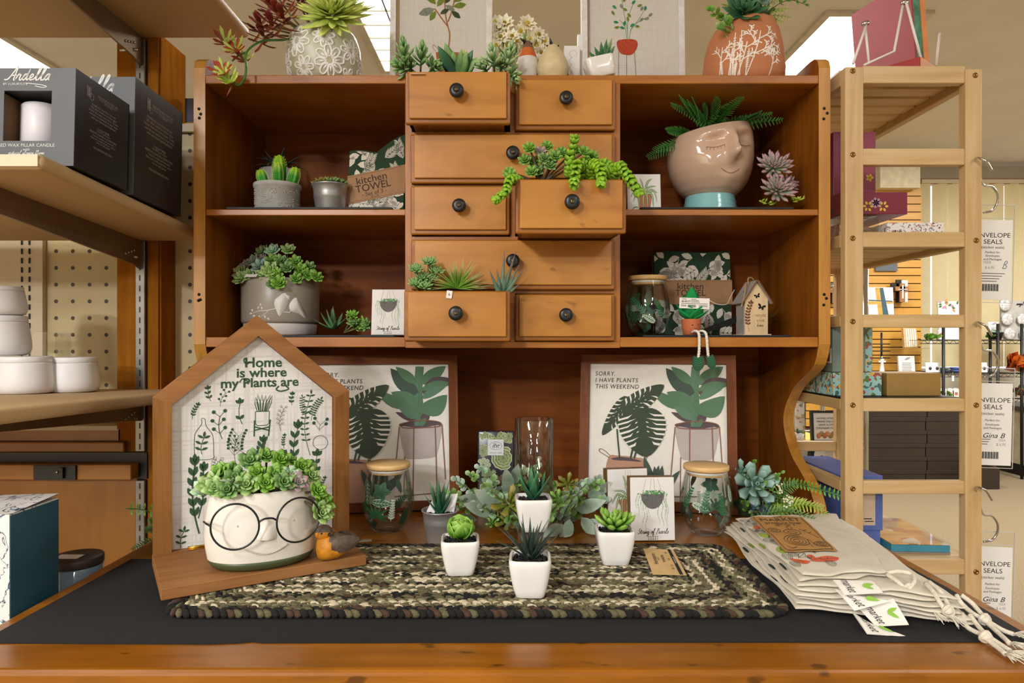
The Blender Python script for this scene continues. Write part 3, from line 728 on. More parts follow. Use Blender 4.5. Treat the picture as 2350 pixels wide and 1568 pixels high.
rings=[((-.0325,0,.022),.005,.007),((-.030,0,.0225),.0135,.0175),((-.022,0,.0235),.0190,.0232),((-.010,0,.0240),.0215,.0236),((.003,0,.0240),.0205,.0210),((.014,0,.0255),.0165,.0160),((.023,0,.0275),.0105,.0100),((.030,0,.029),.006,.0050),((.034,0,.030),.004,.003)]
loft(m,rings,26,lambda i,f: M_gb if (.08<f<.42 and i>2) else M_or)
hr=[((-.0345,-.003,.047),.001,.001),((-.0325,-.003,.047),.0085,.0080),((-.027,-.003,.0475),.0130,.0120),((-.020,-.003,.0475),.0146,.0132),((-.013,-.003,.0470),.0130,.0120),((-.0075,-.003,.0465),.0085,.0080),((-.0055,-.003,.0465),.001,.001)]
loft(m,hr,22,lambda i,f: M_gb if .08<f<.44 else M_or)
weld(m.build('body',rb_))
m=MB(); m.lathe([(.0030,0),(.0020,.004),(0,.0085)],10,M_beak,frame((-.0105,-.0135,.0465),(.62,-.78,-.05))@RX(-90)); m.build('beak',rb_)
m=MB(); m.ball((-.0225,-.0172,.0495),.0017,M_beak,10); m.build('eye',rb_); m=MB(); m.ball((-.0072,-.0045,.0500),.0016,M_beak,10); m.build('eye',rb_)
for sg in (-1,1):
    m=MB(); m.grid(lambda u,v:V((-.006+.044*u,sg*(.0232-.018*u*u-.004*(2*v-1)**2),.0285+.003*u+(v-.5)*.028*sin(PI*min(1,.15+u*.8))**.7)),12,8,M_gb); m.build('wing',rb_)
m=MB(); m.box(.026,.060,-.005,.005,.0285,.0312,M_gb,TR(0,0,-.002)@RY(-2),bev=.001); m.build('tail',rb_)
# ---- square white pots
M_gloss=mat('white_glazed_ceramic','#EFECE6',.14,noise=.02,coat=.5)
def square_pot(label,X,d,z,rz,s=1.):
    t=thing('square_pot',label,'potted plant',(X,d,z),rz,'small square white pots with succulents')
    m=MB(); m.rsq([(.0205,0),(.0222,.0015),(.0252,.012),(.0288,.028),(.0315,.044),(.0322,.052),(.0318,.0560),(.0305,.0580),(.0285,.0580),(.0275,.0565),(.0268,.0480),(0,.048)],M_gloss,SC(s),pw=6,n=56); m.build('pot',t)
    m=MB(); m.rsq([(.0270*s,.050*s),(0,.0525*s)],M_soil,None,pw=6,n=32,cap0=False); gravel(m,.0235*s,.0525*s,150,int(X*1000)%97,sq=True); m.build('gravel',t)
    return t
pA=square_pot('square white pot on the runner with a closed round bright green rosette',sz(1056-1175,1.14),1.142,TOPZ,4)
m=MB(); m.rosette((0,0,.058),(0,-.18,1),.038,G['bright'],layers=5,per=7,fat=.10,wid=1.05,lo=32,hi=86,curl=1.1,inner=.55,shape='round',seed=2,n=6); m.build('succulent',pA)
pB=square_pot('foremost square white pot on the runner holding a dark spiky agave',sz(1216.5-1175,1.045),1.045,TOPZ,-2)
m=MB(); q=random.Random(3)
for i in range(19):
    az=i*137.5; el=78-i*2.7; l=.060+.014*q.random()
    m.leaf(TR(0,0,.050)@RZ(az)@RX(el)@TR(0,.004,0),l,.0105,G['char'],curl=-.25 if i%3 else .3,thick=.004,shape='spike',n=6)
m.build('agave',pB)
pC=square_pot('square white pot on the runner with an open bright green lotus succulent',sz(1410-1175,1.195),1.195,TOPZ,0,1.03)
m=MB(); m.rosette((0,-.002,.060),(0,-.2,1),.041,G['bright'],layers=4,per=8,fat=.24,wid=.48,lo=22,hi=80,curl=.5,inner=.45,shape='spoon',seed=4,n=5); m.build('succulent',pC)
RZT=.827
pD=square_pot('square white pot raised on the clear riser with a toothed green agave',sz(1224-1175,1.205),1.208,RZT+.0005,3)
m=MB()
for i,(az,el,l) in enumerate([(180,55,.040),(120,48,.046),(240,46,.048),(60,52,.046),(300,52,.046),(0,60,.048),(150,72,.050),(215,70,.046),(30,76,.052),(330,72,.050),(270,80,.050)]):
    LM=TR(0,0,.052)@RZ(az)@RX(el)@TR(0,.003,0); m.leaf(LM,l*1.12,.0265,G['dark'],curl=.35,thick=.006,shape='lance',n=6)
    for j in range(1,7):
        for sg in (-1,1):
            u=j/8; h=(1-u)**.7*(.55+.45*min(1,u*5))*.0105; a=.35*u*.5; m.add([V((sg*h,l*u-.0015,sin(a)*l*u*.6)),V((sg*(h+.0014),l*u,sin(a)*l*u*.6)),V((sg*h,l*u+.0015,sin(a)*l*u*.6))],[(0,1,2)],G['dark'],False,LM,[.9]*3)
m.build('agave',pD)
# ---- clear riser
M_acr=glassmat('clear_acrylic',(.99,.995,.995,1),.03,.35,.02)
rs=MB(); y0,y1=1.150,1.262
rs.box(-.012,.090,y0,y1,RZT-.003,RZT,M_acr); rs.box(-.012,-.009,y0,y1,TOPZ,RZT-.003,M_acr); rs.box(.087,.090,y0,y1,TOPZ,RZT-.003,M_acr)
tag(rs.build('acrylic_riser'),'small clear acrylic riser on the runner under a white pot','riser')
# ---- galvanised bucket with agave
M_galv=mat('galvanised_metal','#B0AEAA',.40,metal=.65,noise=.25,nscale=14,bump=.04); M_card=mat('white_card','#EFEBE4',.7,noise=.01); M_ink=mat('black_ink','#1C1B1A',.8,noise=0)
def bucket_mesh(s=1.):
    m=MB(); m.lathe([(.0255*s,0),(.0265*s,.002*s),(.0310*s,.036*s),(.0316*s,.037*s),(.0312*s,.040*s),(.0318*s,.042*s),(.0314*s,.045*s),(.0335*s,.058*s),(.0355*s,.0595*s),(.0362*s,.0612*s),(.0352*s,.0626*s),(.0332*s,.062*s),(.0322*s,.050*s),(0,.050*s)],40,M_galv); return m
bk1=thing('bucket_planter','small galvanised bucket on the desk with a pointed green agave and white tag','potted plant',(sz(1010-1175,1.36),1.362,DESK+.0003))
bucket_mesh(1.04).build('bucket',bk1)
m=MB(); m.lathe([(.033,.054),(.0,.057)],24,M_soil,cap0=False); gravel(m,.030,.056,160,8); m.build('soil',bk1)
m=MB()
for i in range(13):
    m.leaf(TR(0,-.004,.054)@RZ(i*137.5+20)@RX(82-i*3.0)@TR(0,.003,0),.070-.0014*i,.0150,G['dark'],curl=.2 if i>5 else -.1,thick=.005,shape='spike',n=6)
m.build('agave',bk1)
m=MB(); m.add([(-.030,.004,.055),(.026,.010,.055),(.034,.020,.092),(-.014,.014,.088)],[(0,1,2,3)],M_card); m.prism([(-.030,.055),(.026,.055),(.034,.092),(-.012,.088)],.0006,M_card,TR(0,.014,0)@UPR); m.build('tag',bk1)
# ---- glass cups with bamboo lids and leaf decals
M_glass=glassmat('clear_glass',(.99,.995,.99,1),.015,.5,.02); W_lid=wood('bamboo_lid','#C99A5C','#DDB478','#E8C68E','x',4,12,.45)
M_dg=mat('decal_green','#2E6440',.5,noise=.15,nscale=60); M_dg2=mat('decal_dark_leaf','#243C2A',.5,noise=.15); M_dl=mat('decal_pale_leaf','#B9C9B4',.5,noise=.1); M_dr=mat('decal_rust','#7A3E30',.5,noise=.1)
CUP=[(.0,0),(.026,0),(.030,.0015),(.040,.014),(.0485,.030),(.0530,.050),(.0530,.068),(.0500,.092),(.0455,.115),(.0425,.130)]
def cup_r(z):
    for (r0,z0),(r1,z1) in zip(CUP[1:],CUP[2:]):
        if z<=z1: return r0+(r1-r0)*max(0,(z-z0))/max(1e-6,z1-z0)
    return CUP[-1][0]
def cupP(th,z,e=.0006): r=cup_r(z)+e; return V((r*sin(th),-r*cos(th),z))
def decal_leaf(m,th,z,ang,L,W,mt,rib=None,n=8,e=.0006):
    "leaf lying on the glass, foot at (th,z), running at ang (0 up)"
    def P(u,v,ee=e):
        w_=W*sin(PI*min(1,(.06+.94*u)**.8))**.8*(v-.5); a=L*u; zz=z+a*cos(ang)+w_*sin(ang); zz=max(.004,min(.129,zz)); return cupP(th+(a*sin(ang)-w_*cos(ang))/.05,zz,ee)
    m.grid(lambda u,v:P(u,v),n,2,mt)
    if rib:
        m.grid(lambda u,v:P(u*.95,.5+(v-.5)*.10,e*1.7),n,1,rib)
        for k in range(1,6):
            for s_ in (0,1):
                m.grid(lambda u,v:P(k/7+.12*u,.5+(u*.42+(v-.5)*.10)*(1 if s_ else -1),e*1.7),2,1,rib)
def decal_frond(m,th,z,ang,L,W,mt,n=8):
    decal_leaf(m,th,z,ang,L,.0022,mt)
    for i in range(1,n+1):
        u=i/n*.95; a=L*u
        for s_ in (-1,1): decal_leaf(m,th+a*sin(ang)/.05,min(.125,max(.006,z+a*cos(ang))),ang+s_*.9,W*(1-.55*u),.0042,mt,n=4)
def cup(label,loc,rz,seed,cat='glass cup'):
    t=thing('lidded_glass',label,cat,loc,rz,'stemless leaf-print glasses with bamboo lids')
    m=MB(); m.lathe([(0,.004),(.027,.004),(.037,.014),(.0462,.030),(.0507,.050),(.0507,.068),(.0477,.092),(.0432,.115),(.0403,.130)][::-1]+CUP[0:1]+CUP[1:],48,M_glass,cap0=False,cap1=False); m.build('glass',t)
    q=random.Random(seed); m=MB()
    decal_leaf(m,-.75,.112,PI*.93,.052,.020,M_dg,M_dl); decal_frond(m,-.85,.030,PI*.75,.03,.012,M_dg,6)
    for k in range(5): decal_leaf(m,.0+.06,.092,2*PI*k/5+.4,.021,.015,M_dg,M_dg2)
    decal_leaf(m,-.28,.070,PI*.53,.042,.017,M_dl,M_dg); decal_leaf(m,-.28,.0701,PI*.53,.040,.012,M_dg,M_dl,e=.001)
    for k in range(9): decal_leaf(m,-.15,.040,-1.9+k*.48,.030,.0055,M_dg)
    decal_frond(m,.45,.030,.1,.045,.010,M_dl,8); decal_leaf(m,.95,.020,.35,.040,.018,M_dg2,M_dg); decal_leaf(m,.75,.115,PI*.92,.030,.012,M_dg2)
    for k in range(4): decal_leaf(m,-.75,.058,2*PI*k/4+.3,.018,.010,M_dg)
    for k in range(8):
        th=1.6+k*.42
        if k%2: decal_leaf(m,th,.03+.06*q.random(),q.uniform(0,6.28),.035,.014,M_dg2 if k%4==1 else M_dl,M_dg)
        else: decal_frond(m,th,.03+.03*q.random(),q.uniform(-.8,.8),.05,.013,M_dg)
    decal_leaf(m,-.6,.012,.9,.030,.012,M_dg2)
    m.build('leaf_print',t)
    m=MB(); m.lathe([(.0385,.122),(.0395,.124),(.0395,.133),(.0455,.133),(.0465,.1345),(.0465,.142),(.0450,.1435),(0,.1438)],48,W_lid); 
    m.build('lid',t)
    m=MB(); m.lathe([(.0398,.126),(.0407,.127),(.0407,.130),(.0398,.131)],40,mat('silicone_seal','#D8D4CC',.3),cap0=False,cap1=False); m.build('seal',t)
    return t
cup('stemless leaf-print glass with bamboo lid between the house sign and the bucket',(sz(891-1175,1.448),1.448,DESK+.0003),-10,1)
cup('stemless leaf-print glass with bamboo lid on the desk right of the pearls plaque',(sz(1622-1175,1.42),1.425,DESK+.0003),150,2)
# ---- two framed plant posters
W_pf=wood('poster_frame_wood','#55290E','#74411E','#8A552C','z',4,9,.5,spec=.15); W_pfx=wood('poster_frame_wood_x','#55290E','#74411E','#8A552C','x',4,9,.5,spec=.15)
M_paper=mat('textured_paper','#E8E3D8',.9,noise=.03,nscale=60,bump=.5,bscale=130)
PC={'mon':mat('print_monstera','#3E4A3A',.85,noise=.08,bump=.3,bscale=130),'g1':mat('print_leaf_green','#587A5C',.85,noise=.08,bump=.3,bscale=130),'g2':mat('print_leaf_dark','#45564A',.85,noise=.08),'pl':mat('print_plum','#5A4C50',.85,noise=.05),
    'pot':mat('print_grey_pot','#B9ADA8',.85,noise=.05,bump=.3,bscale=130),'terra':mat('print_blush_pot','#B58A72',.85,noise=.05,bump=.3,bscale=130),'line':mat('print_brown_line','#8A5E50',.85,noise=.03),'sage':mat('print_sage','#5E7F68',.85,noise=.05)}
PW,PH=.367,.368
def monstera(mb,M,c,ax,L,W,mt,z,slits=6,depth=.7):
    "split leaf: c = stalk end, ax = angle of the midrib; the slits show the paper"
    d=V((cos(ax),sin(ax))); n=V((-d.y,d.x)); c=V(c); K=26
    hw=lambda u: W/2*max(0,sin(PI*min(1,u**.66)))**.62
    P=lambda u,f: c+d*(L*(u*1.14-.14))+n*f*hw(u)
    l=[P(i/K,1) for i in range(K+1)]; r=[P(i/K,-1) for i in range(K+1)]; vs=[]
    for i in range(K+1): vs+=[(l[i].x,l[i].y,z),(r[i].x,r[i].y,z)]
    mb.add(vs,[(2*i,2*i+1,2*i+3,2*i+2) for i in range(K)],mt,False,M)
    for k in range(slits):
        for sg in (1,-1):
            u=.20+.66*(k+.5*(sg>0)*.3)/slits; w_=.013+.006*((k*5+2)%3)/2; i0=1-depth*(.72+.28*((k*3)%2))
            a_,b_=P(u-w_,sg*1.04),P(u+w_*1.1,sg*1.04); m1,m2=P(u-w_*1.1-.03,sg*.62),P(u+w_*1.0-.03,sg*.60); t_=P(u-.085,sg*i0)
            mb.add([(p.x,p.y,z+.0002) for p in (a_,b_,m2,m1,t_)],[(0,1,2,3),(3,2,4)],M_paper,False,M)
            if k in (1,2,3): 
                p=P(u-.02,sg*.16); e=P(u+.02,sg*.30); mm=(e-p); q_=V((-mm.y,mm.x))*.16; mb.poly([p,p+mm*.5+q_,e,p+mm*.5-q_],M_paper,M,z+.0002)
def poster(label,loc,rz,lean):
    t=thing('framed_poster',label,'poster',loc,group='framed plant posters',rot=(lean,0,rz)); return t
pr_=poster('framed poster reading SORRY I HAVE PLANTS THIS WEEKEND, behind the small plaques at the right',(.337,1.597,DESK+.0045),-13,-9.5)
def poster_parts(t):
    b=.0215; x=PW/2; m=MB()
    for q,mm in (([(-x,0),(x,0),(x-b,b),(-x+b,b)],W_pfx),([(x,0),(x,PH),(x-b,PH-b),(x-b,b)],W_pf),([(x,PH),(-x,PH),(-x+b,PH-b),(x-b,PH-b)],W_pfx),([(-x,PH),(-x,0),(-x+b,b),(-x+b,PH-b)],W_pf)): m.prism(q,.022,mm,TR(0,.022,0)@UPR)
    m.build('frame',t)
    m=MB(); m.box(-x+b*.8,x-b*.8,.012,.018,b*.8,PH-b*.8,M_paper); m.build('paper',t)
    a=MB(); AM=TR(0,.0117,0)@UPR; P=lambda px,py: onplane(pr_,px,py,.0117)
    jobs=[]
    def later(f):
        def g(*p,**k):
            z=k.get('z',p[DZ[f.__name__]] if len(p)>DZ[f.__name__] else DF[f.__name__]); jobs.append((z,len(jobs),f,p,k))
        return g
    DZ=dict(pol=2,L_=4,ln=3,mon=6); DF=dict(pol=.0003,L_=.0004,ln=.0006,mon=.0007)
    def pol(pts,mt,z,sm=True): 
        q=[P(*p) for p in pts]; q=smooth2(q,4) if sm else q
        a.poly(q,PC[mt] if isinstance(mt,str) else mt,AM,z)
    def L_(b_,e_,w_,mt,z=.0004,bend=0):
        b2,e2=V(P(*b_)),V(P(*e_)); d=e2-b2; n=V((-d.y,d.x)); K=9
        l=[];r=[]
        for i in range(K):
            u=i/(K-1); h=w_*sin(PI*min(1,(.05+.95*u)**.85))**.8 if i<K-1 else 0; p=b2+d*u+n*bend*sin(PI*u); l.append(p+n*h); r.append(p-n*h)
        vs=[];
        for i in range(K): vs+=[(l[i].x,l[i].y,z),(r[i].x,r[i].y,z)]
        a.add(vs,[(2*i,2*i+1,2*i+3,2*i+2) for i in range(K-1)],PC[mt],False,AM)
    def ln(pts,w_,mt='line',z=.0006,sm=True): a.stroke(smooth2([P(*p) for p in pts],4,False) if sm else [P(*p) for p in pts],w_,PC[mt],AM,z)
    def mon(c,ax,L,W,mt,z0,z,sl,dp): monstera(a,AM,c,ax,L,W,mt,z,sl,dp)
    pol,L_,ln,mon=later(pol),later(L_),later(ln),later(mon)
    for i,s_ in enumerate(('SORRY.','I HAVE PLANTS','THIS WEEKEND')):
        u=P(1366,858+14.6*i); a.text(s_,.0150,M_ink,AM@TR(u[0],u[1],.0004),align='LEFT',shear=.12,space=1.12,sx=.92)
    # right plant in its stand
    ln([(1602,980),(1597,900),(1600,842)],.014,'g1',.0003); ln([(1590,980),(1588,900),(1592,842)],.010,'sage',.0004)
    L_((1590,905),(1528,845),.20,'g2',.0004,.05); L_((1588,880),(1540,842),.18,'g1',.00045); L_((1602,880),(1660,842),.22,'g1',.0004); L_((1605,905),(1674,872),.20,'pl',.0004,.1); L_((1604,895),(1676,884),.14,'g1',.0005,.06)
    L_((1605,915),(1660,890),.16,'sage',.0005,.05); L_((1592,930),(1490,890),.13,'g1',.0005,.12); L_((1590,935),(1553,890),.22,'pl',.00035,-.05); L_((1590,945),(1530,900),.26,'g1',.0005,-.08); L_((1600,945),(1663,910),.30,'g1',.0006,-.14)
    L_((1590,962),(1546,932),.20,'sage',.0005); L_((1586,968),(1540,946),.14,'pl',.0004); L_((1605,972),(1618,944),.32,'pl',.0004); L_((1600,980),(1612,962),.3,'g1',.0005)
    pol([(1549,974),(1575,969),(1610,968),(1640,972),(1650,979),(1640,984),(1600,985),(1560,983)],'pl',.0002)
    pol([(1551,980),(1600,986),(1648,982),(1646,1020),(1640,1045),(1630,1056),(1570,1056),(1560,1040),(1553,1010)],'pot',.00025)
    ln([(1549,976),(1575,969),(1610,968),(1640,972),(1650,979),(1640,984),(1600,985),(1560,983),(1549,976)],.0022)
    for x0,x1,yb in ((1549,1538,1110),(1583,1582,1150),(1634,1640,1150),(1651,1660,1110)): ln([(x0,980),(x1,yb)],.0022,sm=False)
    ln([(1562,1050),(1560,1190)],.002,sm=False); ln([(1538,1140),(1660,1140)],.002,sm=False)
    # monstera in its basket
    ln([(1422,1052),(1418,1010),(1416,985)],.0034,'mon'); ln([(1447,1052),(1452,1030)],.004,'mon'); ln([(1455,1052),(1462,1030)],.004,'mon')
    mon(P(1470,950),R(-82),.104,.112,PC['mon'],0,.0009,7,.78)
    mon(P(1440,940),R(35),.106,.050,PC['mon'],0,.0006,6,.75)
    mon(P(1436,922),R(-124),.100,.038,PC['mon'],0,.0005,6,.75)
    pol([(1396,1050),(1420,1046),(1460,1050),(1478,1058),(1482,1110),(1470,1160),(1400,1160),(1388,1110)],'terra',.0002)
    pol([(1404,1052),(1430,1049),(1465,1056),(1470,1060),(1440,1058),(1410,1056)],'pl',.0003)
    ln([(1400,1046),(1390,1036),(1378,1030),(1376,1036),(1388,1044),(1398,1050)],.0016); ln([(1476,1054),(1486,1045),(1480,1060)],.0016)
    for b_,e_ in (((1500,1130),(1478,1048)),((1505,1130),(1502,1070)),((1512,1130),(1520,1068)),((1520,1130),(1560,1080)),((1490,1135),(1462,1072)),((1510,1120),(1545,1095)),((1500,1120),(1512,1068))): L_(b_,e_,.12,'g2',.0007)
    zz=.0003
    for z,i,f,p,k in sorted(jobs,key=lambda j:j[:2]):
        p=list(p); d_=DZ[f.__name__]
        if len(p)>d_: p[d_]=zz
        else: k['z']=zz
        f(*p,**k); zz+=.00007 if f.__name__!='mon' else .0003
    a.build('print',t)
poster_parts(pr_)
pl_=dup(pr_,(-.306,1.585,DESK+.0045),None,'framed plant poster half hidden behind the house sign at the left')
pl_.rotation_euler=(R(-10),0,R(9))
# ============================================================ hand lettering
GL={'a':([(0,.1),(.35,.8),(.75,1),(.35,.95),(.15,.4),(.4,0),(.7,.5),(.78,1),(.75,.2),(.95,.05)],1.1),'r':([(0,.2),(.3,1.05),(.42,.85),(.65,.9),(.6,.3),(.75,0)],.95),
'd':([(0,.1),(.35,.8),(.75,1),(.35,.95),(.15,.4),(.4,0),(.75,.6),(.95,2.1),(.8,.3),(1,.05)],1.15),'e':([(0,.2),(.5,.5),(.6,.85),(.35,1),(.15,.55),(.35,.02),(.7,.15)],.9),
'l':([(0,.2),(.5,1.3),(.6,2.1),(.4,2.2),(.28,1.2),(.35,.1),(.6,.05)],.8),'n':([(0,.2),(.2,1),(.2,0),(.5,.95),(.75,.9),(.75,.1)],.95),'i':([(0,.2),(.25,1),(.25,.1)],.5),
'g':([(0,.1),(.35,.8),(.7,1),(.3,.9),(.15,.4),(.4,.05),(.7,.7),(.7,-.6),(.35,-1.1),(.2,-.7),(.8,.0)],.9),'t':([(0,.2),(.3,1.7),(.25,.2),(.5,0)],.7),'s':([(0,.1),(.4,1.05),(.6,.5),(.5,.05),(.1,.1),(.6,.0)],.85),
'o':([(0,.2),(.3,.9),(.55,1),(.2,.8),(.15,.2),(.5,0),(.75,.5),(.55,1),(.8,.9)],.9),'f':([(0,.2),(.45,1.5),(.55,2.2),(.35,2.1),(.3,.5),(.25,-.9),(.5,-.6),(.4,.1)],.75),'m':([(0,.2),(.15,1),(.15,0),(.4,.95),(.6,.8),(.6,0),(.85,.95),(1.05,.8),(1.05,.1)],1.25),
'k':([(0,.2),(.4,2),(.25,0),(.35,.6),(.75,1),(.45,.55),(.8,0)],.95),'h':([(0,.2),(.45,1.9),(.35,2.1),(.2,0),(.5,.95),(.75,.8),(.75,.1)],.95),'w':([(0,.9),(.15,.1),(.4,.8),(.6,.1),(.8,1)],.95),'u':([(0,.9),(.1,.1),(.5,.2),(.6,1),(.65,.1)],.85),
'S':([(.9,1.9),(.5,2.2),(.2,1.6),(.75,.9),(.6,.1),(0,.1),(.4,.0)],1.1),'P':([(.3,-.3),(.5,1.2),(.6,2.1),(.2,1.9),(.8,2.2),(1.1,1.7),(.6,1.1)],1.1),'A':([(-.4,.1),(.2,.2),(.8,1.5),(1.15,2.3),(1.1,.2),(1.35,.05)],1.4),'B':([(.2,0),(.4,2),(.9,2.1),(1,1.5),(.5,1.1),(1.1,.8),(1,.1),(.3,.1)],1.2)}
def script(mb,txt,size,m,M,wd=.14,shear=.25,sp=1.):
    x=0; runs=[]; cur=[]
    for ch in txt:
        if ch==' ':
            if cur: runs.append(cur); cur=[]
            x+=.7; continue
        p,ad=GL[ch]; q=[(px+x+py*shear,py) for px,py in p]
        if ch in 'SPAB': runs.append(q)
        else: cur+=q
        if ch=='t': runs.append([(x-.1+1.2*shear,1.25),(x+.7+1.2*shear,1.35)])
        if ch=='A': runs.append([(x+.4+.8*shear,.75),(x+1.35+.9*shear,.85)])
        if ch=='i': runs.append([(x+.25+1.5*shear,1.5),(x+.33+1.55*shear,1.58)])
        x+=ad*sp
    if cur: runs.append(cur)
    for r in runs: mb.stroke([(a*size-x*size/2,b*size) for a,b in smooth2(r,4,False)],wd*size,m,M)
    return x*size
# ============================================================ plaques
W_pl=wood('plaque_wood','#5E4326','#7A5A36','#946E44','z',5,12,.6); M_pw=mat('plaque_white','#E6E2DC',.6,noise=.02,bump=.1,bscale=90)
M_pg=mat('pearl_green','#4E9A4E',.7,noise=.1); M_pgd=mat('pearl_dark_green','#2F5A34',.7,noise=.1); M_pot2=mat('plaque_grey_pot','#6A5F62',.7,noise=.05); M_terr=mat('plaque_terracotta','#B57050',.7,noise=.06); M_pale=mat('plaque_pale_leaf','#B9CF94',.7,noise=.06)
def pearls_art(mb,W,H,M,seed):
    q=random.Random(seed); X=lambda u,v:(u*W,v*H)
    mb.poly([X(-.26+.52*i/12,.735) for i in range(13)]+[X(.26*cos(PI*i/14),.735-.235*sin(PI*i/14)) for i in range(15)],M_pot2,M,.0003)
    for a,b in ((-.22,-.14),(-.06,-.02),(.06,.03),(.22,.12)): mb.stroke([X(a,.74),X(b,.98)],.0004,M_terr,M,.0002)
    def pearl(u,v,r): dot2v(mb,M,X(u,v),r*W,M_pg if q.random()<.72 else M_pgd,.0005+.0003*q.random())
    for i in range(70): pearl(q.gauss(0,.11),.755+q.uniform(-.03,.035),.013)
    for i in range(24): pearl(q.uniform(-.28,.28),.76+q.uniform(-.03,.02),.010)
    for u,v1 in ((-.30,.40),(-.24,.42),(-.19,.26),(-.13,.17),(-.08,.38),(.02,.5),(.12,.26),(.2,.22),(.27,.16),(.31,.28),(-.35,.5)):
        v=.74
        while v>v1: pearl(u+.02*sin(v*23+u*9)+(.74-v)*u*.25,v,q.uniform(.007,.013)*(.6+.4*(v-v1)/(.74-v1))); v-=.021
    script(mb,'String of Pearls',H*.036,M_ink,M@TR(0,.115*H,.0004),wd=.16,shear=.3)
    for r_ in range(2):
        for i in range(5):
            c=X(-.10+.05*i,.065-.035*r_)
            if i<4: dot2v(mb,M,c,.012*W,M_ink,.0004)
            else: mb.stroke([(c[0]+.012*W*cos(2*PI*k/8),c[1]+.012*W*sin(2*PI*k/8)) for k in range(8)],.0004,M_ink,M,.0004,closed=True)
def dot2v(mb,M,c,r,mt,z): mb.poly([(c[0]+r*cos(2*PI*i/8),c[1]+r*sin(2*PI*i/8)) for i in range(8)],mt,M,z)
def blade(mb,M,P,w,mt,z):
    P=[V(p) for p in smooth2(P,5,False)]; K=len(P); ws=[w*sin(PI*min(1,(.08+.92*i/(K-1))))**.7+.0001 for i in range(K)]
    mb.stroke(P,ws,mt,M,z)
def spider_art(mb,W,H,M,hang=False):
    X=lambda u,v:(u*W,v*H)
    mb.poly([X(-.20,.42),X(.22,.42),X(.17,.10),X(-.15,.10)],M_terr,M,.0002); mb.poly([X(-.24,.49),X(.26,.49),X(.25,.41),X(-.23,.41)],M_terr,M,.00025)
    for P,w in (([(.0,.48),(-.12,.62),(-.36,.64)],.03),([(.0,.48),(-.2,.55),(-.32,.30)],.035),([(.02,.48),(.12,.66),(.36,.70)],.035),([(.02,.48),(.2,.62),(.40,.52)],.03),([(.0,.5),(-.05,.75),(-.12,.90)],.03),([(.02,.5),(.10,.78),(.24,.88)],.04),
        ([(.0,.48),(-.14,.5),(-.16,.2)],.04),([(.02,.48),(.08,.5),(.10,.16)],.045),([(.0,.47),(-.03,.4),(-.02,.14)],.04),([(.04,.48),(.22,.50),(.27,.18)],.04),([(0,.48),(-.25,.58),(-.40,.42)],.03),([(.02,.48),(.28,.57),(.38,.30)],.03)):
        blade(mb,M,[X(*p) for p in P],w*W*1.5,M_pgd,.0004); blade(mb,M,[X(*p) for p in P],w*W*.75,M_pale,.0006)
    if hang:
        for a in (-.1,.02,.12): mb.stroke([X(a,.55),X(a*.5,.98)],.0004,M_terr,M,.0002)
    for u,v in ((-.28,.12),(-.2,.05),(.2,.07)): blade(mb,M,[X(u+.1,v+.06),X(u,v+.06),X(u-.08,v)],.02*W,M_pgd,.0005)
def plaque(name,label,loc,rz,W,H,T,art,seed=1,wd=True,lean=-4):
    t=thing(name,label,'plaque' if T>.01 else 'card',loc,rot=(lean,0,rz))
    m=MB(); m.box(-W/2,W/2,.0015,T,0,H,W_pl if wd else M_pw,bev=.0008)
    m.build('block',t); m=MB(); m.box(-W/2+.0005,W/2-.0005,0,.0025,.0005,H-.0005,M_pw,bev=.0012); m.build('face',t)
    m=MB(); AM=TR(0,-.0002,0)@UPR
    (pearls_art(m,W,H,AM,seed) if art=='p' else spider_art(m,W,H,AM,T>.01)); m.build('print',t); return t
plaque('plaque','white String of Pearls plaque with brown wooden edges standing on the desk beside the runner',at(1499,784,1.362).xy.to_3d()+V((0,0,DESK+.002)),3,.090,.126,.030,'p')
plaque('plaque','white spider plant plaque with wooden edges half hidden behind the pearls plaque',at(1443,784,1.452).xy.to_3d()+V((0,0,DESK+.002)),10,.090,.126,.030,'s')
# ============================================================ glass cylinder and napkins
m=MB(); M_cyl=glassmat('cylinder_glass',(.985,.97,.94,1),.015,.6,.05)
m.lathe([(.0405,.226),(.0405,.006),(0,.006),(0,0),(.0435,0),(.0435,.226),(.042,.2275),(.0405,.226)],56,M_cyl,TR(sz(1226-1175,1.52),1.525,DESK+.001),cap0=False,cap1=False)
tag(m.build('glass_cylinder'),'tall clear glass cylinder standing inside the greenery ring at the back','glass cylinder')
nap=thing('napkin_pack','square pack of succulent-print paper napkins with an ihr label behind the glass cylinder','napkins',(-.040,1.67,DESK+.002),rot=(-4,0,-2))
M_napb=mat('napkin_dark','#34323A',.25,noise=.3,nscale=30); M_n1=mat('napkin_green','#7E8E5A',.25,noise=.25,nscale=60); M_n2=mat('napkin_cream_edge','#D9D6B4',.25,noise=.1); M_n3=mat('napkin_sage','#9BAF8C',.25,noise=.2,nscale=50); M_n4=mat('napkin_plum','#6A3A3E',.25,noise=.2)
NW=.090; NH=.178
m=MB(); m.box(-NW/2,NW/2,0,.024,0,NH,M_napb,bev=.004,seg=3,smooth=None); m.build('pack',nap)
m=MB(); AM=TR(0,-.0004,0)@UPR; q=random.Random(12)
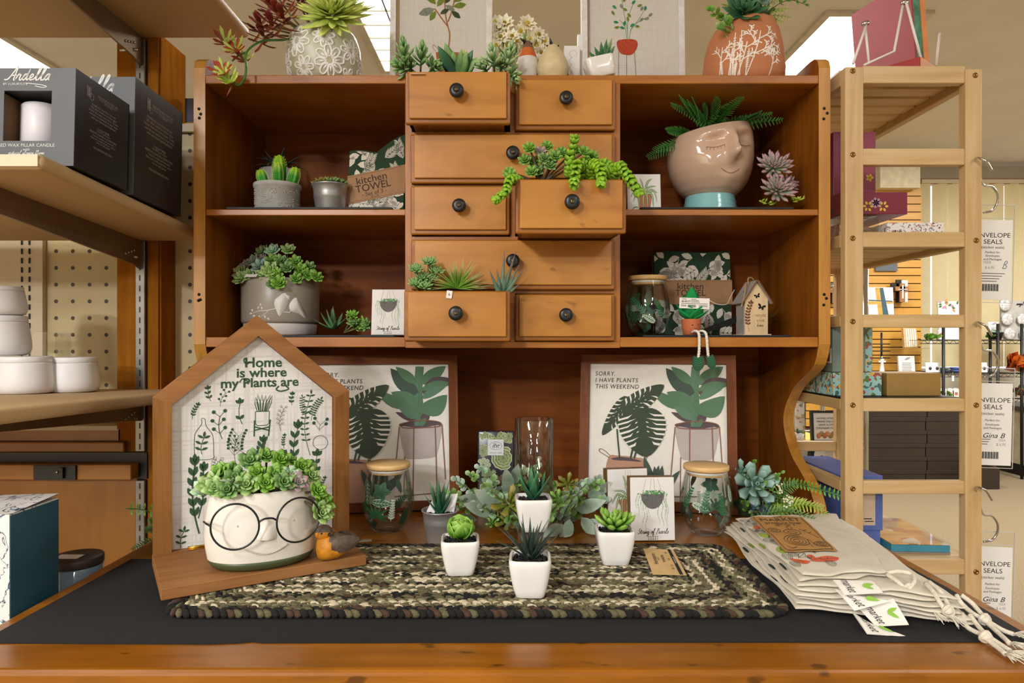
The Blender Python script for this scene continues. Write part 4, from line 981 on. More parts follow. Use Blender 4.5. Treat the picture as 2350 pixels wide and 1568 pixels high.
def flat_rosette(mb,c,r,ma,mb_,layers,per,z):
    if abs(c[0])>NW/2-.006: return
    for l in range(layers):
        rr=r*(1-.24*l); k=max(4,per-l)
        for i in range(k):
            a=2*PI*(i+.5*(l%2))/k; d=V((cos(a),sin(a))); n=V((-d.y,d.x)); b=V(c)
            if any(abs((b+d*rr)[0])>NW/2-.002 or not .002<(b+d*rr)[1]<NH-.002 for _ in (0,)): continue
            for f,mm,e in ((1,mb_,0),(.84,ma,.00012)):
                mb.poly([b+d*rr*.1,b+d*rr*.5+n*rr*.25*f,b+d*rr*(.55+.35*f)+n*rr*.28*f,b+d*rr*(.6+.4*f),b+d*rr*(.55+.35*f)-n*rr*.28*f,b+d*rr*.5-n*rr*.25*f],mm,AM,z+.0003*l+e)
for c,r,a_,b_,l,k in (((.018,.112),.030,M_n1,M_n2,4,11),((.032,.165),.018,M_n1,M_n2,3,9),((-.034,.17),.014,M_n1,M_n2,3,8),((-.030,.095),.018,M_n3,M_n2,3,8),((-.032,.13),.016,M_n1,M_n2,3,8),((-.015,.065),.022,M_n3,M_n1,3,7),((.025,.055),.02,M_n4,M_n1,3,10),((-.065,.14),.03,M_n1,M_n2,3,9),((-.04,.165),.022,M_n1,M_n2,3,9),((.0,.165),.025,M_n1,M_n2,3,8),((-.03,.02),.03,M_n1,M_n2,3,8),((-.07,.015),.025,M_n3,M_n2,3,8)): flat_rosette(m,c,r,a_,b_,l,k,.0002)
m.build('print',nap)
m=MB(); LX,LZ=.0,.138
m.box(LX-.0195,LX+.0195,-.0030,-.0020,LZ-.0195,LZ+.0195,mat('napkin_label','#D5D8D6',.35,noise=.03)); LM=TR(LX,-.0032,LZ)@UPR
m.stroke([(.015*cos(2*PI*i/24),.004+.0095*sin(2*PI*i/24)) for i in range(24)],.0006,M_ink,LM,closed=True); m.text('ihr',.0165,M_ink,LM@TR(0,.0042,.0001),shear=.22); m.text('SINCE 1889',.0040,M_ink,LM@TR(0,-.0135,.0001),space=1.5); m.build('label',nap)
# ============================================================ greenery
def eucalyptus(mb,P,m1,r0,r1,n,rnd,shape='round',wid=.9,curl=.3,thick=0,two=True):
    P=smooth3(P,5); mb.tube(P,[.0016-.0009*i/len(P) for i in range(len(P))],M_stem,5)
    for i in range(n):
        u=.12+.86*i/max(1,n-1); k=min(len(P)-2,int(u*(len(P)-1))); p=P[k]; d=(P[k+1]-P[k]).normalized(); r=r0+(r1-r0)*u
        a0=rnd.uniform(0,6.28)
        for s_ in ((0,PI) if two else (0,)):
            x=d.cross(V((.2,.1,1))); x.normalize(); y=d.cross(x); a=a0+s_+rnd.uniform(-.3,.3)
            dr=(x*cos(a)+y*sin(a))*.85+d*.55+V((0,-.25,.1)); mb.leaf(frame(p,dr,(rnd.uniform(-.4,.4),-.8,.6)),r*rnd.uniform(.8,1.2),r*wid,m1 if not isinstance(m1,list) else rnd.choice(m1),curl=curl,fold=.18,shape=shape,n=4,thick=thick)
    mb.leaf(frame(P[-1],P[-1]-P[-3],(0,-1,.3)),r1,r1*wid,m1 if not isinstance(m1,list) else m1[0],shape=shape,curl=.2)
def frond(mb,P,L,mt,n=16,w=.22,rnd=random,droop=.2,up=(0,-.3,1)):
    P=smooth3(P,5); mb.tube(P,[.0011-.0008*i/len(P) for i in range(len(P))],mt,4); K=len(P)
    for i in range(n):
        u=.08+.9*i/(n-1); f=u*(K-1); k=min(K-2,int(f)); p=P[k].lerp(P[k+1],f-k); d=(P[k+1]-P[k]).normalized(); s=d.cross(V(up)); s.normalize()
        l=L*min(1,.45+u*2.5)*(1-u)**.5+.004
        for sg in (1,-1): mb.leaf(frame(p,s*sg+d*.55+V((0,0,-droop*.3)),up),l,l*w,mt,curl=-droop,fold=.1,shape='lance',n=3)
gr=thing('greenery_ring','ring of artificial eucalyptus and succulents around the base of the glass cylinder','greenery',(.045,1.50,DESK+.002))
m=MB(); q=random.Random(21)
ringp=[(.085*cos(2*PI*i/24),.075*sin(2*PI*i/24),.012) for i in range(24)]; m.tube(ringp,.010,M_bark,8,closed=True)
MG=[G['grey'],G['mint'],G['pale']]
for i in range(30):
    a=2*PI*i/30; o=V((cos(a)*1.25,sin(a)*.85,0)); b=V((.085*cos(a),.075*sin(a),.014)); h=q.uniform(.02,.10)
    if abs(o.x)<.35 and o.y<0: h*=.3
    e=b+o*q.uniform(.06,.085); eucalyptus(m,[b,b+o*.03+V((0,0,h*.6)),e+V((0,0,h))],MG if i%3 else G['pale'],.020,.014,7,q,'round',.85)
for (x,y,z,ang,l) in ((-.085,-.06,.035,160,.075),(-.07,-.07,.05,140,.08),(-.10,-.02,.05,175,.075),(.09,-.05,.04,20,.075),(.11,-.06,.02,-35,.07),(.10,-.07,.03,-60,.065),(-.05,-.02,.07,100,.07),(-.045,.0,.08,80,.065),(.12,-.02,.06,40,.07),(.13,-.01,.04,5,.075),(.075,-.085,.03,-100,.06),(-.12,-.05,.02,185,.07),(.06,-.09,.02,-140,.06)):
    a=R(ang); m.leaf(frame((x,y,z),(cos(a),-.35,sin(a)*.8+.1),(q.uniform(-.3,.3),-1,.4)),l,l*.40,G['grey'],curl=.3,fold=.2,n=6)
m.above(.0012).build('foliage',gr)
for (x,y,z,r,g,s) in ((-.052,-.085,.062,.040,'olive',1),(-.055,-.075,.022,.030,'olive',2),(.078,.0,.085,.026,'olive',3),(-.04,.0,.09,.020,'jade',4),(.052,-.07,.068,.022,'bright',5),(.03,-.075,.05,.018,'mint',6),(-.085,-.08,.02,.016,'jade',8),(-.03,-.085,.03,.017,'mint',9)):
    m=MB(); m.rosette((x,y,z),(q.uniform(-.2,.2),-.8,.7),r,G[g],layers=3,per=6,fat=.10,wid=.55,lo=10,hi=70,seed=s,shape='spoon',n=5); m.build('succulent',gr)
# bush at the right, behind the bags
bs=thing('succulent_arrangement','blue-green succulent arrangement with ferns and a trailing sprig behind the cloth bags','greenery',(.545,1.60,DESK+.002))
m=MB(); q=random.Random(31)
def wl(px,py,d): p=at(px,py,d); return V((p.x-.545,p.y-1.60,p.z-DESK-.002))
m.lathe([(.05,0),(.055,.03),(.04,.05)],16,M_moss)
m.rosette(wl(1733,1112,1.52),(-.05,-1,.35),.052,G['blue'],layers=4,per=7,fat=.13,wid=.66,lo=8,hi=72,curl=.5,seed=4,n=6,shape='spoon')
m.rosette(wl(1700,1085,1.58),(-.3,-1,.5),.03,G['blue'],layers=3,per=6,fat=.13,wid=.66,seed=6)
m.build('succulent',bs)
m=MB()
m.tube(smooth3([wl(1765,1104,1.55),wl(1820,1108,1.5),wl(1870,1120,1.46),wl(1928,1138,1.42)]),.0014,G['mid'],5)
P=smooth3([wl(1765,1104,1.55),wl(1820,1108,1.5),wl(1870,1120,1.46),wl(1928,1138,1.42)],6)
for i in range(2,len(P)-1):
    if i%1==0:
        for sg in (1,-1): m.leaf(frame(P[i],(.15,-.1,sg),(0,-1,0)),.012,.005,G['bright'],curl=.3,fold=.2,n=3)
for (a,b,L_) in (((1730,1180,1.55),(1850,1150,1.46),.020),((1770,1180,1.5),(1890,1165,1.42),.024),((1760,1170,1.52),(1830,1110,1.48),.022),((1740,1185,1.5),(1870,1190,1.4),.022),((1780,1160,1.5),(1900,1180,1.42),.018)):
    A_,B_=wl(*a),wl(*b); frond(m,[A_,(A_+B_)/2+V((0,0,.012)),B_],L_,G['yel' if q.random()<.35 else 'mid'],15,.3,q,.3,(0,-.8,.6))
for i in range(10): eucalyptus(m,[wl(1740,1185,1.56),wl(1740+q.uniform(-40,60),1150+q.uniform(-15,15),1.52),wl(1715+q.uniform(-25,110),1120+q.uniform(-50,60),1.5)],[G['bright'],G['mid']],.014,.010,5,q,'round',.7)
eucalyptus(m,[wl(1720,1100,1.56),wl(1722,1075,1.54),wl(1728,1062,1.53)],G['bright'],.014,.012,4,q,'round',.75)
m.leaf(frame(wl(1690,1195,1.45),(1,-.1,-.05),(0,-.3,1)),.13,.022,G['dark'],fold=.1,curl=-.1,n=8); m.above(.0012).build('foliage',bs)
m=MB(); M_tiny=mat('tiny_white_flower','#E4E2C4',.6); M_blu=mat('blue_thistle','#4A5E9A',.7,noise=.2)
for (px,py) in ((1795,1128),(1802,1150),(1812,1158),(1790,1118),(1806,1140),(1800,1165),(1815,1148)):
    c=wl(px,py,1.46); m.tube([wl(1786,1155,1.5),c],.0008,G['pale'],4)
    for i in range(5): m.ball(c+V((q.uniform(-.006,.006),q.uniform(-.004,.004),q.uniform(-.006,.006))),.0022,M_tiny,6)
m.build('flowers',bs)
m=MB()
for i in range(90):
    c=wl(1745,1172,1.49); m.leaf(frame(c+V((q.uniform(-.02,.02),0,q.uniform(-.012,.012))),(q.uniform(-1,1),-.8,q.uniform(-.6,1))),.014,.0016,M_blu,n=2,shape='spike')
m.build('thistle',bs)
# sprig at the left, behind the house sign
fs=thing('fern_sprig','green fern sprig poking out behind the left edge of the house sign','greenery',(-.735,1.45,DESK+.012))
m=MB(); wl2=lambda px,py,d: at(px,py,d)-V((-.735,1.45,DESK+.012))
c0=wl2(372,1215,1.43)
m.tube(smooth3([wl2(372,1218,1.43),wl2(372,1210,1.43),wl2(340,1174,1.42),wl2(288,1167,1.40)]),.0013,G['mid'],5)
for px,py in ((300,1167),(316,1168),(330,1169),(345,1172)):
    for sg in (1,-1): m.leaf(frame(wl2(px,py,1.41),(.35,-.1,sg),(0,-1,0)),.015,.006,G['bright'],n=3,fold=.2)
for a,b in (((372,1216,1.43),(334,1218,1.41)),((372,1244,1.43),(302,1262,1.40)),((372,1225,1.43),(345,1190,1.42))): A_,B_=wl2(*a),wl2(*b); frond(m,[A_,(A_+B_)/2+V((0,0,.006)),B_],.014,G['mid'],14,.3,q,.2,(0,-.9,.5))
m.box(c0.x-.003,c0.x+.012,c0.y-.004,c0.y+.010,-.0095,c0.z+.012,M_moss); m.build('frond',fs)
# ============================================================ kraft tag on the runner
kt=thing('kraft_tag','kraft product tag with a black stripe attached to the runner at its right','tag',(.30,1.15,TOPZ+.003))
m=MB(); kp=[at(1476,1259,1.),at(1545,1262,1.),at(1576,1320,1.),at(1498,1318,1.)]
M_ktag=mat('kraft_card','#D0AE78',.65,noise=.06,nscale=40); tl=[]
for p,h in zip(kp,(.014,.014,.006,.006)):
    hh=TOPZ+h; d=(EYE-hh)/(EYE-p.z)*1.; tl.append(V((p.x*d-.30,d-1.15,hh-TOPZ-.003)))
a_,b_,c_,d_=tl; nrm=(b_-a_).cross(d_-a_).normalized(); nrm=nrm if nrm.z>0 else -nrm
m.add([p for p in tl]+[p-nrm*.0008 for p in tl],[(0,3,2,1),(4,5,6,7),(0,1,5,4),(1,2,6,5),(2,3,7,6),(3,0,4,7)],M_ktag); m.build('card',kt)
m=MB(); B=lambda u,v:(a_.lerp(b_,u)).lerp(d_.lerp(c_,u),v)+nrm*.0006
m.add([B(.80,0),B(.90,0),B(.90,1),B(.80,1)],[(0,3,2,1)],M_ink)
KM=Matrix.Identity(4); ex=(a_-d_).normalized(); ey=ex.cross(nrm)*-1
for i in range(3): KM[i][0]=ex[i]; KM[i][1]=ey[i]; KM[i][2]=nrm[i]
def KT(u,v): p=B(u,v); M=KM.copy(); M[0][3],M[1][3],M[2][3]=p.x,p.y,p.z; return M
m.text('Homespice',.0105,M_ink,KT(.24,.42)); m.text('DECOR',.004,M_ink,KT(.36,.42)); m.text('FRANCINE',.0065,M_ink,KT(.52,.40),off=.01)
for v,s_ in ((.16,'US'),(.42,'CA'),(.72,'EU - UK')): m.text(s_,.0058,M_ink,KT(.69,v))
m.text('homespice.com',.0045,M_card,KT(.85,.45)@TR(0,0,.0002)); m.build('print',kt)
# ============================================================ cloth bags
M_cot=mat('natural_cotton','#DCD3C0',.9,noise=.05,nscale=25,bump=.25,bscale=500); M_cord=mat('cotton_cord','#E2D8C4',.9,noise=.1,nscale=150,bump=.6,bscale=500)
M_bgr=mat('bag_print_green','#9DB63A',.85,noise=.1); M_bor=mat('bag_print_orange','#D9613A',.85,noise=.1); M_bdk=mat('bag_print_dark','#2C3A30',.85,noise=.05); M_bln=mat('bag_print_line','#3E423C',.85,noise=.05)
BZ=DESK+.0020
def und(x,y): return .0034*mnoise.noise(V((x*16,y*9,.3)))+.0018*mnoise.noise(V((x*42,y*24,4)))
bags=[]
FOOT=[((.412,.995),(.640,.945),(.708,1.40),(.435,1.40)),((.414,.998),(.632,.948),(.705,1.42),(.440,1.405)),((.419,1.000),(.622,.958),(.702,1.44),(.450,1.41)),((.424,1.002),(.567,1.022),(.690,1.462),(.465,1.415))]
ZB=[0,.0132,.0264,.0396]
def bagpt(fp,u,v):
    a,b,c,d=[V(p) for p in fp]; return a.lerp(b,u).lerp(d.lerp(c,u),v)
def thickf(p): return (1-.42*max(0,min(1,(p.y-1.0)/.42)))*(1-.22*max(0,(p.x-.54)/.16))      # the stack is flatter towards its back and right
def bagZ(i,u,v,p): return ZB[i]*thickf(p)+und(p.x,p.y)
def pillow(mb,fp,i,z0,t,m,inset=0.,ph=0.):
    N,K=34,34
    def prof(u,v):
        f=(max(0,1-abs(2*u-1)**26))**.5*(max(0,1-abs(2*v-1)**34))**.5; return f
    for sd in (1,-1):
        def fn(u,v):
            u,v=.5-.5*cos(PI*u),.5-.5*cos(PI*v); uu=inset+u*(1-2*inset); wob=.005*sin(v*9+ph)*(1 if u<.5 else 1); p=bagpt(fp,uu,v); f=prof(u,v)
            p=p+V((wob*(1-2*u),.0055*sin(u*11+ph)*(1-2*v)))
            return V((p.x,p.y,BZ+bagZ(i,u,v,p)+(z0+t/2)*thickf(p)+sd*f*t/2*thickf(p)+.0048))
        mb.grid(fn,N,K,m)
def topZ(i,u,v): 
    p=bagpt(FOOT[i],u,v); return V((p.x,p.y,BZ+bagZ(i,u,v,p)+.0128*thickf(p)+.0050))
names=('lowest of the folded cotton produce bags, lying on the black mat','third folded cotton produce bag from the top of the stack','second folded cotton produce bag from the top of the stack','topmost folded cotton produce bag, with the kraft paper label')
for i in range(4):
    t=thing('produce_bag',names[i],'bag',(0,0,0),group='folded cotton produce bags')
    m=MB(); pillow(m,FOOT[i],i,.0002,.0062,M_cot,.004,i*1.7); pillow(m,FOOT[i],i,.0066,.0062,M_cot,0,i*2.3+1)
    # the closed fold along the left side
    weld(m.build('bag',t),2e-5); bags.append(t)
# prints on the bags
def bagP(i,u,v,e=.0007): p=topZ(i,u,v); p.z+=e; return p
def bstroke(mb,i,pts,wd,m):
    P=[V(p) for p in smooth2(pts,3,False)]; vs=[];fs=[]
    for k in range(len(P)):
        d=P[min(k+1,len(P)-1)]-P[max(k-1,0)]
        if d.length<1e-9: d=V((1,0))
        d=V((d.x*.2,d.y*.42)); d.normalize(); n=V((-d.y/.2,d.x/.42))*wd/2
        vs+=[bagP(i,*(P[k]+n)),bagP(i,*(P[k]-n))]
    mb.add(vs,[(2*k,2*k+1,2*k+3,2*k+2) for k in range(len(P)-1)],m,True)
def bfill(mb,i,pts,m):
    pts=smooth2(pts,3); c=V((sum(p[0] for p in pts)/len(pts),sum(p[1] for p in pts)/len(pts)))
    vs=[bagP(i,c.x,c.y,.0005)]
    for f in (.5,1): vs+=[bagP(i,*(c.lerp(V(p),f)),.0005) for p in pts]
    n=len(pts); mb.add(vs,[(0,1+k,1+(k+1)%n) for k in range(n)]+[(1+k,1+n+k,1+n+(k+1)%n,1+(k+1)%n) for k in range(n)],m,True)
m=MB(); q=random.Random(44)
def spiral(i,c,r,turns=2.5): bstroke(m,i,[(c[0]+r*k/20*cos(k*turns*.314)/.2*.01*10*.5,c[1]+r*k/20*sin(k*turns*.314)) for k in range(21)],.0012,M_bln)
for c in ((.10,.90),(.22,.80),(.08,.70),(.30,.62),(.12,.55),(.25,.42),(.10,.34),(.32,.30),(.20,.22)):
    k=q.random()
    lf=[(c[0]-.05,c[1]-.03),(c[0],c[1]+.035),(c[0]+.06,c[1]+.04),(c[0]+.03,c[1]-.02)]
    bstroke(m,3,lf+[lf[0]],.0012,M_bln); bstroke(m,3,[lf[0],c,lf[2]],.001,M_bln); spiral(3,(c[0]+.05,c[1]-.04),.03)
bfill(m,3,[(.06,.20),(.14,.17),(.22,.13),(.16,.11),(.09,.14)],M_bor); bfill(m,3,[(.24,.17),(.27,.23),(.32,.22),(.31,.16)],M_bor); bfill(m,3,[(.24,.15),(.34,.18),(.48,.19),(.56,.165),(.50,.125),(.36,.115),(.26,.125)],M_bor)
for a in ((.08,.17,.12,.14),(.12,.17,.16,.13),(.26,.15,.54,.155),(.27,.17,.30,.21),(.34,.15,.38,.175),(.42,.15,.46,.18),(.36,.15,.40,.125)): bstroke(m,3,[a[:2],((a[0]+a[2])/2,(a[1]+a[3])/2),a[2:]],.0012,M_bdk)
bfill(m,3,[(.015,.60),(.05,.63),(.10,.58),(.08,.53),(.03,.54)],M_bgr); bfill(m,3,[(.02,.32),(.06,.37),(.12,.36),(.10,.29),(.04,.27)],M_bgr); bfill(m,3,[(.05,.76),(.09,.79),(.12,.75),(.08,.72)],M_bor)
for c in ((.04,.90),(.05,.82),(.03,.70),(.06,.66),(.04,.48),(.09,.44),(.05,.22),(.14,.25),(.05,.12),(.16,.62),(.12,.80),(.42,.10)):
    for k in range(1,4): bstroke(m,3,[(c[0]+.016*k*cos(2*PI*i/9),c[1]+.013*k*sin(2*PI*i/9)) for i in range(10)],.0011,M_bln)

for i_,cs in ((2,((.02,.2),(.03,.5),(.02,.8))),(1,((.02,.3),(.03,.62),(.02,.15))),(0,((.015,.25),(.02,.45),(.015,.65)))):
    for c in cs: bfill(m,i_,[(c[0]-.01,c[1]-.04),(c[0]-.012,c[1]+.03),(c[0]+.01,c[1]+.04),(c[0]+.012,c[1]-.02)],M_bgr if (i_+int(c[1]*10))%2 else M_bdk)
m.build('print',bags[3])
# kraft paper label lying on the top bag
m=MB(); LP=smooth2([onp for onp in ()],1) if 0 else None
def toTop(px,py):
    "u,v on the top bag under a photo point"
    best=None
    for a in range(41):
        for b in range(41):
            p=topZ(3,a/40,b/40); x=1175+p.x/p.y*F; y=784-(p.z-EYE)/p.y*F; e=(x-px)**2+(y-py)**2
            if best is None or e<best[0]: best=(e,a/40,b/40)
    return best[1],best[2]
cor=[toTop(*p) for p in ((1722,1190),(1842,1191),(1926,1268),(1800,1270))]
A4=[V(c) for c in cor]
def lab(s,t_,e=.0020):
    uv=A4[0].lerp(A4[1],s).lerp(A4[3].lerp(A4[2],s),t_); p=bagP(3,uv.x,uv.y,e); return p
m.grid(lambda s,t_: lab(s,t_),14,20,mat('kraft_label','#BE8A4C',.6,noise=.05,nscale=60)); 
def lab_text(txt,s,t_,size,sx=1.):
    vs,fs_=textmesh(txt,0,0,'CENTER',1,1); w=.115; h=.16
    m.add([lab(s+v[0]*size*sx/w,t_-v[1]*size/h,.0026) for v in vs],fs_,M_bdk)
lab_text('THE',.5,.035,.011); lab_text('MARKET',.5,.12,.022,1.05); lab_text('produce bags',.5,.22,.0145); lab_text('SET OF 3',.5,.29,.011)
def lab_stroke(pts,wd=.012):
    P=smooth2(pts,4,False); vs=[]
    for k in range(len(P)):
        d=V(P[min(k+1,len(P)-1)])-V(P[max(k-1,0)]); d=d if d.length else V((1,0)); d.normalize(); n=V((-d.y,d.x))*wd/2; vs+=[lab(P[k][0]+n.x,P[k][1]+n.y,.0026),lab(P[k][0]-n.x,P[k][1]-n.y,.0026)]
    m.add(vs,[(2*k,2*k+1,2*k+3,2*k+2) for k in range(len(P)-1)],M_bdk)
lab_stroke([(.05,.02),(.05,.5),(.06,.92),(.14,.96),(.5,.965),(.86,.96),(.94,.92),(.95,.5),(.95,.02)])
for cx,cy,rr,n in ((.5,.5,.14,2),(.42,.74,.2,4),(.82,.83,.12,3),(.2,.45,.10,2)):
    for k in range(1,n+1): lab_stroke([(cx+rr*k/n*cos(2*PI*i/14)*1.1,cy+rr*k/n*.62*sin(2*PI*i/14)) for i in range(15)],.009)
for a in ([(.5,.42),(.48,.36),(.55,.33),(.58,.38),(.5,.42)],[(.68,.42),(.78,.5),(.9,.66)],[(.72,.47),(.80,.44)],[(.78,.53),(.86,.50)],[(.62,.80),(.66,.7),(.72,.88)],[(.6,.9),(.64,.72)],[(.14,.86),(.2,.92),(.3,.9)]): lab_stroke(a,.009)
m.build('paper_label',bags[3])
# woven tags
q=random.Random(50); M_rib=mat('woven_ribbon','#EDE7DC',.85,noise=.04,bump=.3,bscale=900); M_rbg=mat('ribbon_green','#8FC04A',.8,noise=.05)
TG=[(3,[(1912,1331),(2000,1333),(2027,1361),(1938,1366)],[.996,.992,.968,.970]),(2,[(1916,1352),(1990,1372),(2046,1380),(1961,1402)],[.985,.972,.955,.958]),(1,[(1972,1398),(2050,1374),(2086,1434),(2010,1438)],[.968,.962,.938,.94]),(0,[(1955,1404),(2010,1440),(2083,1462),(1990,1455)],[.965,.94,.922,.925])]
for i,px,ds in TG:
    c=[at(x,y,d) for (x,y),d in zip(px,ds)]; m=MB(); nn=(c[1]-c[0]).cross(c[3]-c[0]).normalized(); nn=nn if nn.z>0 else -nn
    m.grid(lambda u,v: c[0].lerp(c[1],u).lerp(c[3].lerp(c[2],u),v)+nn*.0015*sin(PI*v),6,6,M_rib); m.grid(lambda u,v: c[0].lerp(c[1],u).lerp(c[3].lerp(c[2],u),v)-nn*.0008,2,2,M_rib)
    vs,fs_=textmesh('market',.2,0,'CENTER',1,1); sgn=1
    m.add([c[0].lerp(c[1],.25+v_[1]*.34).lerp(c[3].lerp(c[2],.25+v_[1]*.34),.5+v_[0]*.30)+nn*.0026 for v_ in vs],fs_,M_ink)
    for k in range(3):
        a=c[0].lerp(c[1],.62).lerp(c[3].lerp(c[2],.62),.45)+nn*.0026; b=c[0].lerp(c[1],.70+.08*k).lerp(c[3].lerp(c[2],.70+.08*k),.60-.1*k*(-1)**k)+nn*.0026
        m.leaf(frame(a,b-a,nn),(b-a).length*1.3,.006,M_rbg,curl=0,fold=0,n=4)
    m.build('woven_tag',bags[i])
# drawstrings with knots
def cord(i,paths,knots,frays):
    m=MB()
    for P in paths: m.tube(smooth3(P,5),.0032,M_cord,8)
    for k in knots:
        m.ball(k,(.0075,.0065,.0060),M_cord,14); m.tube([k+V((.0065*cos(a),.002*sin(2*a),.0062*sin(a))) for a in [2*PI*j/12 for j in range(12)]],.0030,M_cord,7,closed=True)
    for f,d in frays:
        for j in range(26):
            e=f+V(d)*q.uniform(.012,.024)+V((q.uniform(-.007,.007),q.uniform(-.006,.006),q.uniform(-.005,.005))); m.tube([f+V((q.uniform(-.002,.002),0,q.uniform(-.002,.002))),f.lerp(e,.5)+V((0,0,.001)),e],.0006,M_cord,4)
    m.build('drawstring',bags[i])
D2=lambda px,py,h: at(px,py,ond(py,h))
cord(3,[[D2(2036,1316,.052),D2(2062,1312,.056),D2(2092,1318,.054),D2(2098,1335,.05),D2(2086,1352,.043),D2(2082,1362,.036)],[D2(2036,1319,.052),D2(2058,1334,.049),D2(2078,1352,.042)]],[D2(2085,1352,.041)],[(D2(2083,1365,.034),(.1,-.5,-.7))])
cord(2,[[D2(2124,1340,.046),D2(2140,1356,.044),D2(2158,1385,.034),D2(2172,1405,.024)],[D2(2132,1336,.047),D2(2158,1358,.042),D2(2176,1388,.03),D2(2180,1404,.024)]],[D2(2176,1402,.026)],[(D2(2180,1412,.02),(.5,-.6,-.5)),(D2(2140,1402,.022),(.2,-.8,-.3))])
cord(1,[[D2(2196,1367,.040),D2(2206,1384,.034),D2(2232,1408,.018),D2(2258,1422,.010)],[D2(2206,1366,.040),D2(2232,1386,.030),D2(2254,1412,.014),D2(2262,1422,.010),D2(2300,1446,.006),D2(2326,1456,.005)],[D2(2258,1424,.010),D2(2290,1452,.006),D2(2318,1478,.005)]],[D2(2260,1422,.012)],[(D2(2326,1456,.005),(.6,-.6,.1)),(D2(2316,1476,.005),(.5,-.8,.05))])
cord(0,[[D2(2208,1408,.018),D2(2218,1438,.010),D2(2250,1456,.008),D2(2264,1464,.008)],[D2(2226,1412,.018),D2(2242,1434,.012),D2(2262,1456,.009),D2(2290,1476,.006),D2(2318,1494,.005)],[D2(2264,1468,.008),D2(2286,1484,.006),D2(2308,1502,.005)]],[D2(2262,1462,.010)],[(D2(2312,1496,.005),(.5,-.8,.05)),(D2(2304,1500,.005),(.3,-1,.05))])
# ============================================================ things in and on the hutch
SH1,SH2,SHT=EYE+304*HK+.0004,EYE+10*HK+.0004,EYE+612*HK+.0006
def on(px,d,z): return V((sz(px-1175,d),d,z))
M_liner=mat('black_liner','#100F0E',.6,noise=.05)
for (a,b,z,y0,lab) in ((522,900,SH1,1.531,'black liner sheet under the towel and grey pots on the upper left shelf'),(1470,1820,SH1,1.531,'black liner sheet under the face vase on the upper right shelf'),(640,905,SH2,1.531,'black liner sheet under the bird planter on the lower left shelf'),(1475,1812,SH2,1.531,'black liner sheet under the birdhouse on the lower right shelf')):
    x0,x1=sz(a-1175,1.536),sz(b-1175,1.536); m=MB(); m.prism([(x0,y0),(x1,y0),(x1*.99,1.86),(x0*.99,1.86)],.0042,M_liner,TR(0,0,z)); tag(m.build('shelf_liner'),lab,'liner','shelf liners')
LZ1,LZ2=SH1+.0046,SH2+.0046
M_cem=mat('grey_cement','#A9A59E',.85,noise=.12,nscale=40,bump=.35,bscale=140); M_cem2=mat('embossed_grey_cement','#98948E',.85,noise=.1,nscale=40,bump=.4,bscale=80)
def rprof(prof,z):
    for (r0,z0),(r1,z1) in zip(prof,prof[1:]):
        if z0<=z<=z1 and z1>z0: return r0+(r1-r0)*(z-z0)/(z1-z0)
    return prof[-1][0] if z>prof[-1][1] else prof[0][0]
class Wrap:
    "lays flat (s,z) drawings on a turned surface; s is arc length at radius rm from azimuth a0 (0 faces the front)"
    def __init__(w,mb,prof,rm,a0=0,e=.0006,M=None): w.mb,w.p,w.rm,w.a0,w.e,w.M=mb,prof,rm,a0,e,M
    def pt(w,s,z,e=None):
        a=w.a0+s/w.rm; r=rprof(w.p,z)+(w.e if e is None else e); return V((r*sin(a),-r*cos(a),z))
    def stroke(w,pts,wd,m,th=0,closed=False,e=None):
        if th: w.mb.tube([w.pt(*p,e=0) for p in pts],wd/2,m,6,w.M,closed=closed); return
        P=[V(p) for p in pts]; K=len(P); vs=[]
        for k in range(K):
            d=(P[(k+1)%K]-P[k-1]) if closed else P[min(k+1,K-1)]-P[max(k-1,0)]
            if d.length<1e-9: d=V((1,0))
            d.normalize(); n=V((-d.y,d.x))*wd/2; vs+=[w.pt(*(P[k]+n),e=e),w.pt(*(P[k]-n),e=e)]
        w.mb.add(vs,[(2*k,2*k+1,2*((k+1)%K)+1,2*((k+1)%K)) for k in range(K if closed else K-1)],m,True,w.M)
    def fill(w,pts,m,e=None,bul=0.):
        n=len(pts); c=V((sum(p[0] for p in pts)/n,sum(p[1] for p in pts)/n)); ee=w.e if e is None else e
        vs=[w.pt(c.x,c.y,ee+bul)]
        for f,b in ((.5,.85),(1,0)): vs+=[w.pt(*c.lerp(V(p),f),ee+bul*b) for p in pts]
        w.mb.add(vs,[(0,1+k,1+(k+1)%n) for k in range(n)]+[(1+k,1+n+k,1+n+(k+1)%n,1+(k+1)%n) for k in range(n)],m,True,w.M)
def lf2(c,ang,L,W):
    d=V((cos(ang),sin(ang))); n=V((-d.y,d.x)); c=V(c); return [tuple(c+d*L*u+n*W*h) for u,h in ((0,0),(.25,.4),(.5,.5),(.8,.3),(1,0),(.8,-.3),(.5,-.5),(.25,-.4))]
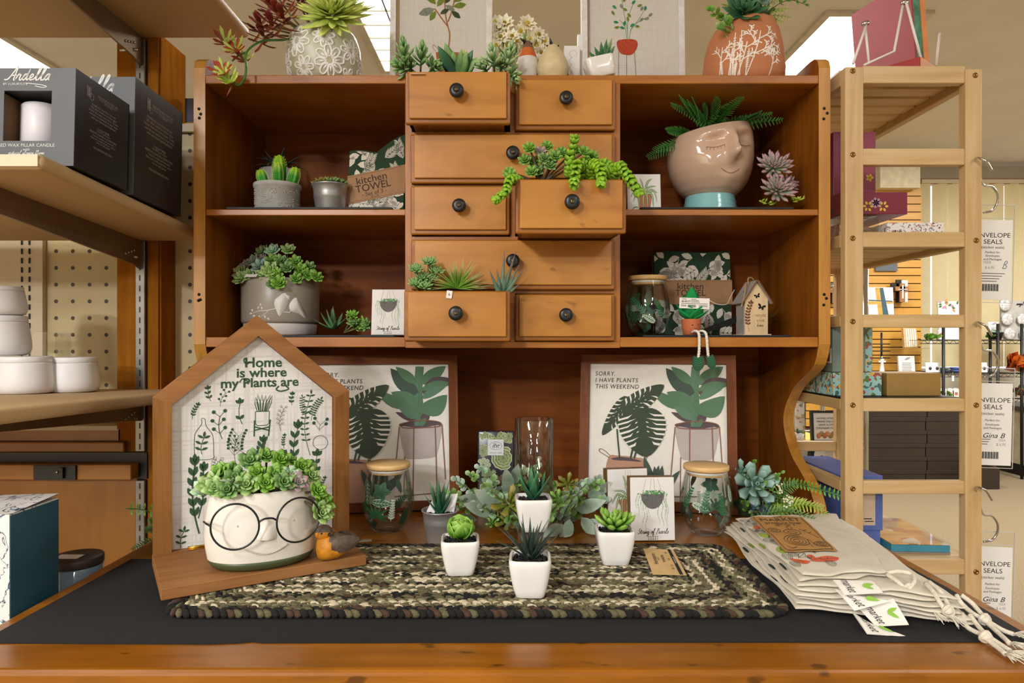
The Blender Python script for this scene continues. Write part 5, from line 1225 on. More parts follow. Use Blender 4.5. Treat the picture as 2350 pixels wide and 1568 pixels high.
# --- upper left shelf
t=thing('agave_planter','swirl-embossed grey pot with a dark agave, behind the cactus pot','potted plant',on(640,1.757,LZ1))
PB=[(.047,0),(.050,.01),(.0505,.13),(.049,.137),(.045,.137),(.044,.12),(0,.12)]
m=MB(); m.lathe(PB,40,M_cem2); q=random.Random(61)
for i in range(26):
    s_,z_=q.uniform(-.09,.09),q.uniform(.03,.12); W_=Wrap(m,PB,.05)
    for r in (.009,.0055,.0025): W_.stroke([(s_+r*cos(2*PI*k/12),z_+r*sin(2*PI*k/12)) for k in range(12)],.0022,M_cem,th=1,closed=True)
m.build('pot',t)
m=MB(); m.lathe([(.044,.128),(0,.132)],20,M_soil,cap0=False); m.build('soil',t)
m=MB(); LD=leafmat('dusky_agave_leaf','#22382E','#4C6A60')
for i in range(18): m.leaf(TR(0,0,.13)@RZ(i*137.5)@RX(66-i*1.2)@TR(0,.003,0),.074*q.uniform(.85,1.15),.018,LD,curl=-1.6 if i%3 else -.5,thick=.004,shape='spike',n=8)
m.build('agave',t)
t=thing('cactus_planter','lace-embossed grey cement pot holding a bright green ribbed cactus, on the upper left shelf','potted plant',on(637,1.64,LZ1))
PF=[(.049,0),(.0515,.006),(.0520,.062),(.0545,.064),(.0555,.069),(.0545,.074),(.050,.075),(.047,.073),(.046,.065),(0,.065)]
m=MB(); m.lathe(PF,44,M_cem); W_=Wrap(m,PF,.052,e=.0)
for i in range(330):
    s_,z_=q.uniform(-.085,.085),q.uniform(.003,.058)
    if mnoise.noise(V((s_*40,z_*40,2)))>-.05: p=W_.pt(s_,z_,.0002); m.ball(p,(.0016,.0016,.0012),M_cem,5)
for r in (.006,.010): W_.stroke([(-.012+r*cos(2*PI*k/14),.032+r*sin(2*PI*k/14)) for k in range(14)],.0025,M_cem,th=1,closed=True)
m.build('pot',t)
m=MB(); m.lathe([(.046,.068),(0,.071)],20,M_soil,cap0=False); m.build('soil',t)
CM=leafmat('cactus_green','#2F8A1E','#B2D22A',lo=.55,hi=1.05); CS=mat('cactus_spine','#CFE06A',.6)
def cactus(mb,base,ax,L,r,seed):
    F=frame(base,ax,(0,-1,.2)); n=40; K=14; vs=[];ts=[]
    for j in range(K+1):
        u=j/K; rr=r*(.75+.25*min(1,u*3))*math.sqrt(max(0.002,1-max(0,(u-.55)/.45)**2))
        for i in range(n): a=2*PI*i/n; f=1-.20*abs(sin(a*4)); vs.append((rr*f*cos(a),L*u,rr*f*sin(a))); ts.append(u)
    fs=[(j*n+i,(j+1)*n+i,(j+1)*n+(i+1)%n,j*n+(i+1)%n) for j in range(K) for i in range(n)]
    mb.add(vs,fs,CM,True,F,ts)
    for k in range(8):
        a=PI*k/4
        for j in range(1,13):
            u=j/13; rr=r*(.75+.25*min(1,u*3))*math.sqrt(max(.01,1-max(0,(u-.55)/.45)**2)); p=V((rr*cos(a),L*u,rr*sin(a)))
            for e in (-.0022,.0022): mb.add([F@p,F@(p+V((0,.0008,0))),F@(p*1.0+V((cos(a)*.004,e,sin(a)*.004)))],[(0,1,2)],CS)
m=MB(); cactus(m,(.006,-.005,.066),(0,0,1),.080,.0165,1); cactus(m,(-.026,-.012,.066),(-.25,-.1,1),.044,.0115,2); cactus(m,(.010,-.026,.066),(.05,-.15,1),.056,.0105,3); cactus(m,(.036,-.012,.066),(.30,-.1,1),.050,.013,4); m.build('cactus',t)
t=thing('bucket_planter','shiny galvanised bucket with small green succulents on the upper left shelf','potted plant',on(758,1.655,LZ1))
bucket_mesh(1.24).build('bucket',t); m=MB(); m.lathe([(.040,.066),(0,.069)],20,M_soil,cap0=False); m.build('soil',t)
m=MB()
for i,(x,y,r) in enumerate(((-.012,-.018,.020),(.012,-.020,.020),(.0,.0,.026),(.028,-.006,.018),(-.030,-.004,.017),(.02,.018,.02),(-.018,.018,.02))): m.rosette((x,y,.079),(x*12,y*12-.2,1),r,G['mid' if i%2 else 'olive'],layers=3,per=6,fat=.34,wid=.48,lo=25,hi=80,seed=i,shape='spoon')
m.build('succulents',t)
m=MB(); 
for i in range(40): m.leaf(frame((0,0,.004),(q.uniform(-1,1),q.uniform(-1,.4),q.uniform(.2,1))),.016,.005,G['mid'],n=3)
o=m.build('moss_tuft'); o.location=on(736,1.70,LZ1); tag(o,'tiny green moss tuft between the cactus pot and the bucket','plant')
# --- towel packs
M_tow=mat('towel_dark_green','#24402A',.9,noise=.06,bump=.2,bscale=600); M_twp=mat('towel_print_cream','#E2DACB',.9,noise=.03); M_sleeve=mat('kraft_sleeve','#A67C54',.7,noise=.07,nscale=50); M_stc=mat('sleeve_ink','#3A2A20',.8)
def towel(label,loc,rot,W,H,T,topd,seed,band,bslope,tx=0,lines=4):
    t=thing('kitchen_towel_pack',label,'kitchen towels',loc,group='leaf-print kitchen towel sets',rot=rot)
    out=[(-W/2,0),(W/2,0)]+[(W/2-W*i/12,H+topd(1-i/12)) for i in range(13)]
    m=MB(); q=random.Random(seed)
    m.prism(out,T-.006,M_tow,TR(0,T-.003,0)@UPR)
    m.prism([(x*.985,.003+z*.985) for x,z in out],.003,M_tow,TR(0,.003,0)@UPR)
    for k in range(1,4): m.prism([(x*1.006,z*1.004) for x,z in out],T*.12,M_twp if k==2 else M_tow,TR(0,T*.25*k+T*.1,0)@UPR)
    m.build('towel',t)
    m=MB(); AM=TR(0,-.0004,0)@UPR
    def inside(p): 
        u=(p[0]+W/2)/W; return -W/2+.003<p[0]<W/2-.003 and .003<p[1]<H+topd(max(0,min(1,u)))-.004
    def leafp(c,a,L,w,hollow=False):
        pts=lf2(c,a,L,w)
        if inside(pts[0]):
            pts=[(max(-W/2+.002,min(W/2-.002,p[0])),max(.002,min(H+topd(max(0,min(1,(p[0]+W/2)/W)))-.003,p[1]))) for p in pts]
            m.poly(pts,M_twp,AM,.0004)
            if hollow: m.stroke([V(c)+(V(pts[4])-V(c))*u for u in (.15,.9)],w*.2,M_tow,AM,.0007)
    sp=[]
    for i in range(220):
        c=(q.uniform(-W/2,W/2),q.uniform(0,H)); 
        if any((c[0]-a)**2+(c[1]-b)**2<.025**2 for a,b in sp): continue
        sp.append(c); a0=q.uniform(0,6.28); kind=q.randrange(3); d=V((cos(a0),sin(a0)))
        e=V(c)+d*.042
        if inside(c) and inside(e): m.stroke([c,V(c)+d*.02+V((-d.y,d.x))*.003,e],.0014,M_twp,AM,.0004)
        if kind==0:
            for k in range(4):
                for sg in (1,-1): leafp(V(c)+d*.011*k,a0+sg*.8,.024,.0125)
        elif kind==1:
            for k in range(6):
                for sg in (1,-1): leafp(V(c)+d*.008*k,a0+sg*.55,.026-.002*k,.0052,True)
        else:
            for k in range(3): leafp(V(c)+d*.014*k,a0+(k-1)*.9,.030,.017)
    m.build('leaf_print',t)
    z0,z1=band; m=MB(); bs=lambda x:bslope*(x/W+.5)
    sl=[(-W/2-.0015,z0),(W/2+.0015,z0+bs(W/2)),(W/2+.0015,z1+bs(W/2)),(-W/2-.0015,z1)]
    m.prism(sl,T+.004,M_sleeve,TR(0,T+.002,0)@UPR)
    m.build('paper_sleeve',t)
    m=MB(); AM=TR(tx,-.0023,(z0+z1)/2+bs(tx))@UPR@RZ(math.degrees(math.atan2(bslope,W))); h=z1-z0
    m.text('kitchen',h*.36,M_stc,AM@TR(0,h*.235,0),sx=1.02,off=.004); m.text('TOWEL',h*.36,M_stc,AM@TR(0,-h*.045,0),sx=.98,off=.004); m.text('- Set of 3 -',h*.20,M_stc,AM@TR(0,-h*.265,0)); m.text('20 x 30',h*.09,M_stc,AM@TR(0,-h*.39,0))
    for s_ in (1,-1):
        n=46
        for i in range(n):
            x=-W/2+W*(i+.5)/n-tx; m.box(x-.0011,x+.0011,s_*h*.44-.0003,s_*h*.44+.0003,0,.0001,M_stc,AM)
    m.build('sleeve_print',t); return t
towel('kitchen towel set in a kraft sleeve wedged beside the drawers on the upper left shelf',on(862,1.665,LZ1),(-6,0,0),.138,.168,.034,lambda u:.0+.042*max(0,(u-.5)/.5)**.8+.003*sin(u*9),5,(.032,.104),.030,-.008)
towel('kitchen towel set standing behind the lidded glass and birdhouse on the lower right shelf',on(1592,1.765,LZ2),(-6,0,-2),.200,.222,.030,lambda u:.002*sin(u*7),9,(.082,.146),.0,-.006)
# --- lower left shelf
M_tau=mat('taupe_glaze','#9E9688',.35,noise=.04,nscale=15); M_stone=mat('white_stoneware','#DEDBD5',.45,noise=.03)
t=thing('bird_planter','taupe planter with white bird relief and green rosette succulents','planter',on(644,1.705,LZ2))
PP=[(.081,0),(.086,.004),(.088,.028),(.0905,.0295),(.0935,.036),(.0935,.135),(.092,.138),(.088,.138),(.087,.12),(0,.12)]
m=MB(); m.lathe(PP[:3]+[(.088,.030)],48,M_stone); m.build('foot',t)
m=MB(); m.lathe(PP[3:],52,M_tau,cap0=True); m.build('pot',t)
m=MB(); W_=Wrap(m,PP,.0935,a0=.50,e=.0004)
def B_(pts,bul): W_.fill(smooth2(pts,4),M_stone,bul=bul)
k=.00102
def pq(px,py): return ((px-664)*k,.070+(694-py)*k)
B_([pq(*p) for p in ((645,672),(655,664),(663,668),(664,690),(655,708),(645,718),(639,706),(634,692),(636,680))],.006)
B_([pq(*p) for p in ((668,690),(676,678),(684,674),(690,682),(698,696),(709,722),(690,712),(675,708),(668,702))],.006)
B_([pq(*p) for p in ((655,664),(664,668),(672,674),(668,680),(660,676))],.004)
W_.stroke([pq(*p) for p in ((579,712),(600,706),(620,705),(640,700),(650,708),(668,710),(672,706))],.0026,M_stone,th=1); W_.stroke([pq(*p) for p in ((602,722),(612,714),(622,705))],.002,M_stone,th=1)
for (x,y,a) in ((582,708,2.2),(596,703,1.4),(606,704,1.7),(588,716,3.6),(600,716,4.4),(612,716,5),(604,724,4.2),(618,722,5.5),(579,712,3.1),(602,696,1.5)): W_.fill(lf2(pq(x,y),a,.0085,.005),M_stone,bul=.0015)
m.build('bird_relief',t)
m=MB(); q=random.Random(71); m.lathe([(.086,.125),(.05,.140),(0,.145)],24,M_moss,cap0=False); kk=1.70/F
def cl2(px,py,dy=0): return V(((px-644)*kk,dy,EYE+(784-py)*(1.70+dy)/F-LZ2))
for i,(px,py,dy,g,r) in enumerate(((603,578,.0,'pale',17),(668,573,-.02,'pale',16),(630,576,-.01,'mint',18),(620,612,-.07,'blue',18),(565,625,-.05,'pale',17),(578,640,-.07,'pale',18),(550,632,-.02,'pink',18),(645,620,-.08,'pale',19),(660,632,-.085,'bright',17),(632,628,-.08,'pale',17),(690,600,-.04,'jade',15),(705,620,-.05,'bright',16),(722,632,-.05,'jade',15),(740,636,-.05,'bright',15),(672,650,-.095,'bright',17),(655,650,-.09,'mid',15),(700,640,-.07,'jade',15),(590,600,-.03,'grey',15),(608,595,-.02,'pink',13),(660,600,-.05,'mid',16),(680,615,-.07,'mid',15),(575,612,-.03,'pink',15),(640,598,-.05,'jade',15),(718,612,-.03,'mid',13),(595,632,-.07,'pale',15),(545,640,-.03,'pink',16))):
    c=cl2(px,py,dy); c.x=max(c.x,-.080); m.rosette(c,V((c.x*6,dy*6-.8,.6)),r*kk*1.12,G[g],layers=4,per=7,fat=.13,wid=.72,lo=8,hi=74,seed=i+3,shape='round',n=4); m.tube([(c.x*.4,c.y*.4,.13),c],.0022,M_bark,5)
m.build('succulents',t)
m=MB(); m.box(-.014,.014,-.0006,0,-.010,.004,M_card,TR(sz(608-644,1.60),-.094,.142)@RX(-58)); m.build('price_label',t)
t=thing('loose_succulents','loose stems of agave and tight green succulents lying beside the pearls card','succulent',on(790,1.62,LZ2))
m=MB()
for i,(az,el,l) in enumerate(((150,8,.05),(100,20,.055),(60,35,.06),(200,15,.05),(20,60,.06),(-20,40,.055),(250,30,.045),(130,60,.05),(90,75,.05))): m.leaf(TR(-.022,-.01,.014)@RZ(az)@RX(el),l,.020,leafmat('agave_red_edge','#4E7A4E','#8A6A5A',lo=.75,hi=1.05),curl=.3,thick=.004,shape='lance',n=6)
for i in range(7):
    c=V((.025+q.uniform(-.012,.03),q.uniform(-.015,.012),.018+q.uniform(0,.030))); m.rosette(c,(q.uniform(-.3,1),-.7,q.uniform(-.1,.9)),.019,G['mid' if i%2 else 'bright'],layers=6,per=6,fat=.3,wid=.6,lo=15,hi=85,seed=i,shape='spoon',n=3); m.tube([(0,.0,.006),c],.002,M_stem,5)
m.build('stems',t)
plaque('plant_card','white String of Pearls card leaning at the right end of the lower left shelf',on(889.5,1.585,LZ2)+V((0,0,.0003)),0,.0775,.108,.004,'p',wd=False,lean=-7)
plaque('plant_card','white spider plant card standing on the upper right shelf beside the face vase',on(1479,1.625,LZ1)+V((0,0,.0003)),0,.081,.100,.004,'s',wd=False,lean=-6)
# --- face vase
M_skin=mat('blush_glaze','#D2B197',.12,noise=.03,nscale=8,coat=.7); M_teal=mat('teal_glaze','#8FCACB',.12,noise=.03,coat=.7); M_crease=mat('glaze_crease','#A98468',.3)
t=thing('face_vase','large blush glazed vase shaped as a sleeping face on a turquoise neck, with fern','vase',on(1629,1.725,LZ1),rz=13)
PN=[(.069,0),(.0705,.003),(.066,.030),(.061,.058),(.0605,.062),(.056,.066)]
m=MB(); m.lathe(PN,44,M_teal)
for z in (.012,.024,.036,.048): m.lathe([(rprof(PN,z)-.0005,z-.0012),(rprof(PN,z)+.0010,z),(rprof(PN,z)-.0005,z+.0012)],44,M_teal,cap0=False,cap1=False,M=TR(0,0,0)@RY(3))
m.build('neck',t)
PHd=[(.045,.058),(.060,.062),(.075,.074),(.090,.094),(.101,.118),(.1065,.145),(.1065,.168),(.104,.190),(.100,.206),(.0975,.2115),(.094,.2125),(.091,.2100),(.088,.19),(.08,.15),(0,.15)]
def face(p):
    # rim slopes: low on its left, high towards the brow
    f=max(0,(p.z-.10)/.11); q_=V(p); q_.z+=f*(.20*p.x*.9+.012)
    if p.y<0 and p.length>.02 and p.z>.07:
        a=math.atan2(p.x,-p.y); z=p.z; g=lambda ca,cz,wa,wz: math.exp(-((a-ca)/wa)**2-((z-cz)/wz)**2)
        d=.028*g(0,.141,.115,.013)+.019*g(0,.158,.085,.020)+.013*g(0,.176,.11,.015)-.015*(g(.38,.172,.22,.016)+g(-.38,.172,.22,.016))+.0085*(g(.38,.166,.20,.009)+g(-.38,.166,.20,.009))+.008*(g(.38,.194,.3,.010)+g(-.38,.194,.3,.010))+.004*(g(.42,.122,.25,.022)+g(-.42,.122,.25,.022))+.004*g(0,.088,.2,.016)-.003*g(0,.112,.25,.007)
        r=V((p.x,p.y,0)); r.normalize(); q_+=r*d
    return q_
fine=[]
for (a,b) in zip(PHd[:9],PHd[1:10]):
    for i in range(4): fine.append((a[0]+(b[0]-a[0])*i/4,a[1]+(b[1]-a[1])*i/4))
m=MB(); m.lathe(fine+PHd[9:],112,M_skin,tilt=face); m.build('head',t)
m=MB()
def fp(a,z,e=.0006):
    r=rprof(PHd[:10],z); return face(V(((r)*sin(a),-(r)*cos(a),z)))+V((sin(a),-cos(a),0))*e
for sg in (-1,1):
    m.tube([fp(sg*.38+.20*(i/10-.5)*2,.1615-.0035*(1-((i/10-.5)*2)**2)) for i in range(11)],.0009,M_crease,6)
    for i in range(6): a=sg*.38+.19*(i/5-.5)*2; m.tube([fp(a,.160-.003*(1-((i/5-.5)*2)**2)),fp(a+.03*(i/5-.5),.1555-.003*(1-((i/5-.5)*2)**2))],.0006,M_crease,5)
m.build('eyelid_line',t)
m=MB(); m.tube([fp(.24*(i/14-.5)*2,.108-.0095*math.cos((i/14-.5)*PI)+.003) for i in range(15)],.0011,M_crease,6); m.build('smile',t)
m=MB(); q=random.Random(81); IM=(Matrix.Translation(t.location)@RZ(13)).inverted()
FD=leafmat('fern_leaf','#35702F','#6AA648')
for (px,py,dy,Lf) in ((1560,222,-.17,.026),(1578,232,-.15,.026),(1540,240,-.15,.024),(1620,240,-.12,.026),(1650,225,-.15,.026),(1702,222,-.18,.026),(1672,240,-.12,.026),(1796,275,-.10,.030),(1772,262,-.10,.030),(1745,255,-.11,.028),(1500,345,-.06,.028),(1486,362,-.02,.026),(1530,300,-.07,.026),(1690,235,-.13,.028),(1600,262,-.10,.024),(1740,262,-.09,.028),(1590,226,-.16,.022)):
    e=IM@at(px,py,1.725+dy); b=V((q.uniform(-.04,.04),q.uniform(-.05,.02),.20)); mid=(b+e)/2+V((0,.01,.014)); frond(m,[b,mid,e],Lf,FD,22,.34,q,.2,(0,-1,.35))
m.build('fern',t)
t=thing('succulent_bunch','bunch of dusty pink and sage succulent rosettes beside the face vase','succulent',on(1772,1.625,LZ1))
m=MB(); kq=1.595/F
def c3(px,py,dy=0): return V(((px-1772)*kq*(1+dy/1.6),dy,EYE+(784-py)*(1.625+dy)/F-LZ1))
for i,(px,py,dy,r) in enumerate(((1765,385,-.03,.043),(1765,438,-.05,.044),(1803,425,-.01,.028))): m.rosette(c3(px,py,dy),(.1*(i-1),-.85,.45),r,G['pink'],layers=5,per=13,fat=.20,wid=.30,lo=6,hi=74,curl=.4,seed=i,shape='spoon',n=5,inner=.35)
m.build('rosettes',t)
m=MB()
for (a,b) in (((1725,464),(1752,470)),((1800,462),(1822,460)),((1705,430),(1722,410)),((1712,452),(1718,425))):
    A_,B_=c3(*a,-.05 if a[1]>455 else .16),c3(*b,-.05 if a[1]>455 else .16)
    for k in range(12): m.leaf(frame(A_.lerp(B_,k/11),(q.uniform(-1,1),-.7,q.uniform(-.6,1))),.013,.009,G['lime' if a[1]>455 else 'jade'],thick=.003,n=3,shape='round',curl=.5)
m.tube([c3(1765,472,-.02),c3(1765,438,-.03),c3(1765,385,-.02)],.003,M_stem,6); m.tube([c3(1770,470,-.02),c3(1803,425,.0)],.003,M_stem,6); m.build('stonecrop',t)
# --- lower right shelf
cup('stemless leaf-print glass with bamboo lid on the lower right hutch shelf',on(1486,1.655,LZ2),205,3)
M_tpot=mat('terracotta_plush','#C06A42',.7,noise=.05,bump=.1); M_felt2=mat('green_felt','#12964A',.9,noise=.08,bump=.3,bscale=300); M_dfelt=mat('dark_green_leather','#1E4A30',.55,noise=.1); M_rope=mat('white_rope','#E8E2D4',.85,noise=.06,bump=.7,bscale=420)
t=thing('pot_ornament','winking terracotta pot ornament with felt leaves and rope legs dangling off the shelf','ornament',on(1586,1.575,LZ2))
PO=[(.0165,0),(.0185,.002),(.0215,.020),(.0228,.034),(.0232,.0365),(.0215,.0370),(.0205,.034),(0,.033)]
m=MB(); m.lathe(PO,36,M_tpot); m.build('pot',t)
m=MB(); W_=Wrap(m,PO,.022,a0=.05,e=.0005)
W_.fill([(-.0035+.0016*cos(2*PI*i/10),.0225+.0016*sin(2*PI*i/10)) for i in range(10)],M_ink,bul=.0006)
W_.stroke([(.0085,.0255),(.0130,.0232),(.0088,.0215)],.0012,M_ink); W_.stroke([(.0005+.008*i/8,.0165-.0028*sin(PI*i/8)) for i in range(9)],.0008,M_ink); m.build('face',t)
m=MB()
for (az,el,l,w_) in ((200,30,.040,.026),(160,32,.040,.026),(240,22,.036,.022),(120,25,.036,.022),(180,78,.060,.034),(30,60,.05,.03),(330,60,.05,.03),(90,40,.04,.025),(270,40,.04,.025)): m.leaf(TR(0,0,.034)@RZ(az)@RX(el),l*1.3,w_*1.3,M_felt2,curl=.25,thick=.005,n=6)
m.build('felt_leaves',t)
m=MB(); legs=[[(-.003,-.023,.006),(-.001,-.038,.009),(.004,-.050,.002),(.004,-.053,-.03),(.0015,-.054,-.052)],[(.010,-.022,.006),(.014,-.038,.009),(.020,-.050,.002),(.0225,-.053,-.03),(.024,-.054,-.050)]]
for L_ in legs:
    m=MB(); P=smooth3(L_,8); m.tube(P,.0030,M_rope,8); 
    for k in range(0,len(P)-1): m.ball(P[k]+V((.0012*(-1)**k,-.0014,0)),(.0024,.0022,.0020),M_rope,6)
    m.build('leg',t)
for i,L_ in enumerate(legs):
    m=MB(); b=V(L_[-1]); pr_pts=[(0,0),(-.010,.003),(-.0135,-.010),(-.011,-.022),(0,-.031),(.011,-.022),(.0135,-.010),(.010,.003)]
    m.prism(smooth2([(x*(1 if i==0 else .72),y) for x,y in pr_pts],3),.005,M_dfelt,TR(b.x+(0 if i==0 else .003),b.y+.002,b.z+.002)@UPR@RZ(0 if i==0 else 14))
    for k in range(4):
        for sg in (1,-1): m.stroke([(0,-.004-.005*k),(sg*.008*(1 if i==0 else .6),-.001-.005*k)],.0008,M_felt2,TR(b.x+(0 if i==0 else .003),b.y+.002-.0054,b.z+.002)@UPR@RZ(0 if i==0 else 14))
    m.build('foot',t)
m=MB(); m.box(-.034,.034,-.0006,0,0,.024,M_card,TR(-.002,-.034,.0595)@RY(2),)
for i,(x0,x1,z) in enumerate(((-.028,-.018,.0205),(-.008,.004,.0205),(-.008,.010,.0175),(-.030,-.016,.0155),(-.008,.012,.0145),(-.030,.030,.0108),(-.030,-.018,.0070),(.010,.030,.0070),(-.030,-.018,.0045),(.010,.030,.0045))): m.box(x0,x1,-.0008,-.0006,z,z+.0010,M_ink,TR(-.002,-.034,.0595)@RY(2))
for i in range(17): m.box(-.015+.0011*i,-.015+.0011*i+(.0007 if i%3 else .0004),-.0008,-.0006,.0025,.0088,M_ink,TR(-.002,-.034,.0595)@RY(2))
m.text('$ 15.00',.0062,M_ink,TR(-.020,-.0349,.0595+.0165)@UPR); m.tube(smooth3([(.028,-.034,.081),(.05,-.03,.070),(.075,-.02,.070),(.088,-.005,.085),(.100,.0,.105)]),.0006,M_card,5); m.tube([(.02,-.033,.079),(.0,-.01,.05)],.0006,M_card,4); m.build('price_tag',t)
# birdhouse
W_bh=wood('plywood_natural','#C9A878','#DCC096','#E8D2AC','z',4,8,.6); M_grp=mat('grey_washed_wood','#A8A19A',.7,noise=.12,nscale=30); M_burn=mat('burnt_edge','#6A4426',.7,noise=.2); M_bflyhole=mat('dark_cutout','#17120E',.9)
t=thing('birdhouse','small grey and natural plywood birdhouse ornament reading HOUSE LOVE home','birdhouse',on(1736,1.60,LZ2),rz=4)
bw,bd,be,bp=.0275,.052,.085,.127
wall=[(-bw,.002),(bw,.002),(bw,be),(0,bp-.003),(-bw,be)]
m=MB(); m.prism(wall,.003,W_bh,TR(0,.003,0)@UPR); m.build('front_panel',t)
m=MB(); m.prism(wall,.003,M_grp,TR(0,bd,0)@UPR); m.build('back_panel',t)
for s_ in (-1,1): m=MB(); m.box(s_*bw-.0015,s_*bw+.0015,.003,bd-.003,.002,be,M_grp); m.build('side_panel',t)
m=MB(); m.box(-bw-.006,bw+.006,-.006,bd+.004,0,.0025,W_bh); m.build('base',t)
ra=math.degrees(math.atan2(bp-be,bw))
for s_ in (-1,1):
    m=MB(); m.box(0,.064,-.008,bd+.006,0,.003,M_grp,TR(0,0,bp)@(RY(ra) if s_>0 else RZ(180)@TR(0,-bd+.002,0)@RY(ra))); m.box(0,.064,-.0085,-.0078,0,.003,M_burn,TR(0,0,bp)@(RY(ra) if s_>0 else SC(-1,1,1)@RY(ra)))
    if s_<0:
        for u,v in ((.012,.02),(.03,.03)): m.lathe([(.0022,.0032),(0,.0032)],8,M_bflyhole,TR(0,0,bp)@SC(-1,1,1)@RY(ra)@TR(u,v,0),cap0=False)
    m.build('roof_panel',t)
m=MB(); AM=TR(0,-.0003,0)@UPR
def bfly(c,s,rot):
    for sg in (1,-1): m.poly([(V(p)*s) for p in ((0,0),(sg*.35,.55),(sg*1.0,.75),(sg*.95,.2),(sg*.5,.02),(sg*.75,-.35),(sg*.35,-.7),(0,-.25))],M_bflyhole,AM@TR(c[0],c[1],0)@RZ(rot))
bfly((.002,.092),.0075,20); bfly((.012,.066),.0095,-18)
sprig(m,AM,(-.017,.008),(-.013,.075),8,.0085,.30,M_burn,sw=.0007,spread=50)
m.text('HOUSE',.0078,M_burn,AM@TR(.010,.046,0)); m.text('+',.005,M_burn,AM@TR(.010,.0405,0)); m.text('LOVE',.0078,M_burn,AM@TR(.010,.034,0)); m.text('+',.005,M_burn,AM@TR(.010,.028,0)); script(m,'home',.0042,M_burn,AM@TR(.009,.020,0)); m.build('engraving',t)
m=MB(); M_jute=mat('jute_twine','#A88A5E',.9,noise=.2)
m.tube(smooth3([(-.010,.02,bp-.014),(-.014,.015,bp+.006),(-.004,.02,bp+.010),(.004,.024,bp+.004)]),.0017,M_jute,6); m.tube(smooth3([(-.010,.02,bp-.012),(-.022,.01,bp-.008),(-.028,.0,bp-.030),(-.040,-.008,bp-.062)]),.0016,M_jute,6); m.build('twine',t)
t=thing('air_plant','thin-leaved air plant behind the birdhouse','air plant',on(1752,1.70,LZ2))
m=MB()
for i in range(16): m.leaf(TR(0,0,.03)@RZ(180+i*26)@RX(10+q.uniform(-25,60)),.062,.005,G['olive' if i%3 else 'mid'],curl=.4,n=6,shape='spike')
m.lathe([(.012,0),(.014,.03),(.0,.034)],12,M_moss); m.build('leaves',t)
m=MB(); P=[on(1604,1.60,LZ2+.006),on(1640,1.62,LZ2+.020),on(1700,1.65,LZ2+.042)]; 
m.add([P[0]+V((0,0,-.004)),P[1]+V((0,0,-.008)),P[2]+V((0,0,-.008)),P[2]+V((0,0,.008)),P[1]+V((0,0,.006)),P[0]+V((0,0,.004))]+[p+V((0,.002,0)) for p in (P[0]+V((0,0,-.004)),P[1]+V((0,0,-.008)),P[2]+V((0,0,-.008)),P[2]+V((0,0,.008)),P[1]+V((0,0,.006)),P[0]+V((0,0,.004)))],[(0,1,4,5),(1,2,3,4),(11,10,7,6),(10,9,8,7),(0,6,7,1),(1,7,8,2),(2,8,9,3),(3,9,10,4),(4,10,11,5),(5,11,6,0)],M_liner)
tag(m.build('black_strap'),'short black strap slanting between the winking pot and the birdhouse','strap')
# --- succulents in the open drawers
def dthing(name,label,key,cx,cz):
    o,A,h,w_=D[key]; p=hutch.location+A@V((cx,.02,cz)); return thing(name,label,'succulent',p,group=None)
def indrawer(key,px,py,inn=.03):
    o,A,h,w_=D[key]; y=hutch.location.y+A.translation.y if 0 else (hutch.location+A@V((0,0,h))).y+inn; return at(px,py,y)
def sedum(m,base,tip,n,r,g,rr,fat=.22,wid=.45,shape='spoon'):
    base,tip=V(base),V(tip); m.tube([base,base.lerp(tip,.5),tip],.0022,M_stem,5); d=(tip-base).normalized(); x=d.cross(V((.3,1,.2))).normalized(); y=d.cross(x)
    for i in range(n):
        u=.25+.75*i/(n-1); p=base.lerp(tip,u); a=i*2.4; l=r*(1.05-.55*u)*rr.uniform(.9,1.1); e=.15+1.0*u
        m.leaf(frame(p,(x*cos(a)+y*sin(a))*(1.1-u*.85)+d*(e-.1),d),l,l*wid,g,thick=fat*l,curl=.4,shape=shape,n=4)
q=random.Random(91)
SD1,SD2=leafmat('sedum_leaf','#3B7038','#9CC47C',lo=.2),leafmat('sedum_pale_leaf','#5C8F50','#BFD9A0',lo=.2)
for lab,trips in (('bushy green sedum stems at the left end of the top left open drawer',(((930,162),(925,100)),((965,165),(968,110)),((945,165),(912,150)),((985,165),(1005,150)),((950,168),(930,140)))),('pale green sedum stems spilling over the right end of the top left open drawer',(((1135,165),(1128,115)),((1160,165),(1172,110)),((1120,168),(1105,150)),((1165,168),(1185,180)),((1150,165),(1150,140))))):
    t=thing('sedum_stems',lab,'succulent',indrawer('r1l',945 if 'left end' in lab else 1148,170,.03)); m=MB()
    for i,(b,tp) in enumerate(trips): sedum(m,indrawer('r1l',*b,.035+.01*i)-t.location,indrawer('r1l',*tp,.012+.012*(i%3))-t.location,18,.038,SD1 if 'bushy' in lab else SD2,q)
    m.build('stems',t)
    if 'bushy' in lab: m=MB(); m.box(-.016,.016,0,.0006,-.012,.012,M_card,TR(*(indrawer('r1l',960,170,-.016)-t.location))@RX(-72)); m.build('price_label',t)
t=thing('agave','dark green broad-leaved agave in the middle of the top left open drawer','succulent',indrawer('r1l',1050,172,.05)); m=MB()
for px,py,w_,tw in ((1005,118,.030,0),(1022,112,.030,0),(1040,130,.030,0),(1072,130,.032,0),(1094,145,.030,0),(1060,125,.024,0),(1085,128,.026,0)):
    e=indrawer('r1l',px,py-8,.02+.01*(px%3))-t.location; b=V((0,0,-.01)); m.leaf(frame(b,e-b,(0,-1,.3)),(e-b).length*1.06,w_,G['dark' if px%2 else 'mid'],curl=.15,thick=.006,shape='ovate',n=7)
for px,py in ((1065,110),(1075,118),(1058,118)):
    e=indrawer('r1l',px,py,.06)-t.location; m.leaf(frame((0,.02,0),e,(0,-1,.3)),e.length*1.02,.02,G['lime'],thick=.004)
m.build('leaves',t)
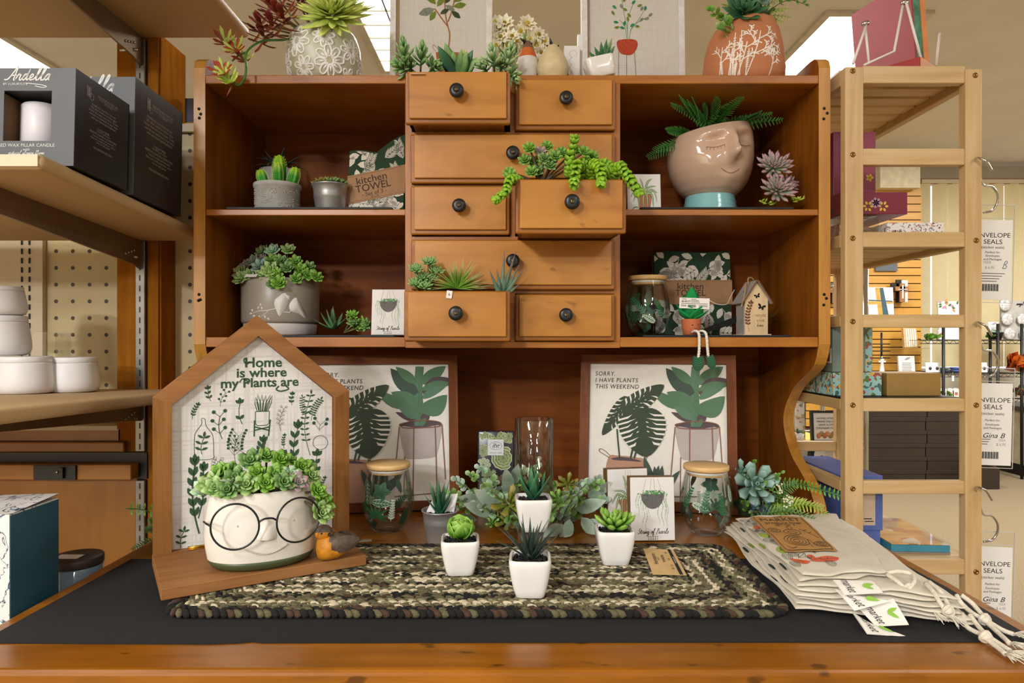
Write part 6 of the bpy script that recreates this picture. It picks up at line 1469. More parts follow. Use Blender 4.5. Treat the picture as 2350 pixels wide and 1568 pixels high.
# jade and beaded stems in the right open drawer
t=thing('jade_stems','branching rosette succulent at the left of the right open drawer','succulent',indrawer('r3r',1240,412,.03)); m=MB(); b0=V((0,0,-.012))
for i,(px,py,g) in enumerate(((1215,342,'bright'),(1240,350,'pink'),(1255,338,'bright'),(1275,360,'jade'),(1205,368,'jade'),(1225,372,'bright'),(1262,380,'mid'),(1175,405,'bright'),(1168,398,'jade'),(1220,395,'jade'),(1235,392,'mid'),(1290,352,'jade'),(1340,350,'bright'),(1320,345,'jade'),(1360,360,'bright'),(1250,365,'mid'))):
    c=indrawer('r3r',px,py,.01+.012*(i%3))-t.location; m.tube(smooth3([b0+V((.0,0,0)),b0.lerp(c,.55)+V((.002,0,.004)),c]),.0022,M_bark,6); m.rosette(c,(c.x*5,-1,.35),.0155,G[g],layers=4,per=7,fat=.14,wid=.7,lo=8,hi=75,seed=i,shape='round',n=3)
m.build('rosettes',t)
def beads(m,P,r0,r1,rr):
    P=smooth3(P,4); K=len(P)
    for i in range(K):
        u=i/(K-1); d=(P[min(i+1,K-1)]-P[max(i-1,0)]).normalized(); x=d.cross(V((.2,1,.1))).normalized(); y=d.cross(x); r=(r0+(r1-r0)*u)*1.4
        for k in range(5):
            a=2*PI*k/5+i*.6+rr.uniform(-.3,.3); m.leaf(frame(P[i],(x*cos(a)+y*sin(a))+d*rr.uniform(.3,.7),d),r*rr.uniform(.9,1.2),r*.95,BD,thick=r*.45,curl=.8,shape='round',n=4)
BD=leafmat('beaded_leaf','#3E8A1C','#A6CC34',lo=.1,hi=1.2)
t=thing('beaded_stems','bright beaded succulent stems spilling over the right open drawer','succulent',indrawer('r3r',1340,412,.03)); m=MB()
X3=lambda px,py,i=.0: indrawer('r3r',px,py,i)-t.location
for P,r0,r1 in (((X3(1310,410,.03),X3(1308,370,.02),X3(1318,320,.01)),.0135,.009),((X3(1335,408,.03),X3(1325,378,-.01),X3(1318,420,-.042)),.013,.010),((X3(1350,410,.03),X3(1362,380,.0),X3(1378,390,-.034),X3(1380,420,-.042)),.013,.010),((X3(1400,410,.03),X3(1420,385,.0),X3(1440,405,-.02),X3(1465,440,-.02)),.013,.010),((X3(1360,405,.04),X3(1385,375,.02),X3(1410,388,.01)),.012,.009),((X3(1195,415,.03),X3(1172,412,-.03),X3(1160,440,-.042),X3(1138,458,-.042)),.010,.0085),((X3(1330,405,.05),X3(1340,375,.03),X3(1360,380,.02)),.012,.009)): beads(m,P,r0,r1,q)
m.build('stems',t)
# row five drawer
t=thing('haworthia','tight green haworthia buds at the left of the bottom open drawer','succulent',indrawer('r5l',970,672,.03)); m=MB()
for i,(px,py) in enumerate(((955,622),(985,605),(990,642),(955,655),(970,640),(1000,625),(975,660))):
    c=indrawer('r5l',px,py,.01+.01*(i%3))-t.location; b=V((c.x*.5,.02,-.015)); m.tube([b,c],.003,M_stem,5); m.rosette(c,V((c.x*5+.1,-.6,.8)),.021,SD1,layers=6,per=7,fat=.28,wid=.5,lo=15,hi=85,seed=i,n=3)
m.build('buds',t)
t=thing('spiky_air_plant','spiky yellow-green air plant in the bottom open drawer, with a tiny tag','air plant',indrawer('r5l',1050,668,.035)); m=MB(); SP=leafmat('air_plant_leaf','#6E9A34','#CBBE7C')
for i in range(70):
    a=q.uniform(0,PI); v=V((cos(a)*q.uniform(.6,1.1),q.uniform(-.9,.3),sin(a)*q.uniform(.4,1.25)-.12)); m.leaf(frame((0,0,.006),v,(q.uniform(-.3,.3),-1,.4)),.072*q.uniform(.65,1.1),.0050,SP,curl=q.uniform(-.5,.2),thick=.0016,shape='spike',n=5)
m.build('leaves',t)
m=MB(); m.box(-.006,.006,0,.0008,-.008,.008,M_card,TR(*(indrawer('r5l',1031,676,-.024)-t.location))@RY(8)); m.text('6',.008,M_ink,TR(*(indrawer('r5l',1031,676,-.0245)-t.location))@UPR); m.build('tag',t)
t=thing('aloe','grey-green toothed aloe with purplish tips at the right of the bottom open drawer','succulent',indrawer('r5l',1150,672,.035)); m=MB(); AL=leafmat('aloe_leaf','#6F8F78','#7E6A74',lo=.5)
for px,py,i in ((1122,620,.02),(1140,618,.03),(1158,578,.03),(1185,580,.02),(1195,608,.01),(1205,618,.0),(1200,652,-.01),(1178,600,.01),(1150,640,-.01),(1165,625,.0),(1185,660,-.02)):
    e=indrawer('r5l',px,py,i)-t.location; b=V((0,0,-.012)); m.leaf(frame(b,e-b,(0,-1,.2)),(e-b).length*1.05,.0135,AL,curl=.35,thick=.005,shape='spike',n=8)
m.build('leaves',t)
# --- on top of the hutch
M_sage=mat('sage_pot_glaze','#B9BBA2',.35,noise=.05); M_wf=mat('raised_white_slip','#EFEDE9',.4)
t=thing('flower_pot','round sage pot with raised white flowers, holding red and lime succulents','planter',on(744,1.64,SHT))
PQ=[(.060,0),(.070,.004),(.082,.034),(.087,.070),(.085,.102),(.077,.128),(.072,.1355),(.068,.135),(.066,.12),(0,.12)]
m=MB(); m.lathe(PQ,52,M_sage); m.build('pot',t)
m=MB(); W_=Wrap(m,PQ,.086,e=.0002); q=random.Random(101)
def flower(c,r,n,rot):
    for k in range(n):
        a=2*PI*k/n+rot; d=V((cos(a),sin(a))); nn=V((-d.y,d.x)); c_=V(c)
        loop=[c_+d*r*.25,c_+d*r*.6+nn*r*.22,c_+d*r*.95+nn*r*.16,c_+d*r*1.02,c_+d*r*.95-nn*r*.16,c_+d*r*.6-nn*r*.22]
        W_.stroke(smooth2(loop,3),.0046,M_wf,th=1,closed=True); W_.stroke([c_+d*r*.35,c_+d*r*.7],.0046,M_wf,th=1)
    W_.stroke([(c[0]+r*.24*cos(2*PI*i/10),c[1]+r*.24*sin(2*PI*i/10)) for i in range(10)],.002,M_wf,th=1,closed=True)
for c,r,n in (((-.045,.092),.034,8),((.022,.100),.025,7),((.036,.046),.034,8),((-.028,.030),.026,7),((.090,.080),.028,7),((-.100,.050),.030,8),((.088,.018),.022,6),((-.098,.118),.022,7),((.150,.05),.03,8),((-.16,.08),.03,8)): flower(c,r,n,q.uniform(0,1))
m.build('flower_relief',t)
m=MB(); kt_=1.64/F; LIM=leafmat('lime_rosette_leaf','#9AB83C','#DCE680',lo=.1); RED=leafmat('dark_red_leaf','#7A3A1E','#6E2620',lo=.1,hi=.7); RUS=leafmat('flame_leaf','#C07A22','#B03A22',lo=.0,hi=.8)
def c4(px,py,dy=0): return V(((px-744)*kt_*(1+dy/1.64),dy,EYE+(784-py)*(1.64+dy)/F-SHT))
m.rosette(c4(778,36,-.055),(.10,-.85,.55),.086,LIM,layers=7,per=14,fat=.05,wid=.27,lo=-8,hi=80,curl=.3,seed=3,shape='ovate',n=6,inner=.35); m.rosette(c4(785,25,-.03),(.12,-.5,.8),.088,LIM,layers=3,per=12,fat=.05,wid=.24,lo=0,hi=40,seed=5,shape='ovate',n=6); m.build('lime_rosette',t)
m=MB(); 
for (px,py,dy) in ((628,18,-.03),(655,30,-.07),(690,5,-.02),(612,62,-.05),(648,62,-.08),(672,45,-.08),(640,-10,-.02),(690,-15,.0),(620,85,-.06)):
    c=c4(px,py,dy); m.tube(smooth3([V((-.03,0,.128)),V((c.x*.7,dy*.6,(c.z+.135)/2)),c]),.0024,M_stem,5)
    for k in range(9):
        a=k*2.4; m.leaf(frame(c+V((0,0,-.003*k+.008)),(cos(a),sin(a)*.7-.45,.55-.14*k),(0,-.5,1)),.044*q.uniform(.8,1.15),.0215,RED if k%3 else RUS,curl=.35,thick=.0035,shape='spoon',n=5)
m.build('red_succulent',t)
m=MB(); TP=[c4(668,92,-.07),c4(625,95,-.09),c4(603,120,-.13),c4(606,160,-.142),c4(600,185,-.145),c4(585,195,-.145),c4(560,165,-.142)]
m.tube(smooth3(TP),.0026,G['mid'],6); m.tube([TP[0],V((-.04,-.02,.128))],.0024,G['mid'],6); m.tube(smooth3([TP[2],c4(580,125,-.105),c4(562,140,-.105)]),.002,G['mid'],6)
for c,n,g in ((c4(572,118,-.105),16,'rust'),(c4(556,168,-.145),16,'rust'),(c4(570,188,-.147),10,'lime'),(c4(592,140,-.105),8,'red'),(c4(545,100,-.10),8,'red')):
    if n==8: m.tube([c,c4(575,125,-.105)],.0015,G['mid'],4)
    for k in range(n):
        a=k*2.4; m.leaf(frame(c,(cos(a),-.5+.4*sin(a),sin(a)*.9+.25),(0,-1,.3)),.034*q.uniform(.7,1.2),.0115,(RUS if g=='rust' else G[g]) if k%3 else LIM,thick=.0028,shape='spoon',n=4)
m.leaf(frame(c4(575,195,-.147),(-.4,0,-1),(0,-1,0)),.03,.004,G['red'],n=4); m.build('trailing_stem',t)
# canvases
M_canv=linen_mat('natural_linen','#D6D0C6','#C6BEB2',420,.5); M_whw=mat('whitewashed_wood','#E4E0DC',.75,noise=.12,nscale=60,bump=.6,bscale=220); M_inl=mat('inner_wood_edge','#B59A74',.7)
M_t1=mat('thread_olive','#6F7F2E',.9,noise=.2,nscale=200); M_t2=mat('thread_grey_green','#7E8478',.9,noise=.2,nscale=200); M_t3=mat('thread_brown','#A0603A',.9,noise=.15,nscale=200); M_t4=mat('thread_emerald','#2E8A5C',.9,noise=.15); M_t5=mat('thread_rust','#B5452A',.9,noise=.2,nscale=200); M_t6=mat('thread_dark','#3E4A2A',.9,noise=.2)
def canvas(label,px0,px1,d,kind,lw):
    w_=sz(px1-px0,d); t=thing('embroidered_canvas',label,'wall art',V((sz((px0+px1)/2-1175,d),d,SHT)),group=None,rot=(-3,0,0)); h=.34; b=.015
    m=MB()
    for x0,x1,z0,z1 in ((-w_/2,-w_/2+b,0,h),(w_/2-b,w_/2,0,h),(-w_/2+b,w_/2-b,0,b),(-w_/2+b,w_/2-b,h-b,h)): m.box(x0,x1,0,.028,z0,z1,M_whw,bev=.001)
    m.build('frame',t); m=MB(); m.box(-w_/2+b,w_/2-b,.014,.02,b,h-b,M_canv); m.box(-w_/2+b,-w_/2+b+.005,.008,.014,b,h-b,M_inl); m.build('linen',t)
    m=MB(); AM=TR(0,.0135,0)@UPR; X=lambda px,py: onplane(t,px,py,.0135)
    if kind==0:
        m.poly([X(*p) for p in ((1000,120),(1052,120),(1046,185),(1008,185))],M_t3,AM,.0002); m.stroke(smooth2([X(*p) for p in ((1000,118),(993,108),(996,103),(1004,112))],4,False),.0012,M_t3,AM)
        for P in (((1028,122),(1032,80),(1027,58),(1022,30),(1020,-25)),((1027,60),(1012,40),(998,20)),((1028,50),(1036,28),(1044,-5))): m.stroke(smooth2([X(*p) for p in P],4,False),.0030,M_t3,AM,.0002)
        for (x,y,a,L,mt) in ((998,20,200,.044,M_t2),(1000,25,240,.030,M_t1),(1003,15,55,.032,M_t1),(1010,32,30,.026,M_t6),(1000,10,130,.04,M_t1),(1022,8,60,.03,M_t6),(1022,12,-30,.028,M_t2),(1040,15,10,.034,M_t1),(1036,25,-40,.03,M_t6),(1043,5,40,.036,M_t1),(1020,-10,120,.04,M_t1),(1044,0,80,.04,M_t6)): leaf2(m,AM@TR(0,0,.0003),X(x,y),V(X(x,y))+V((cos(R(a)),sin(R(a))))*L,.24,mt)
    else:
        m.poly(smooth2([X(*p) for p in ((1420,92),(1457,91),(1463,106),(1452,124),(1438,126),(1424,122),(1416,106))],3),M_t5,AM,.0003)
        for a in ((1420,118,1419,180),(1438,124,1438,180),(1456,118,1460,180)): m.stroke([X(*a[:2]),X(*a[2:])],.0010,M_t6,AM,.0002)
        for P in (((1438,92),(1434,60),(1420,45)),((1440,92),(1442,40),(1462,-10)),((1444,92),(1452,60),(1488,38)),((1440,70),(1430,20),(1425,-20)),((1446,70),(1462,50),(1480,20))): m.stroke(smooth2([X(*p) for p in P],4,False),.0009,M_t4,AM,.0002)
        for i,(x,y,a) in enumerate(((1434,66,160),(1420,52,170),(1422,62,190),(1432,60,80),(1446,62,40),(1448,40,130),(1442,50,100),(1456,60,-5),(1468,50,50),(1478,45,20),(1488,38,40),(1470,25,60),(1462,15,20),(1440,25,150),(1428,20,110),(1430,5,60),(1450,10,50),(1415,20,140),(1410,35,120),(1455,-2,60),(1480,25,80),(1420,-5,100))): leaf2(m,AM@TR(0,0,.0003),X(x,y),V(X(x,y))+V((cos(R(a)),sin(R(a))))*.014,.26,(M_t4,M_t4,M_t1,M_t4,M_t4,M_t1,M_t1,M_t1,M_t2,M_t2,M_t2,M_t2,M_t1,M_t1,M_t2,M_t1)[i%16])
    m.build('embroidery',t)
canvas('whitewashed framed linen canvas with an embroidered fig tree behind the top left drawer',893,1129,1.735,0,0)
canvas('whitewashed framed linen canvas with an embroidered sprig in a rust pot',1336,1574,1.735,1,0)
# daisies
t=thing('daisy_bouquet','bunch of artificial pale yellow daisies between the two canvases','flowers',on(1190,1.80,SHT))
M_dw=leafmat('daisy_petal','#EDD244','#F7F2DA',lo=.15,hi=.62); M_dc=mat('daisy_centre','#C9B23A',.8,noise=.2); M_dk2=mat('daisy_back','#8A7A2E',.8)
m=MB(); m.lathe([(.04,0),(.05,.05),(.052,.06),(0,.055)],20,mat('wicker_basket','#8A6A48',.9,noise=.2,bump=.5)); m.build('basket',t)
fl=MB(); stm=MB()
for i,(px,py,dx,dz) in enumerate(((1158,55,0,.3),(1210,55,.3,.3),(1195,72,.1,-.2),(1145,65,-.5,.2),(1185,95,.2,.1),(1215,90,.3,-.1),(1235,80,.5,.0),(1248,95,.7,0),(1255,115,.7,-.2),(1150,85,-.3,0),(1165,105,0,-.2),(1205,110,.2,-.2),(1240,120,.5,-.3),(1230,105,.4,-.2),(1140,105,-.4,-.1),(1175,85,0,.2),(1138,52,-.5,.3),(1222,128,.2,-.2),(1232,140,.3,-.3))):
    c=at(px,py,1.78+.02*(i%3))-t.location; ax=V((dx,-1,dz)); r=sz(20,1.78)*(1.15 if i<2 else .95)
    fl.rosette(c,ax,r,M_dw,layers=2,per=10,fat=0,wid=.52,lo=8,hi=25,curl=.2,seed=i,shape='petal',n=3,inner=.72); fl.ball(c+ax.normalized()*.004,.0055,M_dc if i%3 else M_dk2,8)
    stm.tube(smooth3([V((0,0,.05)),V((c.x*.4,.01,c.z*.6)),c+V((0,.004,0))]),.0012,G['mid'],5)
    if i%2: stm.leaf(frame(c*.75,(q.uniform(-1,1),-.5,q.uniform(-.2,.8))),.035,.008,G['mid'],n=4)
fl.build('blossoms',t); stm.build('stems',t)
# bird figurines with raised beaks
M_rob=mat('robin_orange','#C8652E',.45,noise=.2,nscale=60); M_rwh=mat('bird_white','#DDD6CC',.45,noise=.1,nscale=50); M_rbr=mat('bird_brown','#6E5240',.5,noise=.2,nscale=60); M_buf=mat('bird_buff','#D2BE94',.42,noise=.12,nscale=40); M_bchk=mat('bird_dark_wing','#2E2A26',.5,noise=.3,nscale=120)
def fatbird(label,px,d,w_,h,mats,beakdir):
    t=thing('bird_figurine',label,'figurine',on(px,d,SHT),rz=0)
    K=18;n=28; m=MB(); vs=[]
    R_=[]
    for j in range(K+1):
        u=j/K; rr=w_*(.80+.25*sin(PI*min(1,u*1.1)))*(1-.62*max(0,(u-.30)/.70)**1.35)*math.sqrt(max(.0015,1-max(0,(u-.86)/.14)**2)); R_.append((rr,h*u))
    def mf(u,a): 
        fr=sin(a)<.2
        if u>.80: return mats['head']
        if u>.55 and fr: return mats['bib']
        return mats['belly'] if fr else mats['back']
    for (r,z) in R_:
        for i in range(n): a=2*PI*i/n; vs.append((r*cos(a),r*sin(a)*1.1,z))
    for j in range(K):
        for i in range(n): m.add([vs[j*n+i],vs[j*n+(i+1)%n],vs[(j+1)*n+(i+1)%n],vs[(j+1)*n+i]],[(0,1,2,3)],mf((j+.5)/K,2*PI*(i+.5)/n),True)
    m.add(vs[:n][::-1],[tuple(range(n))],mats['belly'])
    weld(m.build('body',t))
    m=MB(); bd=V(beakdir).normalized(); b=V((bd.x*w_*.32,-w_*.30,h*.93)); m.lathe([(.0042,0),(.003,.006),(0,.016)],10,M_beak,frame(b,bd)@RX(-90)); m.build('beak',t)
    for s_ in (-1,1): m=MB(); m.ball((s_*w_*.34,-w_*.30,h*.885),.0022,M_ink,10); m.build('eye',t)
    for s_ in (-1,1):
        m=MB(); m.grid(lambda u,v:V((s_*(w_*(1.02-.30*v)),-.01+.045*u,h*(.08+.42*v)+.008*sin(u*6))),6,6,mats['wing']); m.build('wing',t)
    return t
fatbird('plump bird figurine with orange breast and white belly beside the daisies',1211,1.585,.0260,.102,dict(head=M_rbr,bib=M_rob,belly=M_rwh,back=M_rbr,wing=M_rbr),(-.8,-.5,.3))
fatbird('plump buff bird figurine with upturned dark beak on the hutch top',1268,1.580,.0375,.092,dict(head=M_buf,bib=M_buf,belly=M_buf,back=M_buf,wing=M_bchk),(-.35,-.4,1.1))
M_hex=mat('white_card_box','#E9E5DE',.5,noise=.02); M_hl=mat('gold_line','#A8905A',.5)
t=thing('hexagon_box','white box with gold hexagon lines behind the buff bird','box',on(1313,1.62,SHT)); w_=sz(36,1.62)
m=MB(); m.box(-w_/2,w_/2,0,.035,0,.104,M_hex,bev=.001); m.build('box',t)
m=MB(); AM=TR(0,-.0003,0)@UPR
for r_ in range(6):
    for c_ in range(3):
        cx,cz=-w_/2+.006+c_*.0150,.006+r_*.0175+(.00875 if c_%2 else 0)
        p=[(cx+.0095*cos(PI*k/3),cz+.0095*sin(PI*k/3)) for k in range(6)]
        if all(abs(x)<w_/2 and 0<z<.104 for x,z in p): m.stroke(p,.0006,M_hl,AM,closed=True)
m.box(.0,w_/2-.001,-.0006,-.0003,.002,.078,M_hex); m.build('print',t)
tag(MB().box(sz(1326-1175,1.64),sz(1337-1175,1.64),1.64,1.655,SHT,SHT+.140,M_hex).build('white_block'),'narrow white upright block at the left of the sprig canvas','block')
t=thing('tilted_pot','tilted glossy white square pot with a toothed aloe before the sprig canvas','potted plant',on(1384,1.585,SHT+.0035))
m=MB(); m.rsq([(.026,0),(.0285,.002),(.031,.022),(.034,.045),(.0335,.049),(.030,.050),(.028,.044),(0,.044)],M_gloss,SC(1,1,.92)@RY(-13)@TR(0,0,.003)@TR(0,0,.003),pw=7); m.build('pot',t)
m=MB()
for px,py in ((1346,123),(1362,112),(1378,100),(1392,94),(1405,92),(1412,110),(1370,120),(1398,110)):
    e=at(px,py-4,1.575)-t.location; b=V((0,0,.04)); LM=frame(b,e-b,(0,-1,.2)); L_=(e-b).length; m.leaf(LM,L_,.018,G['mid' if px%2 else 'dark'],curl=.25,thick=.005,shape='lance',n=7)
    for k in range(2,8):
        for sg in (-1,1): u=k/9; hh=(1-u)**.7*.009; m.add([V((sg*hh,L_*u-.0015,.003)),V((sg*(hh+.0016),L_*u+.001,.003)),V((sg*hh,L_*u+.0015,.003))],[(0,1,2)],G['pale'],False,LM)
m.build('aloe',t)
# terracotta vase
M_ter=mat('terracotta','#BE7A50',.75,noise=.08,nscale=20,bump=.1); M_slip=mat('white_slip_line','#EFE6DC',.7)
t=thing('terracotta_vase','terracotta vase with white branch drawings and mixed greenery at the right of the hutch top','vase',on(1706,1.645,SHT))
PT=[(.078,0),(.088,.005),(.0935,.026),(.0950,.052),(.0915,.092),(.082,.132),(.070,.156),(.062,.1635),(.056,.164),(.054,.150),(0,.145)]
tl2=lambda p: V((p.x,p.y,p.z+max(0,(p.z-.07)/.09)*.16*p.x))
m=MB(); m.lathe(PT,52,M_ter,tilt=tl2); m.build('vase',t)
m=MB()
class WT(Wrap):
    def pt(w,s,z,e=None): return tl2(Wrap.pt(w,s,z,e))
W_=WT(m,PT,.093,a0=-.30,e=.0005)
def tw(px,py): return ((px-1706)*sz(1,1.555),(172-py)*sz(1,1.555)+.010)
def branch(P,wd=.0024): W_.stroke(smooth2([tw(*p) for p in P],4,False),wd*1.25,M_slip)
def twig(b,tip,lv,ln):
    branch((b,((b[0]+tip[0])/2+2,(b[1]+tip[1])/2),tip),.0020)
    if lv:
        for f,sg in ((.45,1),(.65,-1),(.8,1)):
            p=(b[0]+(tip[0]-b[0])*f,b[1]+(tip[1]-b[1])*f); dx,dy=tip[0]-b[0],tip[1]-b[1]; l=math.hypot(dx,dy) or 1; a=math.atan2(dy,dx)+sg*.75; twig(p,(p[0]+cos(a)*l*.42,p[1]+sin(a)*l*.42),lv-1,ln)
    else: W_.fill([(c_[0]+.0016*cos(2*PI*i/6),c_[1]+.0016*sin(2*PI*i/6)) for c_ in (tw(*tip),) for i in range(6)],M_slip)
twig((1710,172),(1745,70),3,1); twig((1742,125),(1782,95),2,1); twig((1750,130),(1778,112),1,1); twig((1645,172),(1655,95),2,1); twig((1668,172),(1680,105),2,1); twig((1765,172),(1775,115),2,1); twig((1690,172),(1712,95),2,1)
for x0,x1,y1 in ((1680,1685,65),(1695,1700,62),(1682,1688,140),(1655,1652,125),(1708,1716,112)):
    branch(((x0,172),((x0+x1)/2,(172+y1)/2),(x1,y1)),.0018)
    for k in range(9):
        f=.3+.07*k; p=tw(x0+(x1-x0)*f,172+(y1-172)*f)
        for sg in (1,-1): W_.fill([(p[0]+sg*.0022+.0015*cos(2*PI*i/6),p[1]+.0013*sin(2*PI*i/6)) for i in range(6)],M_slip)
for x0 in (1672,1676,1684): branch(((x0,172),(x0+4,150),(x0+3,130)),.002)
branch(((1628,165),(1636,160),(1646,170)),.003)
m.build('branch_drawing',t)
m=MB(); q=random.Random(111); c5=lambda px,py,dy=0: V(((px-1706)*1.645/F,dy,EYE+(784-py)*(1.645+dy)/F-SHT)); b=V((0,0,.150))
m.rosette(c5(1690,30,-.05),(-.1,-.9,.5),.055,G['dark'],layers=3,per=8,fat=.06,wid=.5,lo=5,hi=60,seed=2,shape='ovate',n=5); m.rosette(c5(1720,8,-.03),(.1,-.6,.8),.05,G['blue'],layers=3,per=7,fat=.06,wid=.6,seed=4,shape='ovate')
eucalyptus(m,[b,c5(1660,60,-.06),c5(1635,42,-.07),c5(1612,25,-.07)],G['bright'],.022,.016,7,q,'round',.85); eucalyptus(m,[b,c5(1650,75,-.07),c5(1632,65,-.08)],G['pale'],.022,.018,4,q,'round',.85); eucalyptus(m,[b,c5(1760,20,-.03),c5(1800,0,-.03),c5(1835,10,-.03)],G['mid'],.018,.012,8,q,'round',.7)
for px,py in ((1790,50),(1785,25),(1800,20),(1770,45),(1760,55),(1805,40),(1740,20),(1660,15),(1645,10),(1750,-10),(1780,0)): e=c5(px,py,-.04+.03*q.random()); frond(m,[b,(b+e)/2+V((0,0,.02)),e],.020,G['yel' if q.random()<.6 else 'mid'],14,.25,q,.3,(0,-.9,.5))
for i in range(14): m.leaf(frame(b+V((q.uniform(-.03,.03),-.03,0)),(q.uniform(-1,1),-.6,q.uniform(-.2,1))),.06,.018,G['dark'],n=5)
m.build('greenery',t)
# ============================================================ things on the left shelving
M_cbox=mat('charcoal_carton','#55575A',.5,noise=.03); M_cboxs=mat('black_carton_side','#1D1A18',.4,noise=.08,nscale=20); M_cin=mat('carton_inside','#6E5034',.8); M_wax=mat('white_wax','#E4E0E4',.4,sss=.0,noise=.01); M_silv=mat('silver_print','#D8D6D2',.4,noise=0)
M_dimpr=mat('grey_print','#9A9692',.5,noise=0); M_tile=mat('carton_pattern','#2A2622',.4,noise=0)
def candle_box(label,d,W,H,Dp,zb,full):
    t=thing('candle_box',label,'box',(-.7505-W/2,d,zb),group='pillar candle cartons',rot=(-2.2,0,0)); b=.030; x0,x1=-W/2,W/2; wx0,wx1,wz0,wz1=x0+.036,x1-.040,H*.254,H*.767
    m=MB()
    for a in ((x0,x1,0,wz0),(x0,x1,wz1,H),(x0,wx0,wz0,wz1),(wx1,x1,wz0,wz1)): m.box(a[0],a[1],0,.002,a[2],a[3],M_cbox)
    m.box(x1-.002,x1,.002,Dp,0,H,M_cboxs); m.box(x0,x0+.002,.002,Dp,0,H,M_cboxs); m.box(x0,x1,Dp-.002,Dp,0,H,M_cboxs); m.box(x0+.002,x1-.002,.002,Dp,H-.002,H,M_cboxs); m.box(x0+.002,x1-.002,.002,Dp,0,.002,M_cboxs)
    m.box(wx0-.004,wx0-.002,.002,.12,.01,H*.75,M_cin); m.box(x0+.01,x1-.01,.002,.12,wz1+.004,wz1+.006,M_cbox); m.box(x0+.01,x1-.01,.002,.12,.003,.004,M_cin); m.box(wx0-.004,x1-.004,.118,.12,.01,H*.75,M_cin); m.build('carton',t)
    m=MB(); r=.036; m.lathe([(r,.004),(r,H*.68),(r-.003,H*.70),(r-.006,H*.705),(r-.012,H*.69),(0,H*.685)],36,M_wax,TR(-.014,.060,.004)); m.build('candle',t)
    m=MB(); AM=TR((wx0+wx1)/2,-.0004,0)@UPR
    script(m,'Ardella',H*.062,M_silv,AM@TR(.0,H*.875,0),wd=.20,shear=.35); m.text('BY LUXURYLITE',H*.035,M_silv,AM@TR(-.022,H*.835,0)); m.stroke(smooth2([(-.004,H*.845),(.02,H*.83),(.032,H*.81),(.024,H*.80),(.012,H*.817)],4,False),.0012,M_silv,AM)
    m.text('LED WAX PILLAR CANDLE',H*.047,M_silv,AM@TR(0,H*.208,0),sx=1.02); m.text('with',H*.04,M_silv,AM@TR(0,H*.165,0)); script(m,'natural glowing flame'.replace('u','u'),H*.0195,M_silv,AM@TR(0,H*.115,0),wd=.2,shear=.3)
    SM=TR(x1+.0004,0,0)@Matrix(((0,0,1,0),(1,0,0,0),(0,1,0,0),(0,0,0,1)))     # drawing plane of the right side: u towards the back, v up
    c=Dp*.5; k=H/.19
    for i,(s_,z,h) in enumerate((('500 HOUR BATTERY LIFE',.81,.0062),('Requires 3AA Alkaline Batteries',.785,.0048),('(not included)',.765,.0048),('Ardella by LuxuryLite real wax',.69,.0066),('LED pillar candle in modern glass',.655,.0066),('holder that suits every decor. Create',.62,.0066),('warmth and ambience in your home',.585,.0066),('with our natural glowing flame!',.55,.0066),('5 HOUR TIMER',.46,.006),('On/Off/Timer/Function',.435,.005),('REMOTE CONTROL COMPATIBLE',.40,.006),('Controls candles sold separately',.37,.0055),('Place your candles anywhere - even in',.34,.0055),('hard to reach places!',.31,.0055),('FOR INDOOR USE ONLY',.24,.006))): m.text(s_,h*k,M_dimpr,SM@TR(c+(.012 if i<3 else 0),H*(z+.05),0))
    m.stroke([(c-.050,H*.80),(c-.050,H*.90),(c-.040,H*.90),(c-.040,H*.80)],.002,M_dimpr,SM,closed=True); m.stroke([(c-.045,H*.81),(c-.045,H*.89)],.004,M_dimpr,SM); m.stroke([(c-.037+.006*cos(2*PI*i/14),H*.81+.006*sin(2*PI*i/14)) for i in range(14)],.0010,M_dimpr,SM,closed=True)
    m.stroke([(.022,.02),(Dp-.02,.02),(Dp-.02,H-.015),(.022,H-.015)],.0006,M_tile,SM,closed=True)
    for i in range(14):
        for j in range(2):
            z=H*i/14; u=.006+.009*j; m.stroke([(u,z),(u+.008,z+H/28),(u,z+H/14)],.0005,M_tile,SM)
    m.build('print',t); return t
def kz(d): return EYE+.303-(d-1.095)*.0552+.0008
candle_box('charcoal LED candle carton with window at the front of the paper-covered shelf',1.168,.158,.170,.165,kz(1.168)+.001,True)
candle_box('taller charcoal LED candle carton standing behind the front one',1.351,.185,.237,.195,kz(1.351)+.001,False)
M_jar=mat('white_ceramic_jar','#E6E3E1',.5,noise=.02)
def jar(label,px,d,z,r,h):
    t=thing('lidded_jar',label,'jar',V((sz(px-1175,d),d,z)),group='white lidded ceramic jars')
    m=MB(); m.lathe([(r*.80,0),(r*.93,h*.04),(r*.99,h*.16),(r*1.0,h*.30),(r*.955,h*.55),(r*.90,h*.80),(r*.89,h*.845),(0,h*.845)],48,M_jar); m.build('body',t)
    m=MB(); m.lathe([(r*.875,h*.848),(r*.885,h*.86),(r*.872,h*.965),(r*.85,h*.995),(r*.80,h*1.0),(0,h*1.0)],48,M_jar,cap0=True); m.build('lid',t); return t
lz=lambda d: EYE-.0985-(d-.96)*.0252+.0008
jar('white lidded jar at the front left of the bottom paper-covered shelf',58,1.455,lz(1.455),.057,.0785)
jar('white lidded jar at the right end of the jar group',166,1.520,lz(1.520),.0545,.077)
jar('white lidded jar stacked upon the front jar',-2,1.475,lz(1.455)+.080,.059,.086)
jar('topmost small white lidded jar of the stack',-6,1.475,lz(1.455)+.167,.0545,.062)
t=MB(); x0,x1=sz(58-1175,1.60),sz(128-1175,1.60); zb=lz(1.60)
